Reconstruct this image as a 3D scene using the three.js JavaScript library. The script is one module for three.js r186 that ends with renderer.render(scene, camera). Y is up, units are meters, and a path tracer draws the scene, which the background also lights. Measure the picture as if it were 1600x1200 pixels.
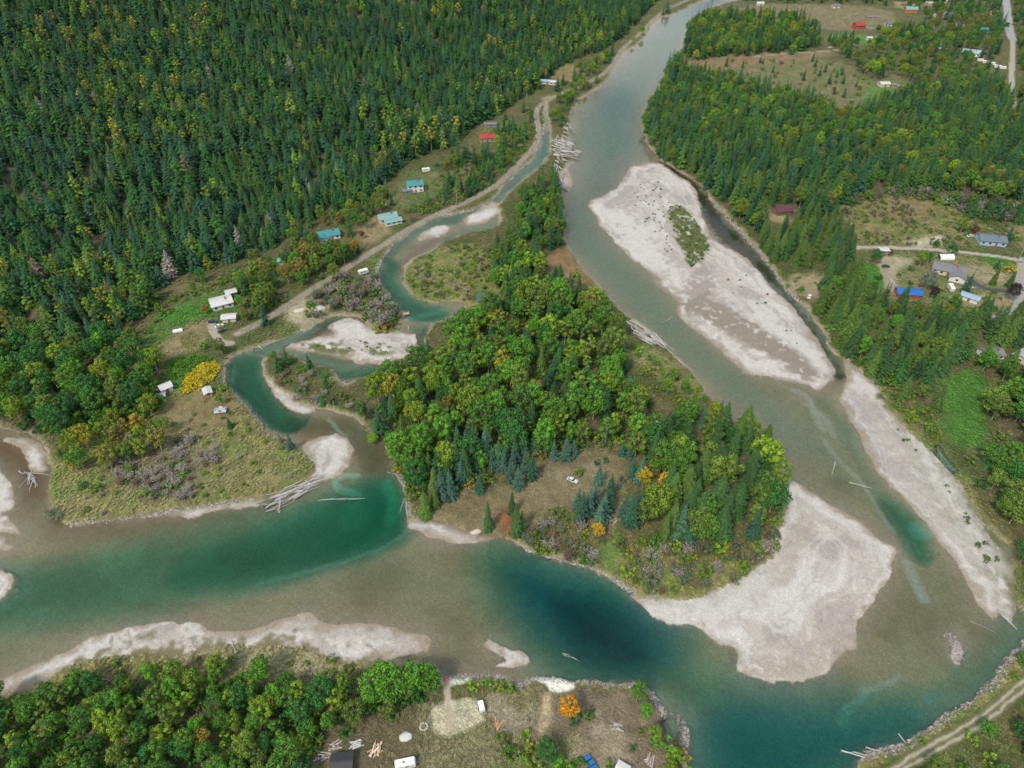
import * as THREE from 'three';
import { mergeGeometries } from 'three/addons/utils/BufferGeometryUtils.js';

// ---------- camera, sky, sun, exposure ----------
const scene = new THREE.Scene();
const EYE = 220, TILT = 40 * Math.PI / 180;
const camera = new THREE.PerspectiveCamera(57.0, 4 / 3, 1, 9000);
camera.position.set(0, EYE, 0);
camera.rotation.x = -TILT;
scene.add(camera);
const renderer = new THREE.WebGLRenderer({ antialias: true });
renderer.setSize(1024, 768);
renderer.toneMapping = THREE.LinearToneMapping;
renderer.toneMappingExposure = 2.22;
renderer.shadowMap.enabled = true;
renderer.shadowMap.type = THREE.PCFSoftShadowMap;

const sun = new THREE.DirectionalLight(0xfff3e2, 1.5);
sun.position.set(-420, 900, 160);
sun.target.position.set(0, 0, -450);
sun.castShadow = true;
sun.shadow.radius = 20;
sun.shadow.mapSize.set(4096, 4096);
Object.assign(sun.shadow.camera, { left: -900, right: 900, top: 900, bottom: -900, near: 10, far: 2600 });
scene.add(sun, sun.target);

// ---------- seeded noise ----------
function rngOf(seed) { let s = seed >>> 0; return () => { s = (s + 0x6D2B79F5) >>> 0; let t = s; t = Math.imul(t ^ (t >>> 15), t | 1); t ^= t + Math.imul(t ^ (t >>> 7), t | 61); return ((t ^ (t >>> 14)) >>> 0) / 4294967296; }; }
function hash2(i, j) { let h = Math.imul(i, 374761393) + Math.imul(j, 668265263) | 0; h = Math.imul(h ^ (h >>> 13), 1274126177); return ((h ^ (h >>> 16)) >>> 0) / 4294967296; }
function vnoise(x, y) {
  const i = Math.floor(x), j = Math.floor(y); let u = x - i, v = y - j;
  u = u * u * (3 - 2 * u); v = v * v * (3 - 2 * v);
  const a = hash2(i, j), b = hash2(i + 1, j), c = hash2(i, j + 1), d = hash2(i + 1, j + 1);
  return a + (b - a) * u + (c - a) * v + (a - b - c + d) * u * v;
}
function fbm(x, y, n) { let s = 0, a = 0.5, t = 0; for (let k = 0; k < n; k++) { s += a * vnoise(x, y); t += a; a *= 0.5; const q = x * 2.03 + 17.3; y = y * 2.03 - 9.1; x = q; } return s / t; }
const smooth = (a, b, x) => { let t = (x - a) / (b - a); t = t < 0 ? 0 : t > 1 ? 1 : t; return t * t * (3 - 2 * t); };
const mix = (a, b, t) => a + (b - a) * t;

// overcast sky with blue-grey breaks, the same kind of cloud all round
function hash3(i, j, k) { return hash2(i + k * 131, j - k * 57); }
function vnoise3(x, y, z) {
  const k = Math.floor(z); let w = z - k; w = w * w * (3 - 2 * w);
  return mix(vnoise(x + k * 37.2, y - k * 21.7), vnoise(x + (k + 1) * 37.2, y - (k + 1) * 21.7), w);
}
function fbm3(x, y, z, n) { let s = 0, a = 0.5, t = 0; for (let k = 0; k < n; k++) { s += a * vnoise3(x, y, z); t += a; a *= 0.5; x *= 2.1; y *= 2.1; z *= 2.1; } return s / t; }
{
  const W = 1024, Hh = 512, data = new Float32Array(W * Hh * 4);
  for (let j = 0; j < Hh; j++) for (let i = 0; i < W; i++) {
    const el = ((j + 0.5) / Hh - 0.5) * Math.PI, az = (i + 0.5) / W * 2 * Math.PI, o = (j * W + i) * 4;
    const y = Math.sin(el), c = Math.cos(el), x = Math.cos(az) * c, z = Math.sin(az) * c;
    const q = 1 / (Math.max(y, 0) + 0.22);
    const n = fbm3(x * q * 3.1 + 5, z * q * 3.1 - 3, 2.7, 6);
    const cover = smooth(0.38, 0.56, n), thick = 0.86 + 0.5 * (fbm3(x * q * 2.3 + 40, z * q * 2.3, 7.1, 4) - 0.5);
    const g = [0.20, 0.34, 0.58], w = [0.97 * thick, 1.01 * thick, 1.06 * thick], far = smooth(0.3, 0.02, y);
    for (let k = 0; k < 3; k++) {
      let v = mix(g[k], w[k], cover);
      v = mix(v, [0.80, 0.90, 1.03][k], far);
      v *= 0.50; if (y < 0) v *= 0.25;
      data[o + k] = v;
    }
    data[o + 3] = 1;
  }
  const tex = new THREE.DataTexture(data, W, Hh, THREE.RGBAFormat, THREE.FloatType);
  tex.mapping = THREE.EquirectangularReflectionMapping; tex.magFilter = THREE.LinearFilter; tex.minFilter = THREE.LinearFilter; tex.needsUpdate = true;
  scene.background = tex; scene.environment = tex;
}

// ---------- the survey: outlines in metres (x east, z south), water level y = 0 ----------
function chaikin(p, closed) {
  const o = []; const n = p.length;
  if (!closed) o.push(p[0]);
  for (let i = 0; i < (closed ? n : n - 1); i++) { const a = p[i], b = p[(i + 1) % n]; o.push([a[0] * .75 + b[0] * .25, a[1] * .75 + b[1] * .25], [a[0] * .25 + b[0] * .75, a[1] * .25 + b[1] * .75]); }
  if (!closed) o.push(p[n - 1]);
  return o;
}
function poly(p, round = 1) {
  for (let k = 0; k < round; k++) p = chaikin(p, true);
  const n = p.length, X = new Float64Array(n), Z = new Float64Array(n);
  let x0 = 1e9, x1 = -1e9, z0 = 1e9, z1 = -1e9;
  p.forEach(([x, z], i) => { X[i] = x; Z[i] = z; x0 = Math.min(x0, x); x1 = Math.max(x1, x); z0 = Math.min(z0, z); z1 = Math.max(z1, z); });
  return { n, X, Z, x0, x1, z0, z1 };
}
// signed distance, positive inside; -far where further than far from the box
function sd(P, x, z, far = 60) {
  if (x < P.x0 - far || x > P.x1 + far || z < P.z0 - far || z > P.z1 + far) return -far;
  let best = 1e18, inside = false; const { n, X, Z } = P;
  for (let i = 0, j = n - 1; i < n; j = i++) {
    const ax = X[j], az = Z[j], bx = X[i], bz = Z[i], ex = bx - ax, ez = bz - az, px = x - ax, pz = z - az;
    if ((az > z) !== (bz > z) && x < ex * (z - az) / ez + ax) inside = !inside;
    let t = (px * ex + pz * ez) / (ex * ex + ez * ez + 1e-12); t = t < 0 ? 0 : t > 1 ? 1 : t;
    const dx = px - ex * t, dz = pz - ez * t, d = dx * dx + dz * dz; if (d < best) best = d;
  }
  const d = Math.sqrt(best); return inside ? d : -Math.min(d, far);
}
function line(p, round = 1) { for (let k = 0; k < round; k++) p = chaikin(p, false); let x0 = 1e9, x1 = -1e9, z0 = 1e9, z1 = -1e9; for (const [x, z] of p) { x0 = Math.min(x0, x); x1 = Math.max(x1, x); z0 = Math.min(z0, z); z1 = Math.max(z1, z); } return { p, x0, x1, z0, z1 }; }
function ld(L, x, z, far = 20) {
  if (x < L.x0 - far || x > L.x1 + far || z < L.z0 - far || z > L.z1 + far) return far;
  let best = far * far; const p = L.p;
  for (let i = 1; i < p.length; i++) {
    const ax = p[i - 1][0], az = p[i - 1][1], ex = p[i][0] - ax, ez = p[i][1] - az, px = x - ax, pz = z - az;
    let t = (px * ex + pz * ez) / (ex * ex + ez * ez + 1e-12); t = t < 0 ? 0 : t > 1 ? 1 : t;
    const dx = px - ex * t, dz = pz - ez * t, d = dx * dx + dz * dz; if (d < best) best = d;
  }
  return Math.sqrt(best);
}

// banks with soil and plants
const LAND = [
  [[429.4,-1256.1],[303.1,-1140.7],[263,-1080],[240.4,-1049.8],[217.2,-1007.2],[181.2,-977.1],[162,-918.2],[153.7,-886.8],[137.2,-852],[120.3,-824.2],[110.4,-786.3],[99.9,-757.6],[95.8,-730.5],[83.4,-706.8],[73.6,-693.6],[61,-670],[42.1,-682.6],[29.3,-679],[28.3,-664.8],[28.6,-639.4],[28.6,-607.9],[25.4,-578.6],[22.2,-560.8],[17.5,-538.6],[7.3,-517.8],[0,-499.2],[-4.6,-484.8],[-13.9,-462.9],[-24.2,-450],[-32.1,-442.3],[-47.1,-438.5],[-51.2,-436.6],[-60.2,-423],[-69.6,-406.5],[-75.1,-398.2],[-78,-386.9],[-81,-374.5],[-79.6,-362.7],[-75.6,-347.9],[-71.5,-339.2],[-64.5,-330.1],[-58.1,-323.8],[-59.1,-317],[-56.7,-305.7],[-63.8,-302.8],[-72.2,-304.5],[-76.5,-310.4],[-85.7,-320],[-94.4,-321.9],[-99.7,-320],[-104.3,-312.2],[-108.6,-306.9],[-113.8,-305.7],[-117.5,-301.1],[-123.4,-296.6],[-127,-293.8],[-132.5,-291.1],[-135.9,-286.7],[-141.1,-283.5],[-142.2,-276.7],[-141.5,-270.2],[-137.5,-261.3],[-130.3,-253.8],[-124.6,-247.8],[-120.6,-242.9],[-115.7,-236],[-109.4,-229.7],[-103.8,-226],[-99.6,-224.8],[-93.8,-219.6],[-89.3,-215.7],[-83.3,-208.4],[-82.3,-202.6],[-87.2,-196.9],[-91.7,-192.7],[-99.5,-190.3],[-110.6,-189.3],[-123.4,-186.6],[-136.2,-184.3],[-145.3,-181.4],[-161.1,-178.8],[-168.3,-176.9],[-173.7,-177.2],[-179,-179.8],[-186.1,-186.9],[-191.8,-194.1],[-193,-200.8],[-195.1,-206.6],[-199.8,-211.5],[-205.3,-219.6],[-210.4,-225.2],[-217.1,-227.6],[-224.8,-230.9],[-231.5,-233],[-264.1,-239],[-355.8,-243.4],[-3000,-180],[-3000,-5500],[1500,-5500]],
  [[30.1,-668.3],[42.1,-682.6],[61,-670],[54.7,-646],[51.1,-624.9],[51.7,-600.4],[44.4,-578.6],[51.9,-564.8],[52.5,-551.5],[48.2,-532.4],[41.2,-522.6],[36.7,-502.6],[33.3,-474.2],[35.5,-463.9],[36.2,-445.1],[34.6,-402.3],[38.2,-383],[41.4,-368.6],[46.7,-359.1],[51.5,-345.9],[55.5,-339.2],[59.4,-328.8],[64.3,-317],[71.5,-309.2],[77.6,-300],[81.1,-289.4],[84.4,-278.3],[90.1,-268.7],[92.3,-259.4],[95.5,-251.5],[97.6,-246],[101.7,-234.7],[107.4,-223.2],[110.9,-219.6],[112.7,-205.5],[111.5,-195.8],[110.1,-184.3],[104.5,-174.7],[100.7,-168.3],[99.2,-160.3],[94.1,-158.3],[87.7,-153],[81.2,-149.5],[73.6,-146.6],[65.2,-143.1],[55.9,-142.1],[49,-144.5],[42.4,-146.6],[38.7,-150.3],[33.9,-153],[28.1,-156.1],[22.6,-158.1],[16.2,-159.8],[9.8,-162.1],[2.9,-165.9],[-1,-168.3],[-5.6,-169.5],[-13.6,-172.2],[-19.7,-174.7],[-29.5,-179.1],[-40.1,-179.8],[-40.9,-175.6],[-41.6,-181.7],[-42.3,-190.3],[-45.3,-197.9],[-49.5,-203.7],[-51,-211.5],[-52.5,-216.4],[-57.6,-220.8],[-63.4,-226],[-67.6,-232.6],[-73.4,-239.4],[-84.3,-242.5],[-92.1,-244.3],[-98.9,-247.8],[-108.8,-255.2],[-117.6,-264.2],[-123,-271.7],[-126,-283],[-118.2,-286.7],[-110.5,-284.6],[-101.7,-278.3],[-89.8,-275.2],[-83.5,-263.3],[-78.6,-260.4],[-76.3,-266.7],[-68.4,-268.2],[-62.3,-272.2],[-48.2,-276.2],[-46.4,-286.7],[-44.5,-298.3],[-45.4,-312.2],[-35.8,-317],[-29.9,-322.5],[-24.2,-329.4],[-29.5,-335.2],[-42,-333.3],[-51.4,-333.9],[-54.8,-339.2],[-62.7,-347.9],[-65.6,-359.1],[-65.2,-368.6],[-61.3,-379.1],[-57.7,-385.3],[-47.7,-393.3],[-45.4,-400.6],[-37.2,-411.6],[-26.2,-415.9],[-13,-420.3],[-7.7,-431.1],[-9.7,-450],[-6.8,-464.9],[0,-478.4],[9.5,-499.2],[19.5,-517.8],[28.6,-538.6],[31.5,-560.8],[31.9,-582.9],[31.6,-615.5],[30.6,-647.7]],
  [[436.5,-1184.6],[306.8,-1080],[262.1,-1035.3],[225.9,-983.6],[212.7,-927.1],[201.2,-886.8],[186.6,-839.1],[172.8,-793.2],[159,-775.1],[146.8,-724.5],[140.6,-693.6],[125.6,-670],[114.6,-637.8],[111,-612.4],[111.5,-593],[110.3,-566.2],[112.2,-551.5],[115.2,-534.9],[121.8,-521.4],[126.5,-509.5],[133.4,-500.3],[137.8,-484.8],[139.3,-468],[140.7,-457.8],[145.1,-440.4],[148,-420.3],[150.7,-404.8],[154.8,-386.9],[156.5,-357],[159.3,-342.5],[161.8,-332],[163.6,-320],[165.4,-305.7],[164.1,-293.8],[164.4,-285.1],[169.1,-283],[171.1,-270.2],[175.2,-259.9],[174.6,-232.6],[179.1,-222],[183.8,-212.6],[185.3,-203.7],[185.5,-195.1],[184.3,-185],[185.9,-175.6],[186.3,-169.2],[189.4,-166.8],[187.8,-160.3],[181.9,-150.8],[179.1,-143.9],[177.2,-138.3],[186.9,-136.5],[245.1,-137],[3000,-60],[3000,-5500],[2200,-5500]],
  [[-242.8,-107.6],[-174.3,-108],[-162.8,-109.2],[-153.1,-111.3],[-146.4,-117.8],[-139,-121.4],[-128.8,-123.9],[-115.9,-121.4],[-108.3,-123.9],[-92.3,-127.6],[-88.3,-126.2],[-70.8,-125],[-55.3,-121.4],[-45.9,-119.6],[-41.5,-119.6],[-27.5,-120.2],[-23.6,-114.7],[-16.6,-114.5],[-2.1,-114.7],[-0.2,-112.6],[0.8,-110.7],[1.8,-111.3],[5.8,-114.5],[10.2,-114.7],[20,-113.7],[26.6,-113.4],[33.2,-112.8],[38.1,-112.8],[42.5,-111.7],[45.6,-107.8],[49.1,-102.3],[52.5,-101.3],[53.9,-97.4],[53,-91.4],[51.3,-84.8],[46,-52.4],[60,40],[-600,40],[-600,-60]],
  [[244.1,-135.8],[173.3,-128.1],[169.8,-125.3],[162.2,-118.7],[154.1,-112.8],[147.5,-109.4],[139.2,-104.5],[130.8,-100.3],[124.3,-97.6],[118.8,-94.2],[111.8,-92.1],[105.1,-90.7],[100.8,-87.4],[96.7,-83.9],[90.3,-76.3],[80.4,-52.4],[80,40],[700,40]],
].map(p => poly(p));
// gravel bars, name order = drawing order
const BARS = [
  ['gravel_bar', [[-33,-433.3],[-27.4,-442.7],[-16.5,-458.3],[-11.6,-461.3],[-6.6,-450.4],[-13.3,-433.3],[-23.3,-426],[-31.3,-426]]],
  ['gravel_bar', [[-60.7,-402.7],[-59.1,-412],[-53.5,-423.3],[-43.7,-426.9],[-39.9,-420.7],[-45.1,-412],[-53.3,-406.8]]],
  ['gravel_bar', [[-65.6,-359.5],[-65.5,-371.1],[-61.6,-381.8],[-58.4,-384.9],[-54.9,-381],[-58.4,-369.6],[-59.1,-358],[-55,-344.9],[-50.4,-334.9],[-54.2,-336.9],[-61.9,-346.9]]],
  ['gravel_bar', [[-119.6,-291.9],[-104,-300.8],[-96,-301.4],[-94,-304.8],[-98.4,-310.1],[-96.8,-316.1],[-90.2,-319.7],[-85,-316.1],[-77.4,-309.5],[-67.8,-304.2],[-52.2,-304.8],[-49.2,-301.4],[-48.7,-289.7],[-52.6,-283.8],[-59.1,-281.2],[-64.4,-275.5],[-71.6,-278.5],[-77.4,-277],[-82.8,-283.8],[-94.5,-285.4],[-108.1,-288.1]]],
  ['gravel_bar', [[-120.8,-266.9],[-114.4,-255.4],[-106.7,-246.7],[-99,-241.8],[-92.5,-240.5],[-89.5,-243.2],[-99.2,-249],[-109.3,-257.3],[-117.1,-266.9]]],
  ['gravel_bar', [[-92.8,-221],[-84.8,-225.8],[-79,-227],[-73.3,-225.4],[-70.1,-219.8],[-69.3,-210.5],[-70.6,-205.7],[-74.4,-202.8],[-77.9,-198.8],[-81.5,-197.4],[-86.1,-203.5],[-88.7,-212.8]]],
  ['gravel_bar', [[-225.7,-225],[-218.8,-225.4],[-209.4,-222.6],[-203.6,-216.6],[-199.2,-210.1],[-195.4,-205.3],[-198.7,-202.8],[-203.5,-204.2],[-208.3,-210.9],[-213.3,-216.6],[-220,-219.8]]],
  ['gravel_bar', [[-262.7,-218.6],[-219.1,-210.5],[-211.3,-198.8],[-206.1,-197],[-199.7,-187.1],[-200.2,-183.8],[-203.9,-183.2],[-199.3,-179.9],[-194.2,-174.2],[-190.2,-170.8],[-195,-172.1],[-203.4,-173.3],[-216.7,-179],[-239.4,-182.8]]],
  ['gravel_bar', [[-218.3,-173.3],[-197.3,-171.2],[-191.8,-168.4],[-186.7,-165.7],[-194.6,-166.3],[-214.6,-167.2]]],
  ['gravel_bar', [[-218.8,-158.5],[-188.8,-155.9],[-183.8,-153.7],[-179.8,-151],[-179,-146.2],[-181.4,-142.5],[-205.2,-137.2]]],
  ['gravel_bar', [[33,-570.8],[44.6,-582],[52.7,-561.3],[48.1,-530.4],[41.9,-518.3],[44.1,-499.7],[43,-483.1],[38.9,-484.2],[33.9,-475.7],[30.7,-486.4],[33.8,-532.9]]],
  ['gravel_bar', [[113,-530.4],[94.7,-523.1],[87,-512.3],[80.3,-488.6],[65.9,-471.5],[52.9,-457.3],[55.7,-438],[60.4,-416.3],[67.2,-396.1],[73.5,-379.5],[80.2,-368.9],[84.8,-351.7],[85.7,-346.2],[94.6,-334.2],[90.1,-325.3],[91.5,-317.3],[96.2,-309.5],[100.4,-303.1],[102.5,-295.7],[108.5,-287],[112.6,-275.5],[117.4,-266.9],[123.5,-269.9],[128,-266],[141.5,-262.1],[146.7,-256.4],[154.4,-263.5],[158.7,-267.9],[160.7,-275.5],[161.2,-285.4],[160.1,-295.7],[158,-307.7],[157.1,-320.3],[155.1,-332.3],[152.3,-344.9],[149.3,-359.5],[146.8,-372.6],[141.9,-385.7],[131,-398.5],[128.6,-412],[128.5,-433.3],[130.1,-458.3],[133.3,-481],[127.3,-500.8],[119.7,-514.7]]],
  ['gravel_bar', [[168.7,-284.3],[163.4,-266.9],[159,-259.2],[153.7,-249.4],[154.4,-244.5],[153.6,-225.8],[154.1,-211.6],[153.4,-205.7],[155.5,-197],[158.2,-191.5],[161.4,-184.5],[163.4,-174.2],[163,-167.5],[165.1,-163.7],[165.9,-157.4],[165.8,-151.8],[164.4,-145.4],[163.5,-139.9],[164.7,-135.2],[166.9,-135.2],[170.2,-137.2],[170.6,-132.2],[175.9,-136.7],[184.8,-152.9],[190.2,-167.2],[185.9,-182.8],[188.3,-203.5],[180.6,-222.6],[176.3,-239.2],[176.5,-260.6],[171.2,-272.9]]],
  ['gravel_bar', [[110.9,-220.6],[113.7,-210.5],[115.7,-202.8],[121.6,-194.3],[126,-188.8],[129.9,-184.5],[134.4,-181.9],[137.6,-175.8],[140.6,-169.9],[143.5,-167.5],[146.1,-165.4],[144.7,-162.8],[139.8,-156.8],[136.4,-151.8],[130.5,-144.6],[124.3,-137.9],[118,-132.5],[114.8,-124.9],[110,-121.3],[103.1,-115.9],[94.9,-113.1],[86.5,-112.5],[78.6,-114],[73.7,-116.6],[72.2,-119],[75,-121.9],[74,-124.9],[70.3,-125.6],[67.3,-127.5],[61.7,-132],[56.2,-133.2],[50.1,-136.4],[45.4,-141.2],[42.6,-145.9],[54.8,-144.8],[74.2,-150.2],[93.5,-161.4],[99.6,-170.2],[108.4,-186.1],[111.6,-203.5]]],
  ['gravel_bar', [[-41.6,-174.9],[-40.2,-179.9],[-29.6,-179.9],[-19.7,-175.5],[-12.4,-172.7],[-2.5,-169],[-13.4,-166.9],[-22,-167.8],[-32,-170.5]]],
  ['gravel_bar', [[-9.1,-126.3],[-6.7,-127.7],[-2.1,-124.9],[2.1,-123.8],[4.9,-121.9],[6.3,-119.5],[4.2,-117.7],[0.8,-116.1],[-4.2,-117.2],[-6.1,-118.3],[-2.1,-119.7],[-3.8,-122.4],[-7.9,-124.4]]],
  ['gravel_bar', [[149.9,-130.3],[150.3,-127.5],[149.8,-121.9],[147.6,-118.3],[145.6,-119],[146.5,-124.4]]],
  ['gravel_bar', [[-238,-101.6],[-175.7,-110.2],[-165.7,-114.2],[-161.7,-117.2],[-152.4,-120.8],[-145.2,-124.9],[-145.3,-127.5],[-139.8,-130.6],[-129.6,-134],[-118.3,-135.7],[-116.6,-134],[-108.7,-133.5],[-100.2,-130.3],[-87.8,-132.2],[-82,-135.2],[-73.8,-137.9],[-71,-138.4],[-65.9,-134.4],[-59.8,-134],[-49.2,-134],[-37.3,-132],[-26.5,-129.4],[-27.2,-124.4],[-33.4,-122.4],[-41.6,-120.4],[-54.6,-118.3],[-85.2,-122.8],[-105.8,-120.6],[-126.9,-120.6],[-145.4,-115.1],[-173,-105.6],[-234.8,-97.7]]],
  ['gravel_bar', [[-99.6,-190.5],[-110.7,-189.5],[-123.6,-186.8],[-136.3,-184.5],[-151.7,-180.2],[-147.4,-179],[-134.4,-181.2],[-126,-179],[-119.7,-182.8],[-107.4,-184.5],[-102.6,-185.5],[-98.6,-186.8]]],
  ['gravel_bar', [[71.8,-311.3],[64.5,-318.5],[60.9,-314.2],[58.3,-304.2],[61.6,-295.7],[69.1,-290.2],[77.7,-282.2],[85,-269.4],[91.9,-257.3],[94.6,-258.7],[88.6,-271.9],[84.1,-282.2],[81,-292.4],[77.5,-301.4]]],
].map(([name, p]) => ({ name, P: poly(p) }));
const PONDS = [[[-22.1,-339.1],[-18.3,-343.8],[-13.5,-343.1],[-11.2,-337.8],[-13.2,-332.6],[-17.9,-332.6]], [[47.5,-100.4],[50.3,-100.6],[51.5,-97.7],[49.9,-95],[47.9,-97.3]], [[55.4,-273.1],[59.7,-264.6],[61.8,-257.9],[58.3,-259.3],[55.4,-265.6]], [[185.9,-221.4],[186.9,-212.9],[189.1,-206.1],[186.6,-205.4],[183.8,-212.1]]].map(p => poly(p));
// pools and runs: outline, depth, softness of the edge in metres
const DEEP = [
  [[[-205.1,-151.6],[-175.3,-157.1],[-157,-163.8],[-132.6,-169.7],[-117.7,-176.5],[-96.6,-182.3],[-84.8,-186.2],[-73.4,-193.7],[-64.1,-200.7],[-52.4,-202.8],[-45.5,-194.7],[-42.3,-182.9],[-42.9,-172.8],[-50.9,-165.2],[-66.5,-158],[-86.1,-151.1],[-113.9,-144.1],[-144.8,-136.7],[-163.2,-133.5],[-174.7,-130.4],[-191.1,-128.7]], 2.0, 11],
  [[[-104.2,-173.4],[-84.3,-183.9],[-68.1,-193],[-53.4,-200.7],[-44.8,-193],[-42.9,-179],[-48.9,-167.9],[-66.8,-159.7],[-86.6,-153],[-108.7,-148.9],[-131.3,-147.6],[-131.9,-161.4]], 4.6, 12],
  [[[-142.1,-278.2],[-135.3,-285.5],[-124.6,-282.3],[-119,-267.1],[-112.8,-255.1],[-102.4,-243.7],[-95.9,-237.2],[-100.4,-229.2],[-108.4,-232.5],[-118.5,-242.8],[-129.7,-255.5],[-137.5,-264.1]], 4.4, 4],
  [[[-114.9,-282.3],[-102.2,-276.1],[-88.6,-272],[-76.3,-274.1],[-63.9,-276.1],[-67.8,-270],[-76.9,-268],[-84.4,-266.1],[-95.2,-273]], 2.6, 4],
  [[[-80.6,-374.3],[-77.8,-388.2],[-71.9,-378.9],[-70.9,-362.5],[-65.8,-348.4],[-56,-336.4],[-44.6,-329.9],[-33.5,-324.2],[-38.3,-318],[-45.7,-314.4],[-52.1,-316.2],[-59.9,-323.6],[-69.2,-335],[-75.4,-348.4]], 3.0, 4],
  [[[-9.6,-162.6],[9.5,-159.1],[28.1,-153.5],[42,-142.8],[52.5,-131.1],[56.7,-122.9],[51.2,-116.6],[37.3,-114],[20.8,-115.8],[12.8,-122.9],[4.4,-131.1],[-2.3,-144.9]], 3.6, 20],
  [[[10.4,-148.9],[30,-148.1],[42.2,-136],[49.2,-124],[38.8,-118],[22.4,-122.9],[15.4,-133.5]], 7.2, 15],
  [[[52.8,-126.4],[72,-112.3],[101,-106.9],[131.9,-108.1],[152.2,-116.2],[172.9,-131.1],[185.3,-133.5],[161.9,-118],[142.3,-106.5],[116.5,-95.5],[102.1,-90.6],[95.9,-76.4],[51.6,-76.4],[56.8,-99.7],[49.8,-108.7],[41.3,-113.6]], 2.0, 16],
  [[[60.8,-107.7],[98.9,-100.7],[128.3,-104.6],[116.6,-95.8],[101,-90.3],[90.5,-76.4],[54.3,-76.4]], 4.2, 18],
  [[[40.3,-475.9],[45.9,-445.7],[61.6,-389],[80.2,-353.3],[90.3,-316.2],[103.6,-282.3],[117.7,-256.5],[126.7,-230.8],[121.4,-222.7],[112.3,-241.5],[100.9,-256.5],[89.6,-277.1],[80.4,-298.7],[65.8,-328.6],[49.3,-362.5],[38.8,-393],[36.5,-427.1]], .62, 9],
  [[[215.1,-1008.5],[259.3,-1062.4],[200.3,-885.3],[166.1,-773.9],[138.3,-702.1],[116.7,-665.7],[103.5,-601.2],[103.1,-558.9],[68.5,-520.9],[53.2,-545.8],[58.3,-616.4],[91.2,-692.7],[127.3,-808.3],[177.5,-928.4]], .7, 18],
  [[[149.4,-192.3],[154.5,-185.5],[156.9,-175.9],[158.5,-160.8],[152.5,-158],[147.4,-169.7],[146,-182.3]], 2.5, 5],
  [[[145.8,-253.7],[148.5,-243.7],[151,-222.7],[151.4,-205.4],[153,-189.6],[148.5,-187.9],[148.1,-211],[144.7,-232.9],[142.5,-248.2]], .9, 5],
  [[[0,-503.3],[17.4,-533.1],[26,-565.6],[30,-601.2],[32.5,-572.5],[27.6,-539.4],[14.5,-511.4],[0,-481.2],[-13.3,-455.5],[-17.7,-453.5]], 1.8, 4],
].map(([p, d, s]) => ({ P: poly(p, 2), d, s }));
const RUNS = [[[[-2.3,-488.8],[-15.6,-457.5],[-36.4,-433.5],[-54.3,-427.1],[-66.3,-413],[-75.5,-394.6],[-78.1,-381.2]], 1.5, 5], [[[-40.9,-405.3],[-25.1,-418.2],[-12.7,-425.3]], .9, 5], [[[-97.2,-316.2],[-105.7,-307.3],[-114.4,-300.9],[-122.5,-293.1],[-130.7,-286.6]], 1.1, 4], [[[-48.6,-309],[-46,-295.9],[-47.2,-285],[-55.9,-276.1],[-63.5,-273.6],[-76.1,-273],[-96.8,-280.8],[-113.9,-285],[-124.4,-287.7]], 1.0, 5], [[[-95.5,-232.9],[-84.2,-234.2],[-73.6,-231.7],[-62.9,-218.7],[-56.8,-205.4]], .7, 6], [[[117,-518.5],[132.2,-484.4],[133.3,-445.7],[141.1,-413.9],[151.8,-369.8],[159.1,-325.4],[162.3,-293.1],[161.2,-269.5]], .8, 4]].map(([p, d, w]) => ({ L: line(p, 2), d, w }));
const HILL = poly([[287.3,-1246.4],[214,-1103.1],[168,-999.4],[141.4,-920],[97.8,-825.2],[53.3,-778],[24.4,-695.7],[8.9,-668.4],[-11.3,-629.6],[-35.1,-595.7],[-50.6,-547.2],[-79.2,-530.7],[-93,-487.6],[-105.5,-451.3],[-128,-432.3],[-142.5,-421.5],[-143.8,-393.5],[-163.2,-377.7],[-179.5,-367.9],[-199.6,-352.1],[-199.7,-326.9],[-199.9,-301.6],[-221.1,-286.1],[-250.9,-269.6],[-282.4,-259.8],[-364.4,-255.1],[-2500,-200],[-2500,-5200],[700,-5200]], 1);
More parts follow.
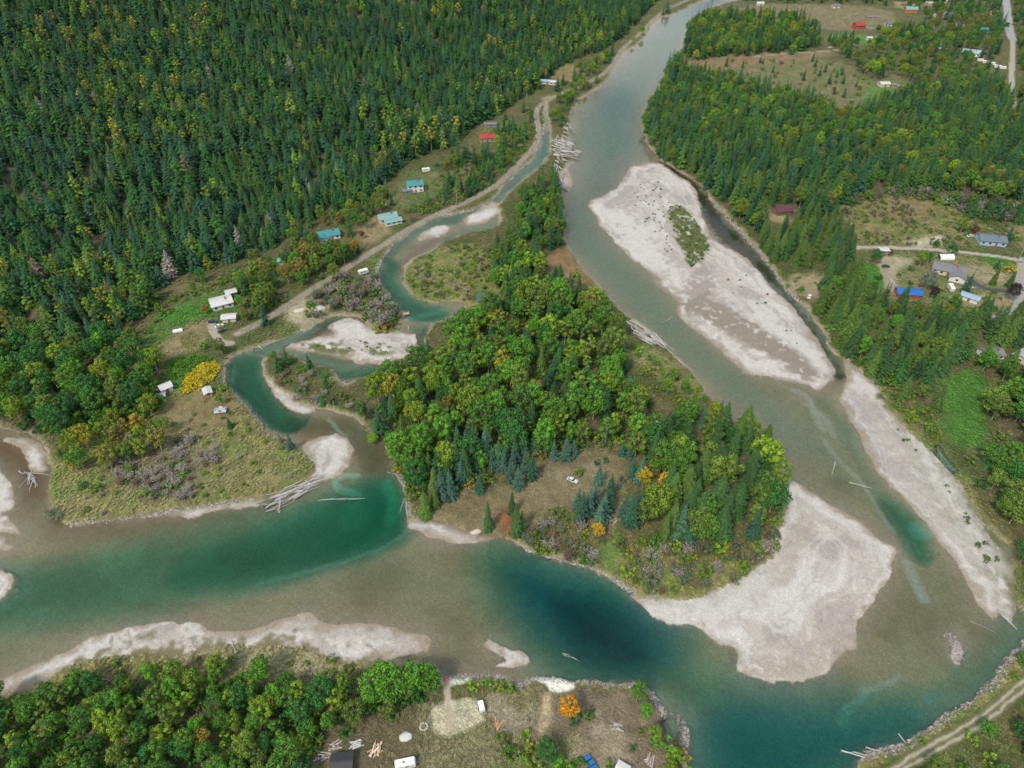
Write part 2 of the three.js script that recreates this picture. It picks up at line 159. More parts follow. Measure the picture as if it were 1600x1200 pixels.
const ROADS = [
  { name: 'gravel_road', w: 2.6, col: [.34, .30, .235], worn: 1, L: line([[258.8,-1104.1],[225.5,-1053.7],[204.9,-1028.2],[175.4,-967.2],[150.2,-900.4],[124.9,-846.1],[112.5,-806.5],[98.6,-758.8],[78.6,-723.5],[54.9,-696.3],[33.1,-669],[22.4,-646.6],[20.7,-625.4],[23.1,-591.8],[19,-558.3],[10,-535],[0.5,-511.9],[-10.6,-484.8],[-28.1,-460.7],[-50.5,-439.3],[-65.6,-420.1],[-76.9,-403.7],[-84.7,-390.6],[-93,-378.1],[-105.1,-358.1],[-119,-336.9],[-125.7,-324.7],[-135.2,-311.8],[-144.6,-301.9]], 2) },
  { name: 'gravel_road', w: 1.9, col: [.42, .39, .32], ruts: 1, L: line([[97.4,-77.3],[112.5,-85.9],[122.5,-90.2],[133.4,-95.2],[144,-99.7],[160.3,-109.4],[181.7,-121.8]], 1) },
  { name: 'gravel_road', w: 1.7, col: [.45, .42, .35], L: line([[210,-391.8],[231.4,-392.6],[257.1,-390.2],[276.6,-387],[295.1,-382.3],[310.1,-376.2],[342.8,-366.5]], 1) },
  { name: 'gravel_road', w: 3.0, col: [.36, .35, .31], L: line([[310.5,-377.7],[299.2,-359.2],[283.1,-332],[275.7,-322.5],[269.9,-318.2],[262.7,-315.7]], 1) },
  { name: 'paved_road', w: 4.6, col: [.38, .40, .41], L: line([[763.9,-1246.4],[671.4,-1071.6],[617.4,-966.3],[582.3,-896.8],[572.5,-871.8]], 1) },
  { name: 'gravel_road', w: 2.6, col: [.42, .40, .33], L: line([[572.5,-871.8],[533.4,-801],[482.3,-709.1],[444.8,-634.5]], 1) },
  { name: 'asphalt_driveway', w: 2.3, col: [.075, .08, .09], L: line([[265.8,-355.6],[267.2,-348.7],[271.7,-343.2],[280.1,-341.9],[287,-339.9]], 1) },
  { name: 'foot_path', w: 1.0, col: [.48, .42, .31], L: line([[-21.1,-112.6],[-20.4,-107.8],[-19.6,-102.7],[-18.9,-97.8]], 1) },
  { name: 'dirt_track', w: 1.9, col: [.33, .29, .22], L: line([[224.4,-372.4],[219.9,-359.2],[216,-345.2],[218.2,-339.9]], 1) },
  { name: 'dirt_track', w: 1.8, col: [.38, .33, .25], L: line([[260.4,-805.7],[297.6,-815.4],[342.4,-825.2],[358.2,-830.1]], 1) },
  { name: 'dirt_track', w: 2.2, col: [.40, .36, .28], L: line([[-160.1,-308.6],[-155.9,-301.6],[-151.7,-294.8],[-145.2,-293.2]], 1) },
];
// land cover: outline, colour, softness, share
const G_OLIVE = [.078, .092, .03], G_MEADOW = [.165, .16, .062], G_DRY = [.165, .137, .08], G_LAWN = [.05, .15, .018], G_SAND = [.40, .35, .265], G_FLOOR = [.115, .095, .06], G_DIRT = [.155, .125, .09], G_BROWN = [.17, .11, .06], G_WHITE = [.62, .61, .58];
const COVER = [
  [[[-181.9,-181.4],[-193.5,-201.9],[-198.3,-216.9],[-187.6,-220.8],[-173.8,-241.7],[-163.2,-253],[-144.4,-260],[-123.7,-241.7],[-107.5,-224.8],[-91.5,-216.9],[-81.4,-201.9],[-93,-189.7],[-122.4,-184.7],[-159.6,-176.6],[-175.8,-176.6]], G_MEADOW, 5],
  [[[-171.4,-250.7],[-139.8,-255.3],[-118.3,-233.1],[-132.9,-224.8],[-157.1,-228.9]], [.175, .14, .07], 8],
  [[[-173.6,-220.8],[-132.3,-222.8],[-121.4,-201.9],[-128.1,-186.3],[-154.4,-188]], [.15, .135, .085], 8],
  [[[-198.4,-349],[-176.3,-358.1],[-166.8,-345.6],[-178.6,-332.3],[-188.2,-329.1]], [.14, .12, .06], 5],
  [[[-193.4,-310.6],[-183.4,-335.6],[-168.2,-344.2],[-152.3,-337.5],[-148.9,-310.6],[-158,-301.9],[-162.7,-286.4],[-183,-280],[-192.7,-289.6]], [.075, .135, .03], 3],
  [[[-190.5,-316.6],[-169.6,-337.5],[-162.1,-319.7],[-180.3,-307.7]], G_LAWN, 3],
  [[[-176.3,-305.9],[-165,-314.8],[-159.6,-304.8],[-157.4,-288],[-171.7,-284.2],[-183.2,-282.1]], [.21, .175, .095], 3],
  [[[-174.5,-299],[-167.6,-304.2],[-159.7,-292.9],[-166.6,-286.4]], [.13, .12, .045], 1],
  [[[-172.7,-282.6],[-149.3,-280],[-139.8,-260],[-157.2,-253],[-165.9,-260]], [.055, .13, .02], 3],
  [[[-152.8,-381.9],[-119.1,-389.8],[-108.2,-374.2],[-122.5,-352.5],[-148.5,-352.5]], [.075, .125, .03], 5],
  [[[-93.9,-461.7],[-76.3,-504.9],[-53.2,-514.2],[-45.4,-472],[-61.6,-451.8],[-78,-442.1]], [.10, .13, .045], 4],
  [[[-100.9,-423.6],[-81.7,-437.4],[-81.1,-402],[-96.7,-397.9]], [.25, .19, .11], 4],
  [[[-50.2,-541.3],[-30.9,-561],[-19.7,-528.7],[-27.7,-482.6],[-45.4,-472]], [.15, .14, .06], 5],
  [[[-30.4,-614.4],[-5.5,-611.3],[-5.2,-561],[-25.3,-547.7]], [.11, .13, .045], 4],
  [[[33,-767.6],[70,-778.7],[80.5,-746.1],[55.5,-705.9],[31.3,-719.5]], [.20, .16, .075], 5],
  [[[-125.1,-332.3],[-103.6,-332.3],[-98.7,-316.6],[-112.3,-307.7],[-122.2,-313.6]], [.33, .29, .22], 4],
  [[[-126.6,-310.6],[-112.9,-310.6],[-115.7,-300.7],[-124.6,-296.2]], [.10, .13, .035], 3],
  [[[-88.7,-385.8],[-78.9,-385.8],[-78.2,-359.5],[-83.5,-352.5]], [.09, .14, .035], 3],
  [[[-265,-241.7],[-245.8,-260],[-220.1,-290.7],[-194.9,-293.4],[-165.3,-260],[-175.3,-224.8],[-201.2,-220],[-229.7,-231]], [.10, .09, .05], 6],
  [[[-178.4,-102.8],[-145.5,-108.5],[-96.8,-114],[-57.1,-111],[-22.5,-111.8],[-22.1,-106.8],[-39.1,-98.9],[-59.7,-85.9],[-61.9,-64.8],[-154.7,-64.8]], [.10, .09, .05], 5],
  [[[-71.4,-237.4],[-49.2,-260],[-36.6,-296.2],[10.7,-332.3],[38.2,-342.2],[55.5,-293.4],[56.8,-260],[74.3,-228.9],[66.6,-216.9],[29.2,-217.7],[0,-200.1],[-26,-192.1],[-41.5,-191.4]], [.10, .09, .05], 6],
  [[[54.2,-198.3],[73.5,-224.8],[96.2,-237.4],[109.5,-200.1],[98,-170.4],[67.9,-166.5],[50.1,-178.2]], [.10, .09, .05], 6],
  [[[113.5,-596.3],[178.3,-735.7],[279.6,-640],[481.6,-696.3],[369.7,-451.8],[287,-474.1],[245.2,-472],[159.8,-407.9],[131.6,-507.2]], [.10, .09, .05], 6],
  [[[225.8,-260],[261.4,-255.3],[208.1,-165.9],[194.5,-172],[192.6,-205.6],[212.1,-224.8]], [.10, .09, .05], 6],
  // island
  [[[-57.2,-332.3],[-62.4,-352.5],[-61.8,-374.2],[-44,-393.8],[-16.1,-397.9],[-9.5,-366.8],[-7.1,-325.9],[-22.8,-322.8],[-35.7,-332.3]], [.16, .165, .055], 5],
  [[[-39.3,-332.3],[-27.3,-342.2],[-11,-345.6],[-7.1,-329.1],[-22.9,-325.9]], [.22, .20, .075], 3],
  [[[19.9,-389.8],[36,-393.8],[48.3,-352.5],[45.5,-342.2],[30.1,-359.5],[19.1,-366.8]], [.19, .125, .065], 4],
  [[[-37.6,-178.8],[-36.8,-183],[-25.9,-190.7],[-15.6,-192.1],[0,-195.5],[13.7,-210.8],[29.1,-216.1],[51.2,-216.1],[54.4,-205.6],[47.1,-194.1],[44,-179.8],[40.4,-170.4],[34.5,-172],[25.5,-184.7],[12.6,-181.4],[4.9,-171.4],[-9.7,-168.3],[-24.9,-175.7]], G_DRY, 4],
  [[[-5.1,-181.4],[2,-186.3],[5.5,-179.8],[3,-172.6],[-2.5,-172]], [.26, .10, .05], 4],
  [[[13.5,-206.3],[27.4,-212.3],[43.4,-208.5],[46.5,-200.1],[26.1,-193.1],[10.3,-189.7]], [.20, .165, .11], 7],
  [[[31.5,-165.9],[40.3,-168.9],[43.7,-157.3],[37,-150.4],[30.4,-154.5]], [.095, .155, .038], 4],
  [[[35,-153.1],[48,-163],[70.8,-157.3],[95.6,-161.5],[88.2,-151.7],[65.4,-142.4],[49.6,-142.4]], [.15, .16, .05], 5],
  [[[61.5,-296.2],[77.9,-285.3],[90.6,-260],[93.2,-250.7],[78.2,-250.7],[62.8,-269.8]], [.15, .17, .06], 4],
  [[[-33.6,-220.8],[-44.8,-220.8],[-51.3,-216.9],[-48,-201.9],[-40.8,-184.7],[-36,-188]], [.16, .145, .07], 4],
  // bottom banks
  [[[-161.9,-108.9],[-151.4,-112],[-139,-120.8],[-127.3,-123],[-85.5,-125.3],[-50.4,-119.6],[-41.8,-118.3],[-61.4,-112],[-97.6,-116.3],[-123.6,-114.2],[-146.3,-109.9],[-159.7,-104.8]], [.16, .15, .055], 5],
  [[[-115.4,-119.6],[-89.8,-125.3],[-67.7,-121.9],[-50,-117.4],[-57.7,-114.2],[-87.5,-117.4]], [.26, .235, .17], 5],
  [[[-65,-100.8],[-39.2,-99.8],[-22.2,-107.9],[-19.8,-102.8],[-23,-93.2],[-19,-66.3],[-65.7,-66.3]], [.105, .09, .052], 5],
  [[[-25.5,-103.8],[-20,-105.8],[-11.1,-107.2],[-7.9,-103.2],[-8.8,-98.9],[-22.7,-94.1]], [.43, .39, .30], 1.2],
  [[[-29.2,-107.9],[-24.9,-103.8],[-23.1,-94.1],[-7.8,-98.5],[-2.9,-91.3],[0,-64.8],[-23.2,-64.8],[-27,-95.1]], [.15, .14, .078], 2],
  [[[-25.5,-103.8],[-20,-105.8],[-11.1,-107.2],[-7.9,-103.2],[-8.8,-98.9],[-22.7,-94.1]], [.42, .385, .30], 1.2],
  [[[-8.1,-107.9],[0,-108.9],[12.2,-109.9],[40.6,-109.9],[48.9,-98.9],[50.4,-85.9],[48.1,-64.8],[1.7,-64.8],[-1.9,-91.3]], G_DIRT, 3],
  [[[-5,-107.9],[6,-106.8],[7.8,-98.9],[0,-96.9],[-4.3,-101.8]], [.26, .23, .18], 5],
  [[[0,-109.9],[10.2,-111.4],[11.7,-107.9],[7.5,-102.8],[3.9,-98.9],[1,-104.8]], [.13, .12, .065], 3],
  [[[10.7,-109.3],[12.5,-108.5],[12.3,-102.8],[9.7,-96.9],[7.7,-95.4],[9.1,-101.8]], [.42, .33, .23], 1.5],
  [[[5.4,-114],[10.3,-114.6],[20.5,-113.1],[19.9,-109.3],[12.5,-108.5],[11.4,-111.4],[7.8,-112.7]], G_WHITE, .6],
  [[[-23.5,-114.4],[-12.4,-114.2],[-13.1,-112.2],[-22.4,-110.6]], G_WHITE, .6],
  [[[-1.9,-93.2],[13.5,-95.1],[19.1,-92.3],[17.2,-64.8],[0,-64.8]], [.12, .13, .05], 4],
  [[[19.4,-96.9],[27.4,-98.9],[29.8,-85.9],[27.5,-64.8],[18,-64.8]], [.25, .215, .16], 6],
  // east bank
  [[[114.6,-627],[137.3,-677.9],[134.8,-627],[111.5,-565]], [.16, .14, .05], 4],
  [[[183.5,-790.1],[212.7,-806.5],[308.7,-806.5],[353.4,-778.7],[339.5,-715.6],[399.4,-746.1],[370.1,-677.9],[339.1,-660.2],[286.4,-611.3],[283.6,-651.7],[243.9,-696.3],[210.2,-735.7],[182.7,-725.5]], [.135, .13, .062], 6],
  [[[184.2,-783.2],[221.1,-813.7],[344.4,-830.9],[341.4,-801.7],[253.4,-778.7],[199.7,-746.1],[184.8,-752.4]], [.19, .14, .08], 5],
  [[[335.9,-705.9],[369.8,-705.9],[344.3,-651.7],[318.3,-651.7]], [.085, .17, .035], 4],
  [[[295.6,-1035.4],[368.7,-1053.7],[503.8,-1028.2],[459.2,-920.8],[362.5,-906.2],[366.8,-967.2],[291.1,-983.5]], [.17, .145, .085], 6],
  [[[368.1,-900.4],[432.2,-891.9],[417.4,-846.1],[355,-851.3]], [.085, .16, .035], 3],
  [[[522.3,-1072.6],[565.8,-1072.6],[537.4,-1028.2],[499.4,-1017.6]], [.24, .22, .12], 4],
  [[[230.6,-456.7],[270.3,-466.8],[299.3,-451.8],[313.6,-428.1],[304,-393.8],[260,-393.8],[215.1,-391.4],[214,-410.5]], [.16, .155, .06], 6],
  [[[239.9,-451.8],[286.1,-461.7],[283.9,-437.4],[241.5,-428.1]], [.20, .145, .075], 6],
  [[[245.7,-397.9],[260.7,-404.5],[278.6,-407.9],[271.1,-396.3],[254.9,-391.4]], [.40, .37, .29], 3],
  [[[214.9,-385.8],[314.2,-383.5],[275.5,-313.6],[221.5,-332.3],[197.8,-335.6]], [.15, .15, .07], 3],
  [[[207.2,-370.5],[220.8,-375.8],[217.4,-359.5],[213.5,-344.2],[199,-338.8],[198.6,-352.5]], G_LAWN, 3],
  [[[224.4,-381.9],[246.1,-380.4],[237,-368.3],[227.2,-363.1],[219.2,-342.2],[213.3,-340.2],[218.1,-363.1]], [.30, .26, .19], 2],
  [[[284,-385.8],[308.6,-380.4],[301.3,-370.5],[283.2,-372.7]], G_LAWN, 4],
  [[[268.6,-370.5],[289.7,-366.8],[291.4,-352.5],[273.7,-346.9],[268.3,-358.1]], [.25, .22, .14], 4],
  [[[245.4,-337.5],[285.1,-337.5],[275.2,-325.9],[247,-325.9]], [.26, .22, .14], 3],
  [[[319.7,-423.6],[344.9,-423.6],[321.2,-381.9],[312,-393.8]], [.19, .17, .085], 4],
  [[[159.9,-359.5],[185.5,-363.1],[179.6,-345.6],[166.1,-332.3],[160.2,-342.2]], [.26, .215, .14], 4],
  [[[173.4,-442.1],[189.3,-437.4],[185.1,-423.6],[171.6,-428.1]], [.25, .22, .13], 4],
  [[[207.6,-267.3],[230.5,-272.3],[224,-250.7],[212.8,-237.4],[208.6,-220.8],[197.3,-215],[189.5,-224.8],[198.8,-241.7]], [.055, .15, .02], 4],
  [[[174.6,-257.2],[182,-254.4],[180.7,-237.4],[186.8,-201.9],[187,-181.4],[191.2,-165.9],[177,-136.1],[175.7,-138.6],[185.6,-160.1],[182,-176.6],[183.4,-194.8],[179.2,-220.8],[175.2,-241.7]], [.105, .12, .035], 4],
  [[[166.1,-124.2],[171.7,-126.5],[164.3,-113.1],[142.7,-102.8],[122.6,-93.2],[109.6,-89.5],[100.7,-85.9],[101.4,-87.7],[118.7,-93.2],[138.9,-103.2]], [.17, .165, .06], 3],
  [[[175.8,-249.5],[180,-221.8],[185,-202.8],[185.3,-182.2],[188.4,-166.7],[178,-144.4],[174.4,-147],[179.9,-166.7],[177.7,-182.2],[177,-202.8],[173.3,-225.9]], [.15, .16, .06], 9],
  [[[-144.6,-113.8],[-127.4,-122.2],[-86,-125.8],[-50.7,-120.4],[-42,-119],[-84.9,-122.2],[-125.7,-118.1]], [.20, .18, .085], 7],
  // damp grey gravel, dry white sand
  [[[93,-327.7],[103.9,-315.3],[124.1,-286.9],[143.6,-266.3],[151.7,-262.4],[151.7,-281.6],[135.2,-303.5],[117.1,-327.7],[110.1,-354.4],[102.5,-344.1]], [.29, .255, .21], 4, 1],
  [[[80,-367.8],[88.6,-357],[95.9,-335.9],[97.9,-311],[111.2,-287.3],[122.2,-267.7],[115.1,-264.2],[104,-284.6],[91.9,-306.9],[86.3,-334.6],[80.4,-354.9]], [.28, .235, .18], 5, 1],
  [[[129.4,-265.6],[141.6,-262.7],[156.3,-266.6],[161.6,-281.8],[159.4,-289.8],[155.5,-271.5],[144.7,-267.6]], [.30, .265, .22], 3, 1],
  [[[109.2,-368.8],[118.5,-376.3],[117.6,-354.4],[102.4,-334.1],[98.2,-340.7]], [.36, .33, .295], 3, 1],
  [[[61,-444.1],[80.5,-444.1],[95.8,-391.6],[98.4,-357.6],[87.5,-364.8],[73.3,-387.6]], [.62, .60, .555], 5, 1],
  [[[136.4,-333.8],[147,-309.1],[158.6,-273.6],[153.7,-268.6],[141.9,-292],[131.4,-315],[129.2,-333.8]], [.62, .60, .555], 3, 1],
  [[[163.7,-261.5],[158.1,-234.4],[161,-203],[164.8,-176],[166.1,-158.1],[166.5,-163.9],[162.2,-187.4],[159.4,-212.3],[158.3,-238.7]], [.40, .38, .36], 4, 1],
  [[[173.9,-234.2],[180.2,-215.9],[182.6,-192.3],[184.7,-166.7],[180.7,-152.4],[176.6,-158],[177.1,-175.9],[175.3,-199.2]], [.60, .585, .54], 5, 1],
  [[[45,-140.6],[58.5,-140.6],[75.1,-144.4],[91,-152.5],[98,-160.9],[95.3,-147.1],[76.6,-131.9],[63.8,-133.1]], [.62, .60, .555], 6, 1],
  [[[73.9,-120.3],[90.1,-118.1],[106.3,-122.6],[115.7,-130.7],[111.6,-122.6],[99.5,-114.8],[82.5,-113.3]], [.40, .355, .30], 5, 1],
  // plants growing on the bars
  [[[107,-448.7],[116.4,-454.6],[123.5,-426.3],[124.9,-401.2],[120.4,-383.5],[106.7,-369.8],[104.2,-372.8],[108.6,-381.9],[104.7,-397.1],[105.3,-426.3]], [.13, .145, .05], 3],
  [[[-109.2,-293.6],[-93.1,-295.8],[-83.6,-289.2],[-84.3,-283.8],[-97.8,-286.5],[-108.2,-289.2]], [.14, .155, .055], 3],
  [[[-75.4,-289.2],[-62.7,-291.9],[-60.2,-285.4],[-71.2,-283.3]], [.14, .155, .06], 3],
].map(([p, c, s, sand]) => ({ P: poly(p, 1), c, s, sand }));
// pale silt and dark algae on the bed, plus painted-in tints of the pools
const BED = [
  [[[-84.2,-237.2],[-77.6,-230],[-73.8,-224.7],[-71.3,-218.7]], 1.0, [.42, .40, .28]], [[[-65.8,-202.8],[-73.1,-201.8],[-73.6,-197.5],[-69.6,-194.3],[-62.9,-193.7]], 1.5, [.46, .5, .36]], [[[-62.7,-186.2],[-60.6,-182.9],[-63,-179],[-65.8,-180.3]], 4, [.38, .38, .25]],
  [[[-41.2,-173.4],[-48.7,-166.4],[-62.2,-160.3],[-77.7,-154.9],[-93,-150.8]], 1.0, [.42, .40, .28]], [[[-51.7,-198.2],[-48,-189.6],[-48,-179.7]], 2.4, [.36, .46, .30]], [[[112.4,-110.2],[109.4,-106.7],[104.5,-102.6],[102,-100.7]], 1.2, [.32, .35, .29]], [[[112.4,-110.2],[121.4,-112.3],[125.1,-115.1]], 1.0, [.42, .38, .28]],
  [[[131,-107.1],[136.3,-108.7]], 1.1, [.30, .33, .28]], [[[-55.8,-318],[-49.3,-323.6],[-38.9,-326.1]], 2.2, [.4, .46, .34]], [[[137.2,-225.1],[139.6,-210.2],[145,-199.3],[146.5,-186.2],[147.7,-173.4]], 1.1, [.44, .39, .29]], [[[138.3,-247.3],[143.3,-237.2],[142.6,-226.7]], 1.6, [.42, .38, .29]],
  [[[134.8,-257.4],[140.4,-253.7],[140.1,-243.7],[139.1,-231.7]], 1.6, [.44, .40, .31]], [[[147,-158.6],[146.3,-153],[146.8,-143.6]], 1.8, [.42, .41, .32]], [[[158.3,-174.9],[158.6,-172.8]], 3, [.42, .44, .34]],
].map(([p, w, c]) => ({ L: line(p, 2), w, c }));
const BEDAREA = [
  [[[263.3,-1081.5],[225.1,-975.1],[169.4,-773.9],[113.2,-632.2],[106.3,-545.8],[74.4,-486.6],[57.7,-455.5],[74,-377.3],[91.4,-322.3],[110.8,-272],[141.2,-222.7],[123.4,-211],[110.1,-222.7],[92.4,-259.8],[69,-313.2],[39.5,-385.1],[34.3,-475.9],[57.2,-601.2],[105.1,-762.9],[193,-975.1]], [.32, .29, .195], 10],
  [[[0,-158.6],[28.1,-153],[42,-142.8],[52.5,-131.1],[55.2,-121.8],[37.3,-114.5],[20.9,-117.3],[10.8,-127.5],[2.3,-142.3]], [.05, .15, .21], 13],  // blue of deep water and mirrored sky, put into the bed colour
  [[[57.8,-107.7],[99.9,-103.6],[130.8,-105.7],[116.6,-95.8],[101,-90.3],[90.5,-76.4],[52.5,-76.4]], [.22, .25, .27], 14],  // slate sky reflection of the lower bend, painted onto the bed
  [[[-104.2,-173.4],[-84.3,-183.9],[-68.1,-193],[-53.4,-200.7],[-44.8,-193],[-42.9,-179],[-49,-168.8],[-67.1,-160.8],[-87.3,-155.7]], [.24, .30, .19], 8],
  [[[-142.1,-278.2],[-135.3,-285.5],[-124.6,-282.3],[-119,-267.1],[-112.8,-255.1],[-102.4,-243.7],[-95.9,-237.2],[-100.4,-229.2],[-108.4,-232.5],[-118.5,-242.8],[-129.7,-255.5],[-137.5,-264.1]], [.22, .29, .17], 4],
  [[[113.8,-535.6],[128.4,-506.8],[137.3,-486.6],[139.9,-436.3],[153,-381.2],[160.1,-328.6],[161.9,-282.3],[162.8,-267.1],[154.9,-262.2],[160.8,-298.7],[150.7,-358.9],[128.6,-413.9],[131.6,-465.5],[118.8,-514.9]], [.11, .075, .035], 3],
  [[[-247.7,-230.8],[-208.9,-222.7],[-195.1,-203.6],[-187.7,-186.2],[-193.6,-182.9],[-208.9,-201.8],[-219.4,-211]], [.22, .125, .045], 6],
  [[[-125.2,-267.1],[-107.4,-245.9],[-91.1,-239.3],[-74.9,-239.3],[-62.1,-222.7],[-52.6,-214.8],[-50.9,-201.8],[-61.9,-203.6],[-70.6,-222.7],[-74.5,-228.8],[-93.2,-222.7],[-98.9,-235]], [.26, .15, .06], 6],
  [[[-98.9,-316.2],[-107.8,-301.5],[-119.2,-293.1],[-118.1,-288.7],[-101.1,-301.5],[-94.3,-310.2]], [.15, .10, .04], 3],
  [[[-107.8,-286.6],[-82.5,-282.3],[-63.7,-274.6],[-48.4,-281.3],[-48,-293.1],[-45.3,-310.2],[-51.1,-307.3],[-47.4,-290.4],[-63.9,-276.1]], [.2, .13, .055], 4],
  [[[-59.9,-355.4],[-69,-362.5],[-70.1,-377.3],[-56.9,-401.2],[-41.2,-409.6],[-37.3,-413],[-62.8,-381.9]], [.27, .19, .11], 4],
  [[[-188.5,-182.9],[-141.2,-179],[-97.2,-184.5],[-96.4,-181.3],[-135.9,-171.8],[-175.7,-167.3]], [.24, .19, .10], 5],
].map(([p, c, s]) => ({ P: poly(p, 1), c, s }));

// ---------- ground height, kind and colour at a point ----------
function warpAt(x, z) { const d = Math.min(1, Math.hypot(x, z) / 900); return [(fbm(x * .11 + 3, z * .11, 3) - .5) * (3.2 + 3 * d) + (fbm(x * .5, z * .5 + 9, 2) - .5) * 1.4, (fbm(x * .11 - 31, z * .11 + 12, 3) - .5) * (3.2 + 3 * d) + (fbm(x * .5 + 5, z * .5, 2) - .5) * 1.4]; }
function hillAt(x, z) {
  const s = sd(HILL, x, z, 5); if (s <= 0) return 0;
  const k = .31, run = s < 50 ? s * s / 100 : s - 25;
  return run * k + (fbm(x * .012, z * .012, 3) - .5) * 26 * smooth(20, 160, s) + (fbm(x * .05, z * .05 + 7, 2) - .5) * 5 * smooth(5, 60, s);
}
// returns [height, kind index, distance past the shore]: kinds 0 land, 1.. bars, -1 bed
function siteAt(x, z) {
  const [wx, wz] = warpAt(x, z), X = x + wx, Z = z + wz;
  let ls = -60; for (const P of LAND) { const s = sd(P, X, Z); if (s > ls) ls = s; }
  let bs = -60, bi = 0; for (let i = 0; i < BARS.length; i++) { const s = sd(BARS[i].P, X, Z, 50); if (s > bs) { bs = s; bi = i; } }
  let pond = -60; if (ls > 0) for (const P of PONDS) { const s = sd(P, X, Z, 12); if (s > pond) pond = s; }
  const hl = ls > 0 ? 1.15 * smooth(0, 2.6, ls) + .7 * smooth(3, 45, ls) + (fbm(x * .07, z * .07, 3) - .5) * .9 * smooth(2, 12, ls) + .05 : -1;
  const hb = bs > 0 ? .95 * (1 - Math.exp(-bs / 13)) + (fbm(x * .045, z * .045 + 4, 3) - .5) * .5 * smooth(2, 18, bs) + .02 : -1;
  if (pond > -6) { const t = smooth(-5, 2.5, pond); return [mix(hl, -1.2, t), pond > 0 ? -1 : 0, pond > 0 ? -pond : ls]; }
  if (hl > 0 || hb > 0) return hl >= hb ? [hl, 0, ls] : [hb, bi + 1, bs];
  const d = -Math.max(ls, bs);
  let depth = .16 * (1 - Math.exp(-d / 2.5)) + Math.min(d * .012, .3) + (fbm(x * .035, z * .035, 2) - .5) * .3 * smooth(2, 10, d);
  depth = Math.max(depth, .03);
  for (const D of DEEP) { const s = sd(D.P, x + wx * .8 + (fbm(x * .04, z * .04 + 50, 2) - .5) * 9, z + wz * .8, 30); if (s > -D.s) depth = Math.max(depth, Math.min(D.d * smooth(-D.s, D.s, s), .25 + d * .75)); }
  for (const D of RUNS) { const q = ld(D.L, x + wx * .6, z + wz * .6, 14); if (q < D.w * 1.5) depth = Math.max(depth, Math.min(D.d * smooth(D.w * 1.5, D.w * .2, q), .2 + d * .6)); }
  return [-depth, -1, -d];
}
function heightAt(x, z) { return siteAt(x, z)[0] + hillAt(x, z); }
function roadAt(x, z) { for (let i = 0; i < ROADS.length; i++) { const d = ld(ROADS[i].L, x, z, 8); if (d < ROADS[i].w + 1) return [i, d]; } return null; }
const tmp = [0, 0, 0];
function lerpTo(c, t) { tmp[0] = mix(tmp[0], c[0], t); tmp[1] = mix(tmp[1], c[1], t); tmp[2] = mix(tmp[2], c[2], t); }
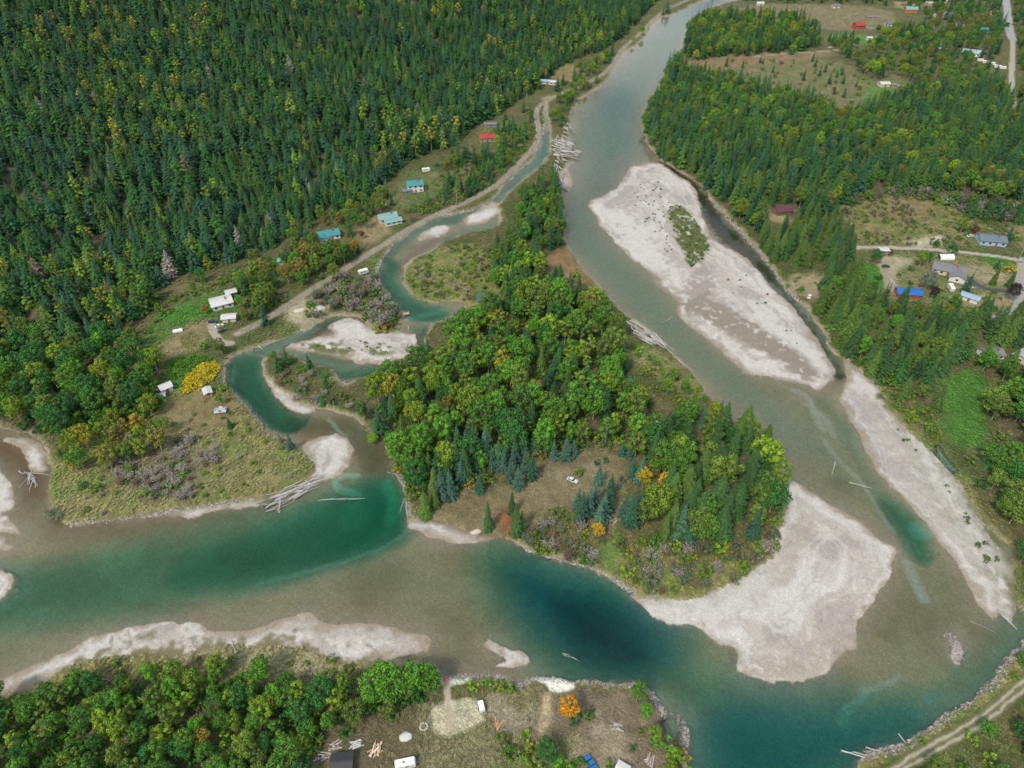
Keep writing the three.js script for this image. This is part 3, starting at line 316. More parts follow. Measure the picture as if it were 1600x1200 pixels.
function colourAt(x, z, site, hill, road) {
  const [h, kind, s] = site, n1 = fbm(x * .35, z * .35, 3), n2 = fbm(x * .06 + 70, z * .06, 4), n3 = fbm(x * 1.3, z * 1.3 + 3, 2);
  if (kind === -1) {
    tmp[0] = .37; tmp[1] = .305; tmp[2] = .175;
    lerpTo([.28, .22, .115], smooth(.36, .68, n2) * .8);
    lerpTo([.40, .345, .255], smooth(8, 0, -s + (n1 - .5) * 6) * .6);
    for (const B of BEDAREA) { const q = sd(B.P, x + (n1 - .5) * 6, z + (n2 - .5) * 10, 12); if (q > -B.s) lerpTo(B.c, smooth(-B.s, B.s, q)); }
    for (const B of BED) { const q = ld(B.L, x + (n2 - .5) * 4, z + (n1 - .5) * 2, 10); if (q < B.w * 1.6) lerpTo(B.c, smooth(B.w * 1.6, B.w * .4, q)); }
    const m = .86 + .28 * n3; tmp[0] *= m; tmp[1] *= m; tmp[2] *= m;
    return;
  }
  if (kind > 0) {
    const streak = fbm(x * .05 + z * .02 + 11, z * .05 - x * .03, 4), fine = fbm(x * .8, z * .8, 3);
    tmp[0] = .56; tmp[1] = .525; tmp[2] = .475;
    lerpTo([.62, .60, .56], smooth(.50, .66, streak));
    lerpTo([.37, .345, .315], smooth(.47, .34, streak) * .8);
    const band = fbm(s * .42 + n2 * 5, (x + z) * .012 + 3, 3); lerpTo([.46, .425, .375], smooth(.52, .64, band) * .7); lerpTo([.66, .645, .61], smooth(.44, .34, band) * .55);
    const rim = s + (n1 - .5) * 5 + (n2 - .5) * 5;
    lerpTo([.33, .27, .19], smooth(3.6, .2, rim) * .8);
    const m = .86 + .28 * fine; tmp[0] *= m; tmp[1] *= m; tmp[2] *= m;
  } else {
    tmp[0] = G_OLIVE[0]; tmp[1] = G_OLIVE[1]; tmp[2] = G_OLIVE[2];
    lerpTo([.125, .10, .05], smooth(.5, .7, n2) * .7);
    if (s < 3.2) lerpTo([.27, .235, .175], smooth(3.2, .4, s + (n1 - .5) * 3));
    if (hill > .3) lerpTo(G_FLOOR, smooth(.3, 2, hill) * .9);
  }
  for (const C of COVER) {
    if (C.sand && kind === 0) continue;
    const q = sd(C.P, x + (n2 - .5) * C.s * 3, z + (n1 - .5) * C.s * 2, 14);
    if (q > -C.s) { if (kind > 0) { const k = smooth(-C.s, C.s, q + (n1 - .5) * 8); lerpTo(C.c, k * smooth(.38, .5, n1 + k * .12)); } else lerpTo(C.c, smooth(-C.s, C.s, q)); }
  }
  if (kind === 0 && tmp[1] > .085 && tmp[0] < .26 && tmp[1] > tmp[0] * .95 && tmp[1] < tmp[0] * 1.5) { const g = tmp[0] + tmp[1], q = smooth(.40, .62, fbm(x * .12 + 20, z * .12 - 6, 4)), w = fbm(x * .5 - 4, z * .5, 3); lerpTo([g * .36, g * .52, g * .14], (1 - q) * .45); lerpTo([g * .66, g * .56, g * .28], q * w * .9); }
  if (kind === 0) { const m = (.66 + .34 * n1 * 2 * (.6 + .8 * n3)) * 1.3; tmp[0] *= m; tmp[1] *= m * (.96 + .08 * n2); tmp[2] *= m; }
  if (road) {
    const R = ROADS[road[0]], e = road[1] + (n1 - .5) * 1.1, t = smooth(R.w + .5, R.w - .5, e);
    let c = R.col; if (R.ruts) { const r = smooth(.62, .15, Math.abs(e - .9)); c = [mix(.16, .44, r), mix(.17, .40, r), mix(.07, .31, r)]; }
    if (R.worn) { const q = smooth(.7, .2, Math.abs(e - 1.15)); const d = fbm(x * .9, z * .9, 2); c = [mix(.25, .37, q) * (.8 + .4 * d), mix(.225, .33, q) * (.8 + .4 * d), mix(.165, .26, q) * (.8 + .4 * d)]; }
    lerpTo([c[0] * (.85 + .3 * n3), c[1] * (.85 + .3 * n3), c[2] * (.85 + .3 * n3)], t);
  }
}

// ---------- fine-grain textures ----------
function grain(size, fn, srgb) {
  const d = new Uint8Array(size * size * 4);
  for (let j = 0; j < size; j++) for (let i = 0; i < size; i++) { const v = fn(i / size, j / size), o = (j * size + i) * 4; const c = Array.isArray(v) ? v : [v, v, v]; for (let k = 0; k < 3; k++) d[o + k] = Math.max(0, Math.min(255, c[k] * 255)); d[o + 3] = 255; }
  const t = new THREE.DataTexture(d, size, size); t.wrapS = t.wrapT = THREE.RepeatWrapping; t.magFilter = THREE.LinearFilter; t.minFilter = THREE.LinearMipmapLinearFilter; t.generateMipmaps = true; if (srgb) t.colorSpace = THREE.SRGBColorSpace; t.needsUpdate = true; return t;
}
function tileNoise(u, v, f, o, s) { let r = 0, a = .5, t = 0; for (let k = 0; k < o; k++) { r += a * pnoise(u * f, v * f, f, s + k * 17); t += a; a *= .5; f *= 2; } return r / t; }
function pnoise(x, y, p, s) { const i = Math.floor(x), j = Math.floor(y); let u = x - i, v = y - j; u = u * u * (3 - 2 * u); v = v * v * (3 - 2 * v); const m = q => ((q % p) + p) % p; const a = hash2(m(i) + s, m(j) - s), b = hash2(m(i + 1) + s, m(j) - s), c = hash2(m(i) + s, m(j + 1) - s), d = hash2(m(i + 1) + s, m(j + 1) - s); return a + (b - a) * u + (c - a) * v + (a - b - c + d) * u * v; }
const clone = (t, r) => { const c = t.clone(); c.repeat.set(r, r); c.needsUpdate = true; return c; };
const cobbleTex = grain(512, (u, v) => .76 + .24 * tileNoise(u, v, 64, 3, 3) * (.7 + .6 * tileNoise(u, v, 8, 3, 9)), true);
const turfTex = grain(512, (u, v) => { const a = tileNoise(u, v, 48, 4, 21), b = tileNoise(u, v, 6, 3, 33); return [.68 + .42 * a * (.6 + .8 * b), .70 + .40 * a * (.65 + .7 * b), .64 + .44 * a * (.55 + .8 * b)]; }, true);
const reliefTex = grain(512, (u, v) => tileNoise(u, v, 32, 5, 51));
const rippleTex = grain(512, (u, v) => .5 * tileNoise(u, v * 1, 12, 4, 71) + .5 * tileNoise(u, v, 40, 3, 77));

// ---------- ground mesh: one height grid, finer near the viewpoint, cut into its pieces ----------
const rows = [260, 120, 20, -30], cols = [];
{
  const F = 1105, c = Math.cos(TILT), s = Math.sin(TILT), N = 690;
  for (let r = 0; r <= N; r++) { const y = -((1300 - 1372 * r / N) - 600) / F; rows.push((y * s + c) * EYE / (y * c - s)); }
  let last = rows[rows.length - 1]; for (let k = 0; k < 16; k++) rows.push(last = last - 40 - Math.abs(last) * .10);
  for (const q of [-14, -8, -5, -3.2, -2.2, -1.6, -1.3]) cols.push(q);
  const M = 880; for (let k = 0; k <= M; k++) cols.push(-1.12 + 2.24 * k / M);
  for (const q of [1.3, 1.6, 2.2, 3.2, 5, 8, 14]) cols.push(q);
}
const NR = rows.length, NC = cols.length, NV = NR * NC;
const gx = new Float32Array(NV), gy = new Float32Array(NV), gz = new Float32Array(NV), gc = new Float32Array(NV * 3), gk = new Int16Array(NV);
const wet = new Uint8Array(NV);
for (let r = 0; r < NR; r++) {
  const z = rows[r], half = Math.max(80, (-z * Math.cos(TILT) + EYE * Math.sin(TILT)) * 800 / 1105);
  for (let c = 0; c < NC; c++) {
    const x = cols[c] * half, o = r * NC + c, site = siteAt(x, z), hill = site[1] === 0 ? hillAt(x, z) : 0, road = site[1] >= 0 ? roadAt(x, z) : null;
    gx[o] = x; gz[o] = z; gy[o] = site[0] + hill;
    colourAt(x, z, site, hill, road);
    gc[o * 3] = tmp[0]; gc[o * 3 + 1] = tmp[1]; gc[o * 3 + 2] = tmp[2];
    gk[o] = road && road[1] < ROADS[road[0]].w ? 1000 + road[0] : site[1];
    wet[o] = gy[o] < .12 ? 1 : 0;
  }
}
const gn = new Float32Array(NV * 3);
for (let r = 0; r < NR; r++) for (let c = 0; c < NC; c++) {
  const o = r * NC + c, a = c > 0 ? o - 1 : o, b = c < NC - 1 ? o + 1 : o, d = r > 0 ? o - NC : o, e = r < NR - 1 ? o + NC : o;
  const ux = gx[b] - gx[a], uy = gy[b] - gy[a], uz = gz[b] - gz[a], vx = gx[e] - gx[d], vy = gy[e] - gy[d], vz = gz[e] - gz[d];
  let nx = uy * vz - uz * vy, ny = uz * vx - ux * vz, nz = ux * vy - uy * vx; const l = Math.hypot(nx, ny, nz) * (ny < 0 ? -1 : 1); gn[o * 3] = nx / l; gn[o * 3 + 1] = ny / l; gn[o * 3 + 2] = nz / l;
}
function groundPiece(name, quads, material, label, level) {
  const map = new Map(), pos = [], nor = [], col = [], uv = [], idx = [];
  const id = o => { let k = map.get(o); if (k === undefined) { k = map.size; map.set(o, k); pos.push(gx[o], level === undefined ? gy[o] : level, gz[o]); if (level === undefined) nor.push(gn[o * 3], gn[o * 3 + 1], gn[o * 3 + 2]); else nor.push(0, 1, 0); col.push(gc[o * 3], gc[o * 3 + 1], gc[o * 3 + 2]); uv.push(gx[o], -gz[o]); } return k; };
  for (const o of quads) { const a = id(o), b = id(o + 1), c = id(o + NC), d = id(o + NC + 1); idx.push(a, b, c, b, d, c); }
  const g = new THREE.BufferGeometry();
  g.setAttribute('position', new THREE.Float32BufferAttribute(pos, 3)); g.setAttribute('normal', new THREE.Float32BufferAttribute(nor, 3));
  if (level === undefined) g.setAttribute('color', new THREE.Float32BufferAttribute(col, 3));
  g.setAttribute('uv', new THREE.Float32BufferAttribute(uv, 2)); g.setIndex(idx);
  const m = new THREE.Mesh(g, material); m.name = numbered(name); m.receiveShadow = true; m.castShadow = level === undefined; m.userData = { kind: 'structure', label };
  scene.add(m); return m;
}
const taken = {};
function numbered(n) { const k = taken[n] = (taken[n] ?? -1) + 1; return k ? n + '_' + String(k).padStart(3, '0') : n; }
const groundMat = new THREE.MeshStandardMaterial({ vertexColors: true, roughness: .95, map: clone(turfTex, 1 / 23), bumpMap: clone(reliefTex, 1 / 14), bumpScale: .5 });
const gravelMat = new THREE.MeshStandardMaterial({ vertexColors: true, roughness: .9, map: clone(cobbleTex, 1 / 17), bumpMap: clone(reliefTex, 1 / 9), bumpScale: .16 });
const bedMat = new THREE.MeshStandardMaterial({ vertexColors: true, roughness: .95, map: clone(cobbleTex, 1 / 19) });
const roadMat = new THREE.MeshStandardMaterial({ vertexColors: true, roughness: .92, map: clone(cobbleTex, 1 / 13) });
const waterMat = new THREE.MeshPhysicalMaterial({ color: 0xffffff, roughness: .03, transmission: 1, thickness: 2, ior: 1.333, attenuationColor: new THREE.Color().setRGB(.71, .922, .892), attenuationDistance: 1, bumpMap: clone(rippleTex, 1 / 16), bumpScale: .014 });
{
  const byKind = new Map(), water = [];
  for (let r = 0; r < NR - 1; r++) for (let c = 0; c < NC - 1; c++) {
    const o = r * NC + c, k = [gk[o], gk[o + 1], gk[o + NC], gk[o + NC + 1]];
    const kind = k.filter(q => q === k[0]).length >= 2 ? k[0] : k[1];
    (byKind.get(kind) ?? byKind.set(kind, []).get(kind)).push(o);
    if (wet[o] || wet[o + 1] || wet[o + NC] || wet[o + NC + 1]) water.push(o);
  }
  const barLabel = ['pale gravel bar at the head of the narrow channel beside the road', 'small pale gravel spit in the narrow channel under the road bank', 'thin sand beach on the inside of the channel bend', 'gravel bar with grass between the backwater and the island', 'thin tongue of sand at the emerald pool', 'round pale gravel bar at the tip of the yellow meadow', 'sand bar under the driftwood at the meadow corner', 'gravel bar edge beyond the brown shallows', 'thin gravel spit in the brown shallows', 'gravel bar edge in green water', 'gravel under the large driftwood jam', 'long gravel bar with grass patch beside the dark side channel', 'long gravel bar along the creek bank with shrubs on it', 'broad pale point bar below the cedar grove', 'pale gravel beach between emerald pool and dry meadow', 'small hooked sand bar in the blue pool', 'small strip of stones in brown shallows', 'grey gravel beach in front of the broadleaf wood', 'narrow sand strip under the yellow meadow bank', 'gravel under the driftwood pile on the island shore'];
  const roadLabel = ['dusty gravel road along the river under the hill', 'two-rut gravel track above the stone bank', 'thin pale lane past the white sheds', 'gravel lane curving by the purple tree', 'pale straight paved road through the far village', 'gravel end of the far straight road', 'dark asphalt driveway at the grey-roofed house', 'pale path down to the red parasol', 'dirt track past the parked dark car', 'dirt track across the far field', 'dirt yard at the white-roofed farmhouse'];
  for (const [kind, quads] of [...byKind].sort((a, b) => a[0] - b[0])) {
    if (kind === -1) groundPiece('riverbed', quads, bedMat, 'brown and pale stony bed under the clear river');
    else if (kind === 0) groundPiece('ground', quads, groundMat, 'grass, soil and forest floor of the valley and hillside');
    else if (kind >= 1000) groundPiece(ROADS[kind - 1000].name, quads, roadMat, roadLabel[kind - 1000]);
    else groundPiece(BARS[kind - 1].name, quads, gravelMat, barLabel[kind - 1]);
  }
  const w = groundPiece('river', water, waterMat, 'clear green, teal and brown river water', 0);
}
console.log('ground done', NV);

// ---------- plants ----------
function geo(pos, nor, col, idx) {
  const g = new THREE.BufferGeometry();
  g.setAttribute('position', new THREE.Float32BufferAttribute(pos, 3)); g.setAttribute('normal', new THREE.Float32BufferAttribute(nor, 3));
  if (col) g.setAttribute('color', new THREE.Float32BufferAttribute(col, 3));
  if (idx) g.setIndex(idx); return g;
}
class Leaves {
  constructor() { this.p = []; this.n = []; this.c = []; }
  tri(a, b, c, tint, out, bend = .5) {
    const ux = b[0] - a[0], uy = b[1] - a[1], uz = b[2] - a[2], vx = c[0] - a[0], vy = c[1] - a[1], vz = c[2] - a[2];
    let nx = uy * vz - uz * vy, ny = uz * vx - ux * vz, nz = ux * vy - uy * vx; const l = Math.hypot(nx, ny, nz) || 1; nx /= l; ny /= l; nz /= l;
    let A = a, B = b, C = c;
    if (nx * out[0] + ny * out[1] + nz * out[2] < 0) { nx = -nx; ny = -ny; nz = -nz; B = c; C = b; }
    nx = mix(nx, out[0], bend); ny = mix(ny, out[1], bend); nz = mix(nz, out[2], bend); const m = Math.hypot(nx, ny, nz) || 1;
    this.p.push(...A, ...B, ...C); for (let k = 0; k < 3; k++) { this.n.push(nx / m, ny / m, nz / m); this.c.push(...tint); }
  }
  build() { return geo(this.p, this.n, this.c); }
}
function limb(pts, radii, sides = 6) {
  const pos = [], nor = [], idx = [];
  pts.forEach((p, i) => { for (let k = 0; k < sides; k++) { const a = k / sides * 2 * Math.PI; pos.push(p[0] + Math.cos(a) * radii[i], p[1], p[2] + Math.sin(a) * radii[i]); nor.push(Math.cos(a), .1, Math.sin(a)); } });
  for (let i = 0; i < pts.length - 1; i++) for (let k = 0; k < sides; k++) { const a = i * sides + k, b = i * sides + (k + 1) % sides; idx.push(a, a + sides, b, b, a + sides, b + sides); }
  return geo(pos, nor, null, idx);
}
const shadeOf = (R, s) => { const v = 1 + (R() - .5) * s; return [v * (1 + (R() - .5) * .12), v, v * (1 + (R() - .5) * .12)]; };
// conifers: whorls of drooping fronds; shape sets the outline
function conifer(seed, o) {
  const R = rngOf(seed), L = new Leaves(), h = o.h; let y = h * o.start;
  const lean = [(R() - .5) * .02 * h, (R() - .5) * .02 * h];
  while (y < h * .985) {
    const t = (y - h * o.start) / (h * (1 - o.start)), rad = Math.max(.28, o.r * Math.pow(1 - t, o.pow) * (t < .1 ? .72 + 2.8 * t : 1)), n = Math.max(4, Math.round(o.per * (.55 + .45 * (1 - t)))), off = R() * 7;
    for (let k = 0; k < n; k++) {
      const a = off + (k + (R() - .5) * .7) / n * 2 * Math.PI, len = rad * (1 - o.vary + R() * o.vary * 1.5), ca = Math.cos(a), sa = Math.sin(a), tint = shadeOf(R, .55), y0 = y + (R() - .5) * .5;
      const droop = o.droop * (.6 + R() * .8), w = len * o.wide * (.8 + R() * .5) + .12;
      const at = (s, q, dn) => { const r = len * s, yy = y0 + len * (o.lift * s - droop * s * s) - dn; return [lean[0] * t + ca * r - sa * q, yy, lean[1] * t + sa * r + ca * q]; };
      const prof = [.35, .95, .85, .5, 0], st = [.06, .34, .6, .84, 1.06];
      const up = [ca * .55, .75, sa * .55];
      for (let j = 0; j < 4; j++) {
        const w0 = w * prof[j] * (.8 + R() * .5), w1 = w * prof[j + 1] * (.55 + R() * .5), s0 = st[j], s1 = st[j + 1], jag = w0 * .55;
        for (const q of [-1, 1]) {
          L.tri(at(s0, 0, 0), at(s0 + (s1 - s0) * .55, q * w0, jag), at(s1, 0, 0), tint, up, o.bend);
          if (w1 > .02 && R() < .85) L.tri(at(s0 + (s1 - s0) * .5, q * w0 * .4, jag * .4), at(s1 + .04, q * w1 * 1.25, jag), at(s1, 0, 0), tint, up, o.bend);
        }
      }
    }
    y += o.gap * (1.12 - .55 * t) * (.8 + R() * .4);
  }
  const tip = [lean[0], h * 1.02, lean[1]];
  for (let k = 0; k < 4; k++) { const a = k * 1.57; L.tri(tip, [lean[0] + Math.cos(a) * .3, h * .94, lean[1] + Math.sin(a) * .3], [lean[0] + Math.cos(a + 1.2) * .3, h * .94, lean[1] + Math.sin(a + 1.2) * .3], [1, 1, 1], [Math.cos(a), .3, Math.sin(a)]); }
  return { crown: L.build(), trunk: limb([[0, -.6, 0], [lean[0] * .3, h * .35, lean[1] * .3], [lean[0] * .9, h * .9, lean[1] * .9]], [o.tr, o.tr * .7, .06]) };
}
// broadleaf: limbs that carry lobes, leaf clumps spread over and inside each lobe
function broadleaf(seed, o) {
  const R = rngOf(seed), L = new Leaves(), h = o.h, lobes = [], limbs = [];
  const g3 = () => { let x, y, z, l; do { x = R() * 2 - 1; y = R() * 2 - 1; z = R() * 2 - 1; l = x * x + y * y + z * z; } while (l > 1 || l < .02); l = Math.sqrt(l); return [x / l, y / l, z / l]; };
  const cy = h * o.mid, ry = h * o.tall;
  for (let k = 0; k < o.lobes; k++) {
    const t = (k + R()) / o.lobes, yy = 1 - 1.75 * t, rr = Math.sqrt(Math.max(0, 1 - yy * yy * .86)), a = k * 2.4 + R() * 1.1, q = .40 + R() * .55;
    lobes.push({ c: [Math.cos(a) * rr * o.r * q * 1.1, cy + yy * ry * .78, Math.sin(a) * rr * o.r * q * 1.1], r: o.r * (.22 + R() * .26) * (yy > .6 ? .8 : 1) });
  }
  for (const B of lobes) {
    const n = Math.round(o.leaves / o.lobes * (B.r / (o.r * .42)) ** 2), hue = shadeOf(R, .35);
    for (let k = 0; k < n; k++) {
      const d = g3(), f = .55 + .5 * Math.sqrt(R()); if (d[1] < -.55 && R() < .6) continue;
      const wob = .82 + .36 * R(), p = [B.c[0] + d[0] * B.r * f * wob, B.c[1] + d[1] * B.r * f * .82 * wob, B.c[2] + d[2] * B.r * f * wob];
      const e = g3(), s = o.leaf * (.55 + R() * .9), dt = d[0] * e[0] + d[1] * e[1] + d[2] * e[2];
      let u = [e[0] - d[0] * dt * .75, e[1] - d[1] * dt * .75 - .25, e[2] - d[2] * dt * .75]; const ul = Math.hypot(...u) || 1; u = u.map(v => v / ul);
      const v = [d[1] * u[2] - d[2] * u[1], d[2] * u[0] - d[0] * u[2], d[0] * u[1] - d[1] * u[0]], tint = shadeOf(R, .4).map((q, i) => q * hue[i]);
      const P = (a, b, c) => [p[0] + u[0] * a * s + v[0] * b * s + d[0] * c * s, p[1] + u[1] * a * s + v[1] * b * s + d[1] * c * s, p[2] + u[2] * a * s + v[2] * b * s + d[2] * c * s];
      const up = [d[0] * .8, d[1] * .8 + .35, d[2] * .8];
      L.tri(P(-.55, -.1, -.1), P(.05, .42, .06), P(.6, .05, -.12), tint, up, o.bend); L.tri(P(-.5, -.05, -.1), P(.1, -.4, .02), P(.6, .05, -.12), tint, up, o.bend);
    }
  }
  limbs.push(limb([[0, -.6, 0], [.1, h * .25, .05], [-.1, h * .55, .1], [0, h * .8, 0]], [o.tr, o.tr * .75, o.tr * .45, .05]));
  for (let k = 0; k < Math.min(7, lobes.length); k++) { const B = lobes[(k * 2) % lobes.length], y0 = h * (.22 + .06 * k); limbs.push(limb([[0, y0, 0], [B.c[0] * .55, mix(y0, B.c[1], .6), B.c[2] * .55], B.c], [o.tr * .42, o.tr * .26, .04], 5)); }
  return { crown: L.build(), trunk: mergeGeometries(limbs) };
}
// leafless shrub: a fan of thin twigs with a few dry leaves
function twigs(seed, o) {
  const R = rngOf(seed), L = new Leaves();
  for (let k = 0; k < o.n; k++) {
    const a = R() * 6.283, b = Math.pow(R(), .6) * 1.05, len = o.h * (.55 + R() * .6) * (1 - .25 * b), x0 = (R() - .5) * o.r, z0 = (R() - .5) * o.r, tint = shadeOf(R, .5);
    const dx = Math.cos(a) * Math.sin(b), dz = Math.sin(a) * Math.sin(b), dy = Math.cos(b), ex = x0 + dx * len, ey = dy * len, ez = z0 + dz * len, w = .05 + R() * .07;
    L.tri([x0 - dz * w - w, -.1, z0 + dx * w], [x0 + w, -.1, z0 - w], [ex, ey, ez], tint, [dx, .6, dz], .3);
    for (let j = 0; j < 7; j++) { const s = .35 + R() * .65, px = x0 + dx * len * s, py = dy * len * s, pz = z0 + dz * len * s, l = .35 + R() * .55, q = R() * 6.28; L.tri([px, py, pz], [px + Math.cos(q) * l, py + l * (.3 + R() * .6), pz + Math.sin(q) * l], [px + Math.cos(q + .5) * l * .6, py + l * .5, pz + Math.sin(q + .5) * l * .6], shadeOf(R, .6), [dx, .7, dz], .4); }
  }
  return { crown: L.build(), trunk: limb([[0, -.3, 0], [.05, o.h * .3, 0], [.1, o.h * .6, .05]], [.12, .08, .03], 5) };
}
const KINDS = {
  conifer: { geos: [1, 2, 3, 4, 5].map(k => conifer(100 + k, { h: 20, r: 3.9 + (k % 3) * .4, pow: .78, start: .08, per: 8, droop: .42, lift: .12, wide: .27, gap: 1.25, bend: .22, vary: .5, tr: .26 })), noun: 'conifer' },
  spruce: { geos: [1, 2, 3].map(k => conifer(200 + k, { h: 16, r: 3.2 + k * .15, pow: .88, start: .05, per: 10, droop: .30, lift: .12, wide: .27, gap: 1.0, bend: .22, vary: .42, tr: .25 })), noun: 'spruce' },
  cedar: { geos: [1, 2, 3, 4].map(k => conifer(300 + k, { h: 20, r: 5.0 + (k % 2) * .5, pow: .7, start: .02, per: 14, droop: .66, lift: .24, wide: .30, gap: 1.05, bend: .25, vary: .3, tr: .4 })), noun: 'cedar' },
  broadleaf: { geos: [1, 2, 3, 4, 5].map(k => broadleaf(400 + k, { h: 20, r: [0, 5.4, 4.5, 5.8, 4.9, 6.1][k], mid: [0, .62, .58, .63, .6, .64][k], tall: [0, .38, .42, .36, .42, .36][k], lobes: 24 + 2 * k, leaves: 3000, leaf: .82, bend: .55, tr: .33 })), noun: 'broadleaf tree' },
  birch: { geos: [1, 2, 3].map(k => broadleaf(500 + k, { h: 18, r: 3.0, mid: .64, tall: .36, lobes: 12, leaves: 620, leaf: .95, bend: .4, tr: .2 })), noun: 'slender tree' },
  shrub: { geos: [1, 2, 3, 4].map(k => broadleaf(600 + k, { h: 4, r: 2.5, mid: .42, tall: .5, lobes: 8, leaves: 330, leaf: .72, bend: .5, tr: .1 })), noun: 'shrub' },
  bare_shrub: { geos: [1, 2, 3].map(k => twigs(700 + k, { h: 4.2, r: 1.8, n: 46 })), noun: 'leafless shrub' },
};
// colours of leaves (linear), by name
const LEAF = {
  dark: [.016, .072, .023], fir: [.030, .110, .020], firlight: [.064, .140, .022], firblue: [.024, .090, .046], spruce: [.045, .112, .076], cedar: [.064, .125, .018], cedardark: [.032, .090, .020],
  green: [.080, .215, .017], deep: [.034, .155, .022], bright: [.105, .285, .015], lime: [.190, .310, .015], olive: [.130, .215, .024], yellow: [.34, .31, .025], gold: [.66, .46, .014], lemon: [.60, .52, .02], amber: [.70, .36, .01], ochre: [.20, .20, .03], orange: [.34, .17, .03], rust: [.16, .065, .03], grey: [.25, .23, .20], greygreen: [.125, .155, .085], brown: [.16, .12, .08], purple: [.035, .018, .022], silver: [.16, .185, .13],
};
const WORD = { dark: 'dark green', fir: 'mid green', firlight: 'light green', firblue: 'blue green', spruce: 'blue green', cedar: 'yellow green', cedardark: 'dark green', green: 'green', deep: 'deep green', bright: 'bright green', lime: 'lime green', olive: 'olive', yellow: 'yellow', gold: 'golden yellow', lemon: 'lemon yellow', amber: 'amber yellow', ochre: 'ochre', orange: 'orange', rust: 'rust red', grey: 'grey', greygreen: 'grey green', brown: 'brown', purple: 'purple', silver: 'silvery' };
const plants = [];
const Rp = rngOf(77);
function plant(kind, x, z, size, leaf, zone, wide = 1) { plants.push({ kind, x, z, y: heightAt(x, z), size, leaf, zone, wide, turn: Rp() * 6.28, v: Math.floor(Rp() * 97), j: [.85 + Rp() * .3, .88 + Rp() * .24, .85 + Rp() * .3], bright: .78 + Rp() * .44 }); }
const pick = w => { let t = 0; for (const k in w) t += w[k]; let q = Rp() * t; for (const k in w) { q -= w[k]; if (q <= 0) return k; } };
const keepOut = [];
function clear(x, z, r) { keepOut.push([x, z, r]); }
function free(x, z, site) {
  for (const [a, b, r] of keepOut) if ((x - a) ** 2 + (z - b) ** 2 < r * r) return false;
  if (site[0] < .35) return false;
  const r = roadAt(x, z); if (r && r[1] < ROADS[r[0]].w + .8) return false;
  return true;
}
// whether a spot lies in or near the ground that the survey covers
function inSurvey(x, z, y, margin) {
  const dy = y - EYE, c = Math.cos(TILT), s = Math.sin(TILT), d = -z * c - dy * s, up = -z * -s * -1 * -1; 
  if (d < 20) return false;
  const v = (dy * c - z * s) / d, u = x / d;
  return Math.abs(u) < .724 + margin && v > -.543 - margin * 1.6 && v < .543 + margin;
}
// fill an outline: spacing in metres, kinds {kind: weight}, per kind leaf weights and size range
function grow(outline, zone, gap, spec, opt = {}) {
  const P = poly(outline, 1), kinds = {}; for (const k in spec) kinds[k] = spec[k].w;
  const x0 = Math.max(P.x0, -1100), x1 = Math.min(P.x1, 1100), z0 = Math.max(P.z0, -1500), z1 = Math.min(P.z1, -20);
  for (let z = z0; z < z1; z += gap) for (let x = x0; x < x1; x += gap) {
    const px = x + (Rp() - .5) * gap * 1.05, pz = z + (Rp() - .5) * gap * 1.05, keep = Rp();
    if (!inSurvey(px, pz, opt.hill ? 40 : 2, opt.hill ? .12 : opt.margin ?? .07)) continue;
    if (opt.patch && fbm(px * opt.patch + 13, pz * opt.patch, 3) < (opt.cut ?? .45)) continue;
    if (opt.thin && keep < opt.thin) continue;
    if (sd(P, px, pz, 1) < 0) continue;
    if (opt.not && opt.not.some(Q => sd(Q, px, pz, 1) > 0)) continue;
    const site = siteAt(px, pz); if (!free(px, pz, site) || (site[1] !== 0 && !opt.onBar)) continue;
    let kind, leaf; const n = fbm(px * .012 + 5, pz * .012 - 8, 3);
    kind = pick(opt.kinds ? opt.kinds(px, pz, n) : kinds);
    const S = spec[kind]; leaf = pick(S.leaf); let sz = mix(S.size[0], S.size[1], Math.pow(Rp(), .8)); if (opt.hill) sz *= .62 + .8 * fbm(px * .03 + 2, pz * .03 + 44, 3);
    plant(kind, px, pz, sz, leaf, zone, S.wide ? mix(S.wide[0], S.wide[1], Rp()) : 1);
  }
}
const LEAFY = { w: 1, leaf: { green: 5, deep: 3, bright: 3, lime: 2, olive: 3, yellow: .4, ochre: .4 }, size: [12, 22] };
const ZONE = {
  hill: 'on the wooded hillside above the river road', foot: 'in the wood below the lawn of the white-roofed farmhouse', pen: 'on the yellow meadow beside the emerald pool', road: 'along the river road near the turquoise roofs', isle: 'in the wood on the island between the river arms', islespruce: 'around the dry clearing on the island', islesouth: 'in the thicket along the island shore below the clearing', islenorth: 'on the narrow head of the island near the log jam', grove: 'in the grove beside the broad pale point bar', eastwood: 'in the forest beyond the dark side channel', eastbank: 'along the bank of the dark side channel', wet: 'in the marsh beside the thin pale lane', yard: 'in the yards around the grey-roofed house', eastmid: 'in the wood between the blue-roofed house and the long bar', eastlow: 'behind the bright green lawn by the creek', creek: 'along the creek behind the shrubby gravel bar', far: 'among the far fields and village houses', south: 'in the wood behind the grey gravel beach', point: 'at the edge of the bare dirt lot', track: 'beside the two-rut track above the stone bank', bar: 'on a gravel bar',
};
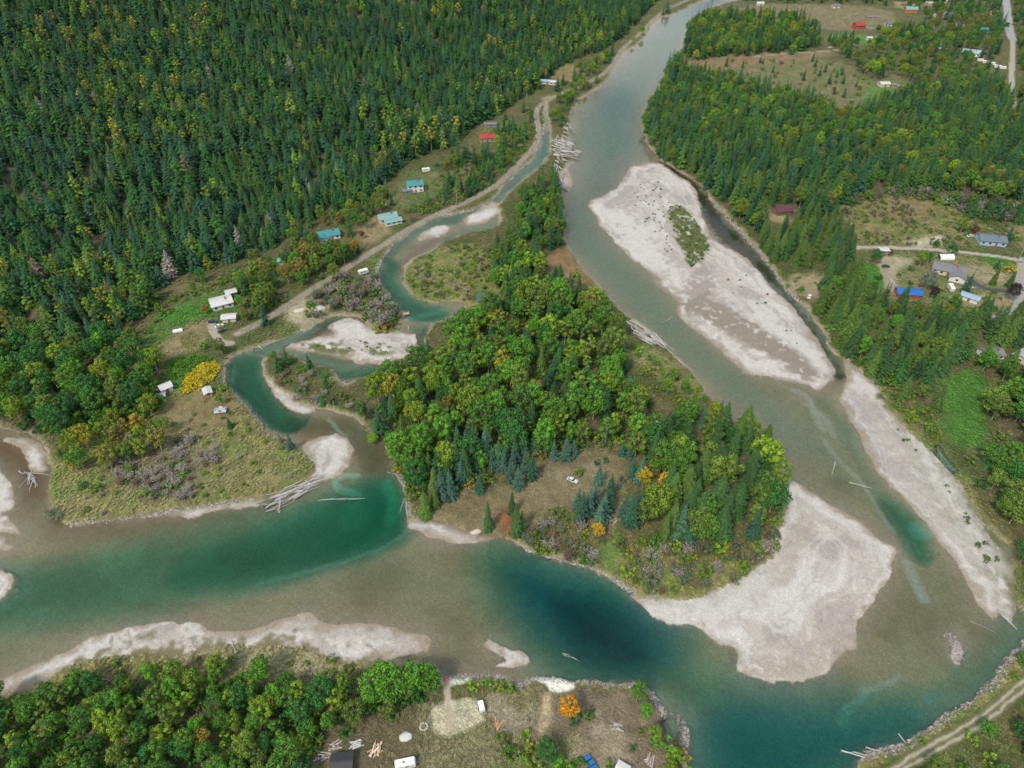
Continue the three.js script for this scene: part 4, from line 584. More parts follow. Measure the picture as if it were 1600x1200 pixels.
// buildings and yards stay clear of trees
for (const [x, z, r] of [[-159,-326.9, 13], [-158.7,-337.2, 8], [-152.1,-313.3, 7], [-156.4,-307.4, 7], [-176.2,-303.9, 6], [-163.7,-256, 7], [-143.3,-252.3, 6], [-134.2,-242.4, 6], [-116.3,-405.9, 13], [-122.6,-402.5, 7], [-139,-373.9, 5], [-79.6,-427.7, 14], [-84.3,-410.1, 8], [-69.2,-473.7, 13], [-71.2,-459.3, 8], [-63.6,-506.8, 9], [-19.8,-567.2, 12], [-19.2,-545.9, 9], [-17.3,-597.2, 9], [35.8,-707.1, 12], [37.4,-686.4, 8], [-87.8,-362.8, 8], [182.7,-441.7, 12], [178.1,-428.7, 12], [174.1,-417.9, 9], [228.2,-384.7, 7], [263.9,-378.5, 7], [257,-360.6, 18], [222.8,-337.2, 11], [221.7,-328.8, 8], [256.2,-333.3, 7], [301.4,-399.2, 14], [241.7,-281.9, 11], [256.6,-279.8, 9], [415.5,-922.9, 13], [450.3,-972.7, 10], [511.3,-1002.8, 13], [539.8,-979.3, 13], [359.9,-709.1, 12], [370.7,-705.2, 9], [493.8,-810.5, 15], [494,-773.5, 13], [554.5,-905.3, 10], [-243.4,-276.7, 6], [62.9,-229.6, 5], [24.8,-197.4, 5], [168.8,-337.2, 6], [423.7,-1027.3, 9], [450.8,-922.9, 10], [545.3,-1027.3, 9], [536.6,-922.9, 11], [605.9,-979.3, 11], [471.5,-827.6, 9], [326.6,-1034.4, 9]]) clear(x, z, r);
const GOLDPATCH = poly([[-159.6,-259.8],[-158.2,-271.6],[-150.8,-279.8],[-145.1,-278.2],[-142.7,-266.6],[-147.3,-257.9],[-153.5,-251.4],[-158.8,-254.1]]);
const CLEARING = poly([[-37.6,-178.8],[-35.7,-184.7],[-25.9,-190.7],[-15.6,-192.1],[0,-195.5],[12.3,-210.8],[29.1,-216.9],[51.3,-216.9],[55.2,-205.6],[48.4,-194.1],[45.3,-179.8],[41,-168.9],[33.1,-170.4],[25.4,-183],[12.6,-180.8],[4.9,-171.4],[-9.7,-167.1],[-24.8,-175.1]]);
const N = (...p) => p;

// hillside forest
grow([[308.9,-1353.3],[214,-1103.1],[168,-999.4],[141.4,-920],[97.8,-825.2],[53.3,-778],[24.4,-695.7],[8.9,-668.4],[-11.3,-629.6],[-35.1,-595.7],[-50.6,-547.2],[-79.2,-530.7],[-93,-487.6],[-105.5,-451.3],[-128,-432.3],[-142.5,-421.5],[-143.8,-393.5],[-163.2,-377.7],[-179.5,-367.9],[-199.6,-352.1],[-199.7,-326.9],[-199.9,-301.6],[-221.1,-286.1],[-250.9,-269.6],[-306.9,-259.8],[-1100,-300],[-1100,-1500],[300,-1500]], 'hill', 5.5, {
  conifer: { w: 1, leaf: { dark: 6, fir: 6, firblue: 3, firlight: 1.8, olive: .5, brown: .06, grey: .08 }, size: [8, 18], wide: [1.15, 1.75] }, birch: { w: 1, leaf: { lime: 3, olive: 2.4, yellow: 1.5, green: 2, ochre: .3 }, size: [10, 17] }, cedar: { w: 1, leaf: { cedar: 1, cedardark: 5 }, size: [10, 16], wide: [.8, 1.05] },
}, { hill: 1, thin: .08, kinds: (x, z, n) => ({ conifer: 1, birch: n > .58 ? .36 : .016, cedar: n < .42 ? .3 : .06 }) });
grow([[-256.6,-279.8],[-244.2,-293.2],[-222.9,-297.1],[-198.7,-298.8],[-183.2,-282.4],[-165.1,-259.8],[-164.4,-248.2],[-175,-230.8],[-198.6,-220.6],[-224.4,-232.1],[-267.9,-237.1],[-285.4,-264.6]], 'foot', 6.3, { broadleaf: { w: 6, leaf: { green: 4, deep: 5, bright: 2, olive: 2, lime: 1 }, size: [10, 17] }, shrub: { w: 3, leaf: { deep: 3, bright: 3, green: 2 }, size: [3, 6] }, conifer: { w: .5, leaf: { dark: 1, fir: 1 }, size: [12, 18] } });
grow([[-212.6,-255.1],[-184.2,-259.8],[-165.1,-259.8],[-158.3,-241.5],[-173,-232.9],[-195.8,-220.6],[-211.2,-228.7]], 'foot', 4.2, { shrub: { w: 3, leaf: { deep: 3, bright: 4, green: 2 }, size: [3.5, 6.5] } });
// yellow meadow peninsula
grow([[-194.3,-209.1],[-190.2,-220.6],[-178.7,-232.9],[-164.8,-241.5],[-154.2,-232.9],[-146.8,-216.7],[-151.4,-203.5],[-172.5,-199.9],[-186.7,-201.7]], 'pen', 6.2, { broadleaf: { w: 5, leaf: { lime: 4, olive: 4, ochre: 2, yellow: .7, green: 1 }, size: [8, 14] }, bare_shrub: { w: 2, leaf: { brown: 1, olive: 1 }, size: [4, 6] } });
grow([[-169,-216.7],[-151.1,-220.6],[-132.8,-224.6],[-123.6,-209.1],[-124.5,-191.2],[-140.7,-186.2],[-156.3,-192.9],[-168,-201.7]], 'pen', 3.3, { bare_shrub: { w: 6, leaf: { grey: 6, brown: 1 }, size: [2.6, 4.2] }, shrub: { w: 1, leaf: { olive: 2, bright: 1, greygreen: 1 }, size: [2, 3.4] } }, { patch: .06, cut: .40 });
grow([[-179.9,-187.8],[-141.2,-259.8],[-116.5,-237.1],[-87,-209.1],[-86.8,-196.4],[-127.6,-185.2],[-168,-178.7]], 'pen', 6.5, { bare_shrub: { w: 2, leaf: { grey: 2, olive: 2 }, size: [1.6, 2.8] }, shrub: { w: 2, leaf: { olive: 3, green: 1, lime: .6 }, size: [1.2, 2.6] } }, { thin: .45 });
grow([[-172.6,-279.8],[-151.6,-282.4],[-143.5,-272.1],[-155.7,-257.4],[-166.4,-259.8]], 'pen', 2.6, { shrub: { w: 1, leaf: { bright: 5, green: 2 }, size: [1.5, 2.4] } }, { not: [GOLDPATCH] });
grow([[-159,-259.8],[-157.2,-270.6],[-150.1,-277.7],[-145.3,-276.7],[-143.5,-267.1],[-147.6,-258.8],[-153.9,-252.3],[-158.2,-254.1]], 'pen', 1.5, { shrub: { w: 1, leaf: { lemon: 6, gold: 1.5, yellow: 1 }, size: [1.5, 2.2] } });
// road side
grow([[-195.3,-290.4],[-194.4,-313.3],[-191,-341.9],[-172.9,-359.2],[-150.3,-359.2],[-135.6,-332],[-133.6,-298.8],[-142.7,-285],[-150.8,-279.8],[-162.6,-286.1],[-181.2,-279.8]], 'foot', 9, { broadleaf: { w: 2, leaf: { deep: 2, olive: 2, green: 2 }, size: [6, 11] }, shrub: { w: 3, leaf: { bright: 2, green: 2, olive: 2 }, size: [2, 4] } }, { thin: .55, not: [poly([[-193.4,-310.6],[-183.4,-335.6],[-168.2,-344.2],[-152.3,-337.5],[-148.9,-310.6],[-158,-301.9],[-162.7,-286.4],[-183,-280],[-192.7,-289.6]])] });
grow([[-166.5,-362.8],[-141.9,-385.5],[-133.7,-401.7],[-119,-389.4],[-93.9,-381.6],[-97.7,-359.2],[-117.8,-332],[-127.3,-313.3],[-135.2,-304.5],[-146.2,-313.3],[-150,-338.5]], 'road', 7.2, { broadleaf: { w: 4, leaf: { olive: 4, green: 3, ochre: 1, deep: 1 }, size: [8, 15] }, conifer: { w: 1.2, leaf: { fir: 1, dark: 1 }, size: [12, 19] }, shrub: { w: 3, leaf: { olive: 2, green: 2, greygreen: 2 }, size: [2.5, 5] } }, { thin: .12 });
grow([[-115.6,-322.5],[-103.9,-352.1],[-88.2,-370.2],[-77.2,-352.1],[-67.4,-328.8],[-60.9,-319.4],[-59.1,-304.5],[-71,-304.5],[-83.6,-319.4],[-97.7,-320.6],[-106.6,-313.3]], 'road', 4.6, { bare_shrub: { w: 5, leaf: { grey: 3, greygreen: 4, brown: 1 }, size: [4, 7] }, shrub: { w: 3, leaf: { greygreen: 3, olive: 2, green: 1 }, size: [3, 5.5] } }, { thin: .1 });
grow([[-147.8,-393.5],[-137.7,-418.8],[-127,-427.7],[-112.6,-441.7],[-90.7,-471.6],[-79.1,-451.3],[-85.9,-437],[-97.7,-404.2],[-111.9,-393.5],[-125.2,-381.6]], 'road', 7, { broadleaf: { w: 3, leaf: { ochre: 2, olive: 3, lime: 1, green: 2 }, size: [7, 12] }, conifer: { w: 2, leaf: { fir: 2, firlight: 1, dark: 1 }, size: [10, 15] } }, { thin: .1 });
grow([[-73.6,-441.7],[-52.4,-504.4],[-49.3,-528.3],[-30.4,-547.2],[0,-603.2],[16.2,-595.7],[15.5,-560.5],[-9.5,-498.7],[-36,-466.4],[-60.8,-443.6]], 'road', 8, { conifer: { w: 4, leaf: { dark: 2, fir: 3, firlight: 1 }, size: [11, 18] }, broadleaf: { w: 2, leaf: { olive: 3, lime: 1, ochre: 1 }, size: [6, 11] }, shrub: { w: 3, leaf: { olive: 2, green: 1, greygreen: 1 }, size: [2, 4] } }, { thin: .12 });
grow([[32.8,-677.3],[57.3,-735],[86.6,-778],[110.5,-812.9],[136,-877.2],[165,-950.4],[199.6,-1016.6],[202,-982.6],[151.4,-882.7],[122.3,-825.2],[97.6,-756],[76.5,-699.5],[56.4,-673.7],[43.2,-595.7],[33.5,-595.7]], 'road', 7, { conifer: { w: 3, leaf: { dark: 2, fir: 2 }, size: [10, 17] }, broadleaf: { w: 3, leaf: { olive: 3, lime: 1.4, ochre: 1, green: 2 }, size: [7, 13] }, shrub: { w: 2, leaf: { olive: 1, greygreen: 1 }, size: [2.5, 4.5] } }, { thin: .2 });
grow([[24.9,-651.1],[30.1,-651.1],[28.5,-578.4],[23.7,-559.1],[23,-588.4]], 'road', 6, { conifer: { w: 1, leaf: { dark: 1, fir: 1 }, size: [6, 10] }, shrub: { w: 4, leaf: { olive: 2, deep: 1 }, size: [1.5, 3] } }, { thin: .3 });
grow([[-157.8,-359.2],[-141.9,-385.5],[-111.1,-389.4],[-87.9,-451.3],[-67.6,-513.8],[-39.8,-534.5],[0,-618.5],[29.8,-677.3],[28.9,-651.1],[18.9,-595.7],[15.2,-547.2],[-4.7,-493.1],[-29.2,-465.4],[-59.7,-432.3],[-81.1,-401.7],[-100.1,-372.4],[-122.6,-337.2],[-137.6,-313.3],[-148,-319.4]], 'road', 4.2, { shrub: { w: 4, leaf: { olive: 3, green: 2, greygreen: 2, lime: 1, ochre: .6, deep: 1 }, size: [1.8, 4.2] }, bare_shrub: { w: 1, leaf: { grey: 1, brown: 1 }, size: [2, 4] }, conifer: { w: .5, leaf: { fir: 2, dark: 2 }, size: [7, 13], wide: [1, 1.4] } }, { patch: .04, cut: .44, not: [poly([[-93.9,-461.7],[-76.3,-504.9],[-53.2,-514.2],[-45.4,-472],[-61.6,-451.8],[-78,-442.1]]), poly([[-100.9,-423.6],[-81.7,-437.4],[-81.1,-402],[-96.7,-397.9]])] });
grow([[-195.3,-290.4],[-194.4,-313.3],[-191,-341.9],[-174,-362.8],[-151.3,-362.8],[-142.8,-345.2],[-156.4,-341.9],[-180.3,-337.2],[-190.8,-308.6],[-187.6,-287.7]], 'foot', 3.8, { shrub: { w: 4, leaf: { olive: 3, green: 2, bright: 1, ochre: .5 }, size: [1.6, 3.6] } }, { thin: .4 });
grow([[231.5,-459.3],[333.1,-449.4],[317.4,-389.4],[254.7,-391],[210.9,-391]], 'wet', 4.2, { shrub: { w: 4, leaf: { greygreen: 3, olive: 3, green: 1, ochre: .6 }, size: [1.2, 2.8] }, bare_shrub: { w: 1, leaf: { grey: 1, brown: 1 }, size: [2, 3] } }, { patch: .05, cut: .5 });
for (const [x, z, s, k, l, w] of [[-95.8,-217.2, 9, 'spruce', 'spruce', 1.2], [-101.5,-221.1, 8, 'spruce', 'greygreen', .8], [-126.1,-230.1, 6, 'cedar', 'cedardark', 1.2], [-135.3,-245.6, 7, 'broadleaf', 'olive', 1], [-136.3,-255.7, 5, 'shrub', 'olive', 1], [-109,-207.7, 2.2, 'shrub', 'lime', 1.2], [-122.2,-201.5, 2, 'shrub', 'lime', 1.2], [-159.3,-196.5, 2.4, 'shrub', 'bright', 1], [-169.7,-193.4, 3.4, 'shrub', 'olive', 1.2], [-176.3,-195.1, 3, 'shrub', 'deep', 1.2], [-182.2,-181.7, 4, 'bare_shrub', 'greygreen', 1.3], [-178.7,-179.7, 3.6, 'bare_shrub', 'greygreen', 1.3]]) plant(k, x, z, s, l, 'pen', w);
// island
grow([[-0.8,-427.7],[6.6,-453.3],[20.8,-484.3],[30.4,-502.1],[32.7,-471.6],[34.6,-441.7],[33.2,-393.5],[19.8,-387.8],[8,-393.5],[-0.8,-381.6],[-4.1,-410.1]], 'islenorth', 6.2, { broadleaf: { w: 4, leaf: { green: 4, olive: 2, lime: 2, deep: 2, ochre: .7 }, size: [9, 15], wide: [.75, 1.05] }, cedar: { w: 2, leaf: { cedardark: 2, cedar: 1 }, size: [11, 16], wide: [.7, .9] }, conifer: { w: 2, leaf: { fir: 1, dark: 1 }, size: [14, 20] } });
grow([[-11.7,-381.6],[0,-393.5],[17.6,-381.6],[18.8,-359.2],[10.7,-332],[-3.5,-319.4],[-12.3,-325.6]], 'islenorth', 6.4, { conifer: { w: 4, leaf: { dark: 2, firblue: 2, fir: 1 }, size: [15, 22] }, broadleaf: { w: 3, leaf: { green: 2, olive: 1, lime: 1 }, size: [11, 16] }, cedar: { w: 2, leaf: { cedar: 1, cedardark: 1 }, size: [14, 19], wide: [.7, .9] } });
grow([[-57.8,-338.5],[-62.4,-362.8],[-43.8,-391],[-16.2,-401.7],[-7.8,-381.6],[-11,-345.2],[-25,-332],[-39.5,-335.2]], 'islenorth', 4.4, { bare_shrub: { w: 4, leaf: { grey: 2, olive: 2, brown: 1 }, size: [1.8, 3.6] }, shrub: { w: 4, leaf: { olive: 3, greygreen: 2, green: 1, lime: .6 }, size: [1.5, 3.4] } }, { patch: .05, cut: .42 });
grow([[-67.8,-224.6],[-71.3,-237.1],[-65.7,-248.2],[-49.1,-259.8],[-38.5,-279.8],[-36.5,-296],[-22.2,-310.3],[-10.4,-319.4],[10.7,-332],[22.1,-348.7],[38.2,-341.9],[50.5,-319.4],[55.4,-293.2],[58.4,-272.1],[53.1,-255.1],[61.2,-237.1],[73.5,-224.6],[66.2,-214.8],[51.3,-216.7],[29.1,-216.7],[12.3,-212.1],[0,-198.2],[-10.6,-199.9],[-25.9,-191.2],[-35.7,-184.5],[-41.3,-189.5],[-48.5,-205.4],[-51.3,-216.7]], 'isle', 6.7, { birch: { w: 2.6, leaf: { lime: 3, olive: 2, green: 2, yellow: .5 }, size: [11, 18], wide: [1, 1.4] }, shrub: { w: 1.2, leaf: { olive: 2, green: 2, lime: 1 }, size: [3, 5] }, broadleaf: { w: 6, leaf: { green: 5, deep: 2.4, bright: 3, lime: 2.6, olive: 3, ochre: .5, yellow: .25 }, size: [12, 21], wide: [.75, 1.1] }, cedar: { w: 1.5, leaf: { cedar: 1, cedardark: 3 }, size: [13, 19], wide: [.7, .95] }, conifer: { w: 1.4, leaf: { fir: 1, dark: 2 }, size: [14, 20] } }, { not: [CLEARING], thin: .1 });
grow([[-54.4,-209.1],[-50.4,-220.6],[-27.7,-216.7],[0,-220.6],[28,-220.6],[56,-220.6],[50.8,-212.8],[27.5,-214.4],[10.8,-208.3],[-5.2,-194],[-25.8,-189.5],[-35.3,-181.2],[-40.8,-184.5]], 'isle', 5, { shrub: { w: 5, leaf: { olive: 3, lime: 2, yellow: .8, green: 2, ochre: 1 }, size: [2.5, 5] } }, { not: [CLEARING], thin: .25 });
grow([[-124.8,-279.8],[-116.4,-283.4],[-101.7,-275.6],[-89.8,-271.6],[-82.9,-259.8],[-70.6,-241.5],[-82.4,-241.5],[-98.3,-246.8],[-111.4,-257.4]], 'isle', 4.6, { shrub: { w: 3, leaf: { olive: 2, deep: 1, greygreen: 1, green: 2 }, size: [2, 4.4] }, bare_shrub: { w: 2, leaf: { grey: 2, brown: 1 }, size: [2.5, 4] }, conifer: { w: .5, leaf: { fir: 2, dark: 1 }, size: [8, 13] } }, { thin: .2 });
grow([[51.3,-216.7],[67.1,-220.6],[74.3,-229.6],[91.2,-241.5],[96.6,-239.3],[106.3,-220.6],[109.9,-201.7],[106.5,-184.5],[99.2,-170.3],[84.8,-166.4],[67.7,-165.8],[53.9,-170.3],[46.7,-181.2],[50.2,-198.2]], 'grove', 6.8, { cedar: { w: 5, leaf: { cedar: 3, cedardark: 6 }, size: [13, 20], wide: [.9, 1.2] }, broadleaf: { w: 5, leaf: { green: 2, olive: 3, lime: 1, deep: 1 }, size: [12, 19] }, spruce: { w: 1, leaf: { spruce: 1, firblue: 1 }, size: [12, 18] } }, { thin: .05 });
grow([[1.2,-167.3],[7.5,-177.4],[20.2,-181.2],[29.5,-171.8],[38.7,-165.8],[51,-167.3],[67.4,-164.3],[84.3,-164.3],[97.1,-167.3],[98.6,-160],[91.6,-155.7],[80.8,-150.2],[65.6,-143.6],[52.1,-143.6],[37.1,-151.6],[23.6,-157.7],[9.6,-162.3]], 'islesouth', 3.7, { bare_shrub: { w: 4, leaf: { grey: 2.4, brown: 1.2, greygreen: 2 }, size: [2.6, 4.8] }, shrub: { w: 5, leaf: { olive: 4, greygreen: 2.5, lime: 1.2, ochre: .8, yellow: .35, green: 1.4 }, size: [2, 4.6] } }, { thin: .1, not: [poly([[32.7,-165.9],[40.8,-167.4],[43.5,-155.9],[36,-151.7],[30.5,-155.9]])] });
grow([[108.7,-209.1],[111.2,-201.7],[109,-184.5],[101.9,-168.8],[95.1,-160],[95.1,-168.8],[103.9,-184.5]], 'islesouth', 4, { shrub: { w: 5, leaf: { greygreen: 3, olive: 3 }, size: [2, 4] } });
grow([[56.8,-313.3],[65.6,-290.4],[77,-279.8],[89,-259.8],[94.9,-245],[76.5,-241.5],[64.5,-259.8],[59.3,-279.8]], 'isle', 4.2, { shrub: { w: 5, leaf: { olive: 4, lime: 2, ochre: 1, green: 2 }, size: [1.6, 3.6] }, broadleaf: { w: .35, leaf: { green: 1, olive: 1 }, size: [7, 11] } }, { thin: .25 });
grow([[-51.8,-214.8],[-44.8,-220.6],[-37.3,-187.8],[-39.9,-181.2],[-43.1,-191.2],[-48.5,-201.7]], 'isle', 4, { shrub: { w: 3, leaf: { olive: 2, green: 2, lime: 1 }, size: [2, 4] }, bare_shrub: { w: 1, leaf: { brown: 1, grey: 1 }, size: [2, 3.5] } }, { thin: .3 });
// spruces and single trees around the clearing
for (const [x, z, s] of [[-3,-205.7, 14], [1.1,-208, 16], [4.9,-210.6, 15], [9.6,-214, 14], [13.4,-212.5, 11], [17.7,-210.2, 12], [22.8,-209.4, 15], [26.3,-211.7, 11], [2.4,-194, 14], [8.2,-199.2, 16], [5.3,-202.4, 13], [-1.1,-197.4, 12], [47.1,-212.5, 10], [50.2,-211, 11], [35.5,-196.4, 12], [49.6,-199.6, 13], [27,-177.4, 17], [30.3,-181.2, 15], [33.2,-185.2, 14], [34,-174.9, 14], [38.2,-181.9, 15], [39.5,-189.5, 14], [26.1,-182.9, 13], [35.8,-178.7, 16], [63.9,-170, 19], [67.2,-167, 13], [45.9,-174.9, 20], [49.5,-179.3, 17], [43.9,-178.7, 15], [-28,-188.2, 19], [-24.8,-189.2, 17], [-22.4,-201, 20], [-19.2,-207.6, 19], [-20.5,-196.4, 16], [-17.5,-210.6, 17], [-13,-191.9, 12], [-10.5,-206.8, 17], [-8.3,-203.9, 15], [-5.9,-205, 16], [-14.7,-202.8, 13], [-3.5,-203.5, 13], [0.3,-204.3, 12], [-23.5,-216.7, 15], [-16.6,-216.7, 16], [-11,-214.8, 17]]) { plant('spruce', x, z, s, Rp() < .75 ? 'spruce' : 'firblue', 'islespruce'); clear(x, z, 2); }
for (const [x, z, s, k, l, w] of [[-9.1,-173.7, 17, 'cedar', 'cedardark', .55], [1.7,-171.2, 18, 'cedar', 'cedardark', .7], [0,-181.2, 13, 'cedar', 'cedardark', .6], [3.9,-173, 12, 'cedar', 'cedar', .6], [-34,-180.3, 16, 'cedar', 'cedar', .8], [-30.6,-184.5, 14, 'cedar', 'cedar', .75], [57.7,-168.2, 17, 'cedar', 'cedar', .6], [27.9,-201, 4, 'shrub', 'bright', .9], [39.6,-208.3, 3, 'shrub', 'deep', .8], [36,-207.2, 3, 'shrub', 'spruce', .8], [44.9,-198.2, 4, 'spruce', 'spruce', 1], [46.1,-197.1, 3.4, 'spruce', 'spruce', 1], [43.9,-193.6, 3.5, 'spruce', 'spruce', 1], [53.4,-194.6, 11, 'broadleaf', 'gold', .8], [61.2,-192.6, 11, 'broadleaf', 'gold', .9], [59.4,-201, 10, 'broadleaf', 'yellow', .9], [32.5,-169.4, 8, 'broadleaf', 'gold', .9], [-14.7,-224.6, 11, 'broadleaf', 'gold', .7], [-46.4,-235, 9, 'broadleaf', 'yellow', .8], [-60.8,-221.4, 7, 'broadleaf', 'lime', 1.2], [-2.9,-230.8, 9, 'broadleaf', 'yellow', 1], [-29.1,-237.1, 12, 'broadleaf', 'ochre', .9]]) plant(k, x, z, s, l, k === 'broadleaf' ? 'isle' : 'islespruce', w);
// east bank
grow([[215.4,-935],[242.4,-982.6],[360.5,-972.7],[358.7,-899.6],[332.4,-820.2],[274.2,-805.7],[219.3,-805.7],[183.2,-778],[192,-850.5]], 'eastwood', 7, { conifer: { w: 5, leaf: { dark: 4, fir: 3 }, size: [13, 20] }, broadleaf: { w: 3, leaf: { olive: 3, lime: 1, green: 1, yellow: .3 }, size: [9, 15] } }, { thin: .1 });
grow([[113.9,-618.5],[140.1,-677.3],[156.2,-756],[173.2,-778],[179,-739.1],[206.3,-718.9],[241.1,-686.4],[280.5,-642.7],[285,-607.7],[332.4,-651.1],[369.7,-677.3],[426.4,-695.7],[486.4,-705.2],[500.9,-677.3],[369.4,-451.3],[334.2,-451.3],[317.6,-471.6],[285.8,-471.6],[262.8,-482.2],[245,-471.6],[225.2,-441.7],[194.7,-427.7],[158.7,-404.2],[150.4,-437],[141.8,-476.8],[131.5,-506.8],[114.4,-534.5],[110.3,-567.2]], 'eastwood', 6.2, { conifer: { w: 5, leaf: { dark: 4, fir: 4, firlight: 1.5, firblue: 1.5 }, size: [13, 21], wide: [.9, 1.2] }, cedar: { w: 2.4, leaf: { cedar: 2, cedardark: 2 }, size: [13, 19], wide: [.7, .95] }, broadleaf: { w: 1.8, leaf: { olive: 3, green: 2, lime: 1, ochre: .5 }, size: [9, 15] } }, { kinds: (x, z, n) => ({ conifer: 5, cedar: 2.2, broadleaf: n > .55 ? 5 : 1 }), thin: .04 });
grow([[112.8,-610.8],[133,-651.1],[135.2,-567.2],[138.7,-506.8],[125.6,-513.8],[112,-551.2]], 'eastwood', 4.5, { shrub: { w: 3, leaf: { greygreen: 3, olive: 3, ochre: .6 }, size: [2.5, 5] }, bare_shrub: { w: 2, leaf: { grey: 2, greygreen: 1 }, size: [3, 5] } });
grow([[254.1,-471.6],[294.9,-471.6],[327.9,-456.3],[351.8,-451.3],[336.2,-423.2],[309,-427.7],[299,-451.3],[268,-461.3],[239.3,-456.3],[221.8,-432.3],[216.5,-441.7]], 'wet', 4.6, { shrub: { w: 4, leaf: { greygreen: 4, olive: 2, deep: 2, green: 1 }, size: [3, 6.5] }, bare_shrub: { w: 1.6, leaf: { grey: 2, greygreen: 3 }, size: [3.5, 6.5] }, broadleaf: { w: .5, leaf: { greygreen: 1, olive: 1 }, size: [6, 9] } }, { thin: .1 });
grow([[228.6,-451.3],[320.4,-441.7],[303.7,-393.5],[211.8,-393.5]], 'wet', 6.5, { shrub: { w: 4, leaf: { greygreen: 2, olive: 3, green: 1 }, size: [1.5, 3.2] }, bare_shrub: { w: 1, leaf: { grey: 1, brown: 1 }, size: [2, 3] } }, { thin: .5 });
grow([[300.8,-437],[349.1,-446.5],[335.2,-421.5],[318.4,-421.5],[304.8,-427.7]], 'wet', 7.5, { conifer: { w: 3, leaf: { dark: 2, fir: 1 }, size: [12, 17] }, cedar: { w: 2, leaf: { cedardark: 1 }, size: [12, 16] } });
grow([[154.7,-404.2],[170.2,-423.2],[190.5,-427.7],[211.7,-427.7],[217.4,-414.4],[210.3,-389.4],[203.2,-370.2],[185.4,-362.8],[170.9,-365],[159.7,-359.2],[156.5,-381.6]], 'eastbank', 6.8, { cedar: { w: 5, leaf: { cedar: 3, cedardark: 2 }, size: [12, 18], wide: [.75, 1] }, conifer: { w: 2, leaf: { dark: 1, fir: 2, firblue: 1 }, size: [12, 17] } }, { thin: .15 });
grow([[179.9,-352.1],[201.9,-366.5],[202.2,-352.1],[194.6,-325.6],[179.1,-304.5],[168.9,-304.5],[165.4,-319.4]], 'eastbank', 6.2, { cedar: { w: 6, leaf: { cedar: 4, cedardark: 2 }, size: [12, 19], wide: [.75, 1] }, broadleaf: { w: 1, leaf: { green: 1, olive: 1 }, size: [9, 13] } });
grow([[139.8,-453.3],[153.9,-386.3],[157,-356.3],[162,-330.7],[165.6,-304.5],[164.5,-282.4],[170.6,-268.6],[173.5,-272.1],[171,-310.3],[162.2,-348.7],[158.3,-387.8],[147.2,-441.7]], 'eastbank', 4.4, { shrub: { w: 5, leaf: { olive: 4, green: 2, lime: 1, ochre: .6, greygreen: 1 }, size: [1.5, 3.6] } }, { thin: .25 });
for (const [x, z, s, k, l, w] of [[242.5,-367.9, 12, 'broadleaf', 'olive', .9], [249.5,-372.4, 8, 'broadleaf', 'deep', .8], [217.5,-372.4, 10, 'broadleaf', 'deep', 1], [235.6,-343.9, 13, 'broadleaf', 'silver', 1.1], [234.4,-333.3, 9, 'broadleaf', 'purple', 1], [257.3,-341.2, 15, 'spruce', 'firblue', 1], [276.4,-348.7, 12, 'cedar', 'cedar', .8], [284.5,-346.6, 11, 'cedar', 'cedardark', .9], [287.9,-366.5, 9, 'conifer', 'fir', 1.2], [277.4,-332, 12, 'broadleaf', 'purple', 1], [271.5,-387, 5, 'shrub', 'deep', 1], [264,-395.9, 5, 'shrub', 'deep', 1], [313.3,-401.7, 11, 'spruce', 'firblue', 1.2], [297.3,-412.7, 5, 'shrub', 'rust', 1], [288.2,-411, 11, 'broadleaf', 'olive', 1], [232.2,-384.7, 3, 'shrub', 'rust', 1], [294.7,-363.5, 5, 'shrub', 'yellow', 1]]) plant(k, x, z, s, l, 'yard', w);
grow([[164.6,-301.6],[191,-322.5],[204.5,-325.6],[236.2,-325.6],[244.4,-320.6],[261.5,-313.3],[289.7,-314.5],[247.2,-241.5],[232.4,-241.5],[233.3,-259.8],[229.3,-267.1],[218.4,-267.1],[206.3,-264.6],[196.4,-259.8],[195.1,-237.1],[186.4,-237.1],[181.8,-254.1],[169.1,-264.6],[164.5,-282.4]], 'eastmid', 6.9, { cedar: { w: 6, leaf: { cedar: 4, cedardark: 3 }, size: [13, 20], wide: [.75, 1.05] }, broadleaf: { w: 2, leaf: { olive: 2, green: 3, bright: 1 }, size: [9, 14] }, conifer: { w: 2, leaf: { fir: 2, dark: 1 }, size: [12, 18] } }, { thin: .12 });
grow([[163.1,-287.7],[176.2,-287.7],[186.2,-264.6],[191.3,-248.2],[192.1,-224.6],[185.6,-216.7],[178.7,-232.9],[175.6,-259.8],[169.8,-270.6]], 'eastmid', 4.6, { shrub: { w: 5, leaf: { olive: 4, green: 3, lime: 1, ochre: .5 }, size: [2, 4.5] } }, { thin: .2 });
grow([[225.6,-259.8],[245.5,-259.8],[258.4,-250.5],[206.1,-162.8],[195,-168.8],[191.9,-181.2],[190.2,-198.2],[194.8,-212.8],[209.8,-220.6],[215.5,-237.1]], 'eastlow', 7, { broadleaf: { w: 6, leaf: { green: 3, olive: 3, deep: 3, lime: .7 }, size: [9, 15], wide: [1, 1.3] }, shrub: { w: 3, leaf: { olive: 2, green: 2, deep: 1 }, size: [3, 5] }, cedar: { w: .6, leaf: { cedardark: 1 }, size: [12, 16] } }, { thin: .08 });
grow([[191,-165.8],[207.9,-165.8],[190.1,-136],[177.6,-137.2],[183.7,-151.6]], 'eastlow', 6, { broadleaf: { w: 5, leaf: { deep: 3, olive: 2 }, size: [8, 13] } });
grow([[176.5,-241.5],[185.6,-216.7],[188.5,-194.6],[190.2,-178],[191.5,-165.8],[177.8,-139.7],[176.1,-141],[185.9,-160],[184.4,-176.5],[184.1,-196.4],[179,-220.6]], 'creek', 4.2, { shrub: { w: 5, leaf: { olive: 4, green: 2, ochre: .8, lime: .8, greygreen: 1 }, size: [1.4, 3] } }, { thin: .45 });
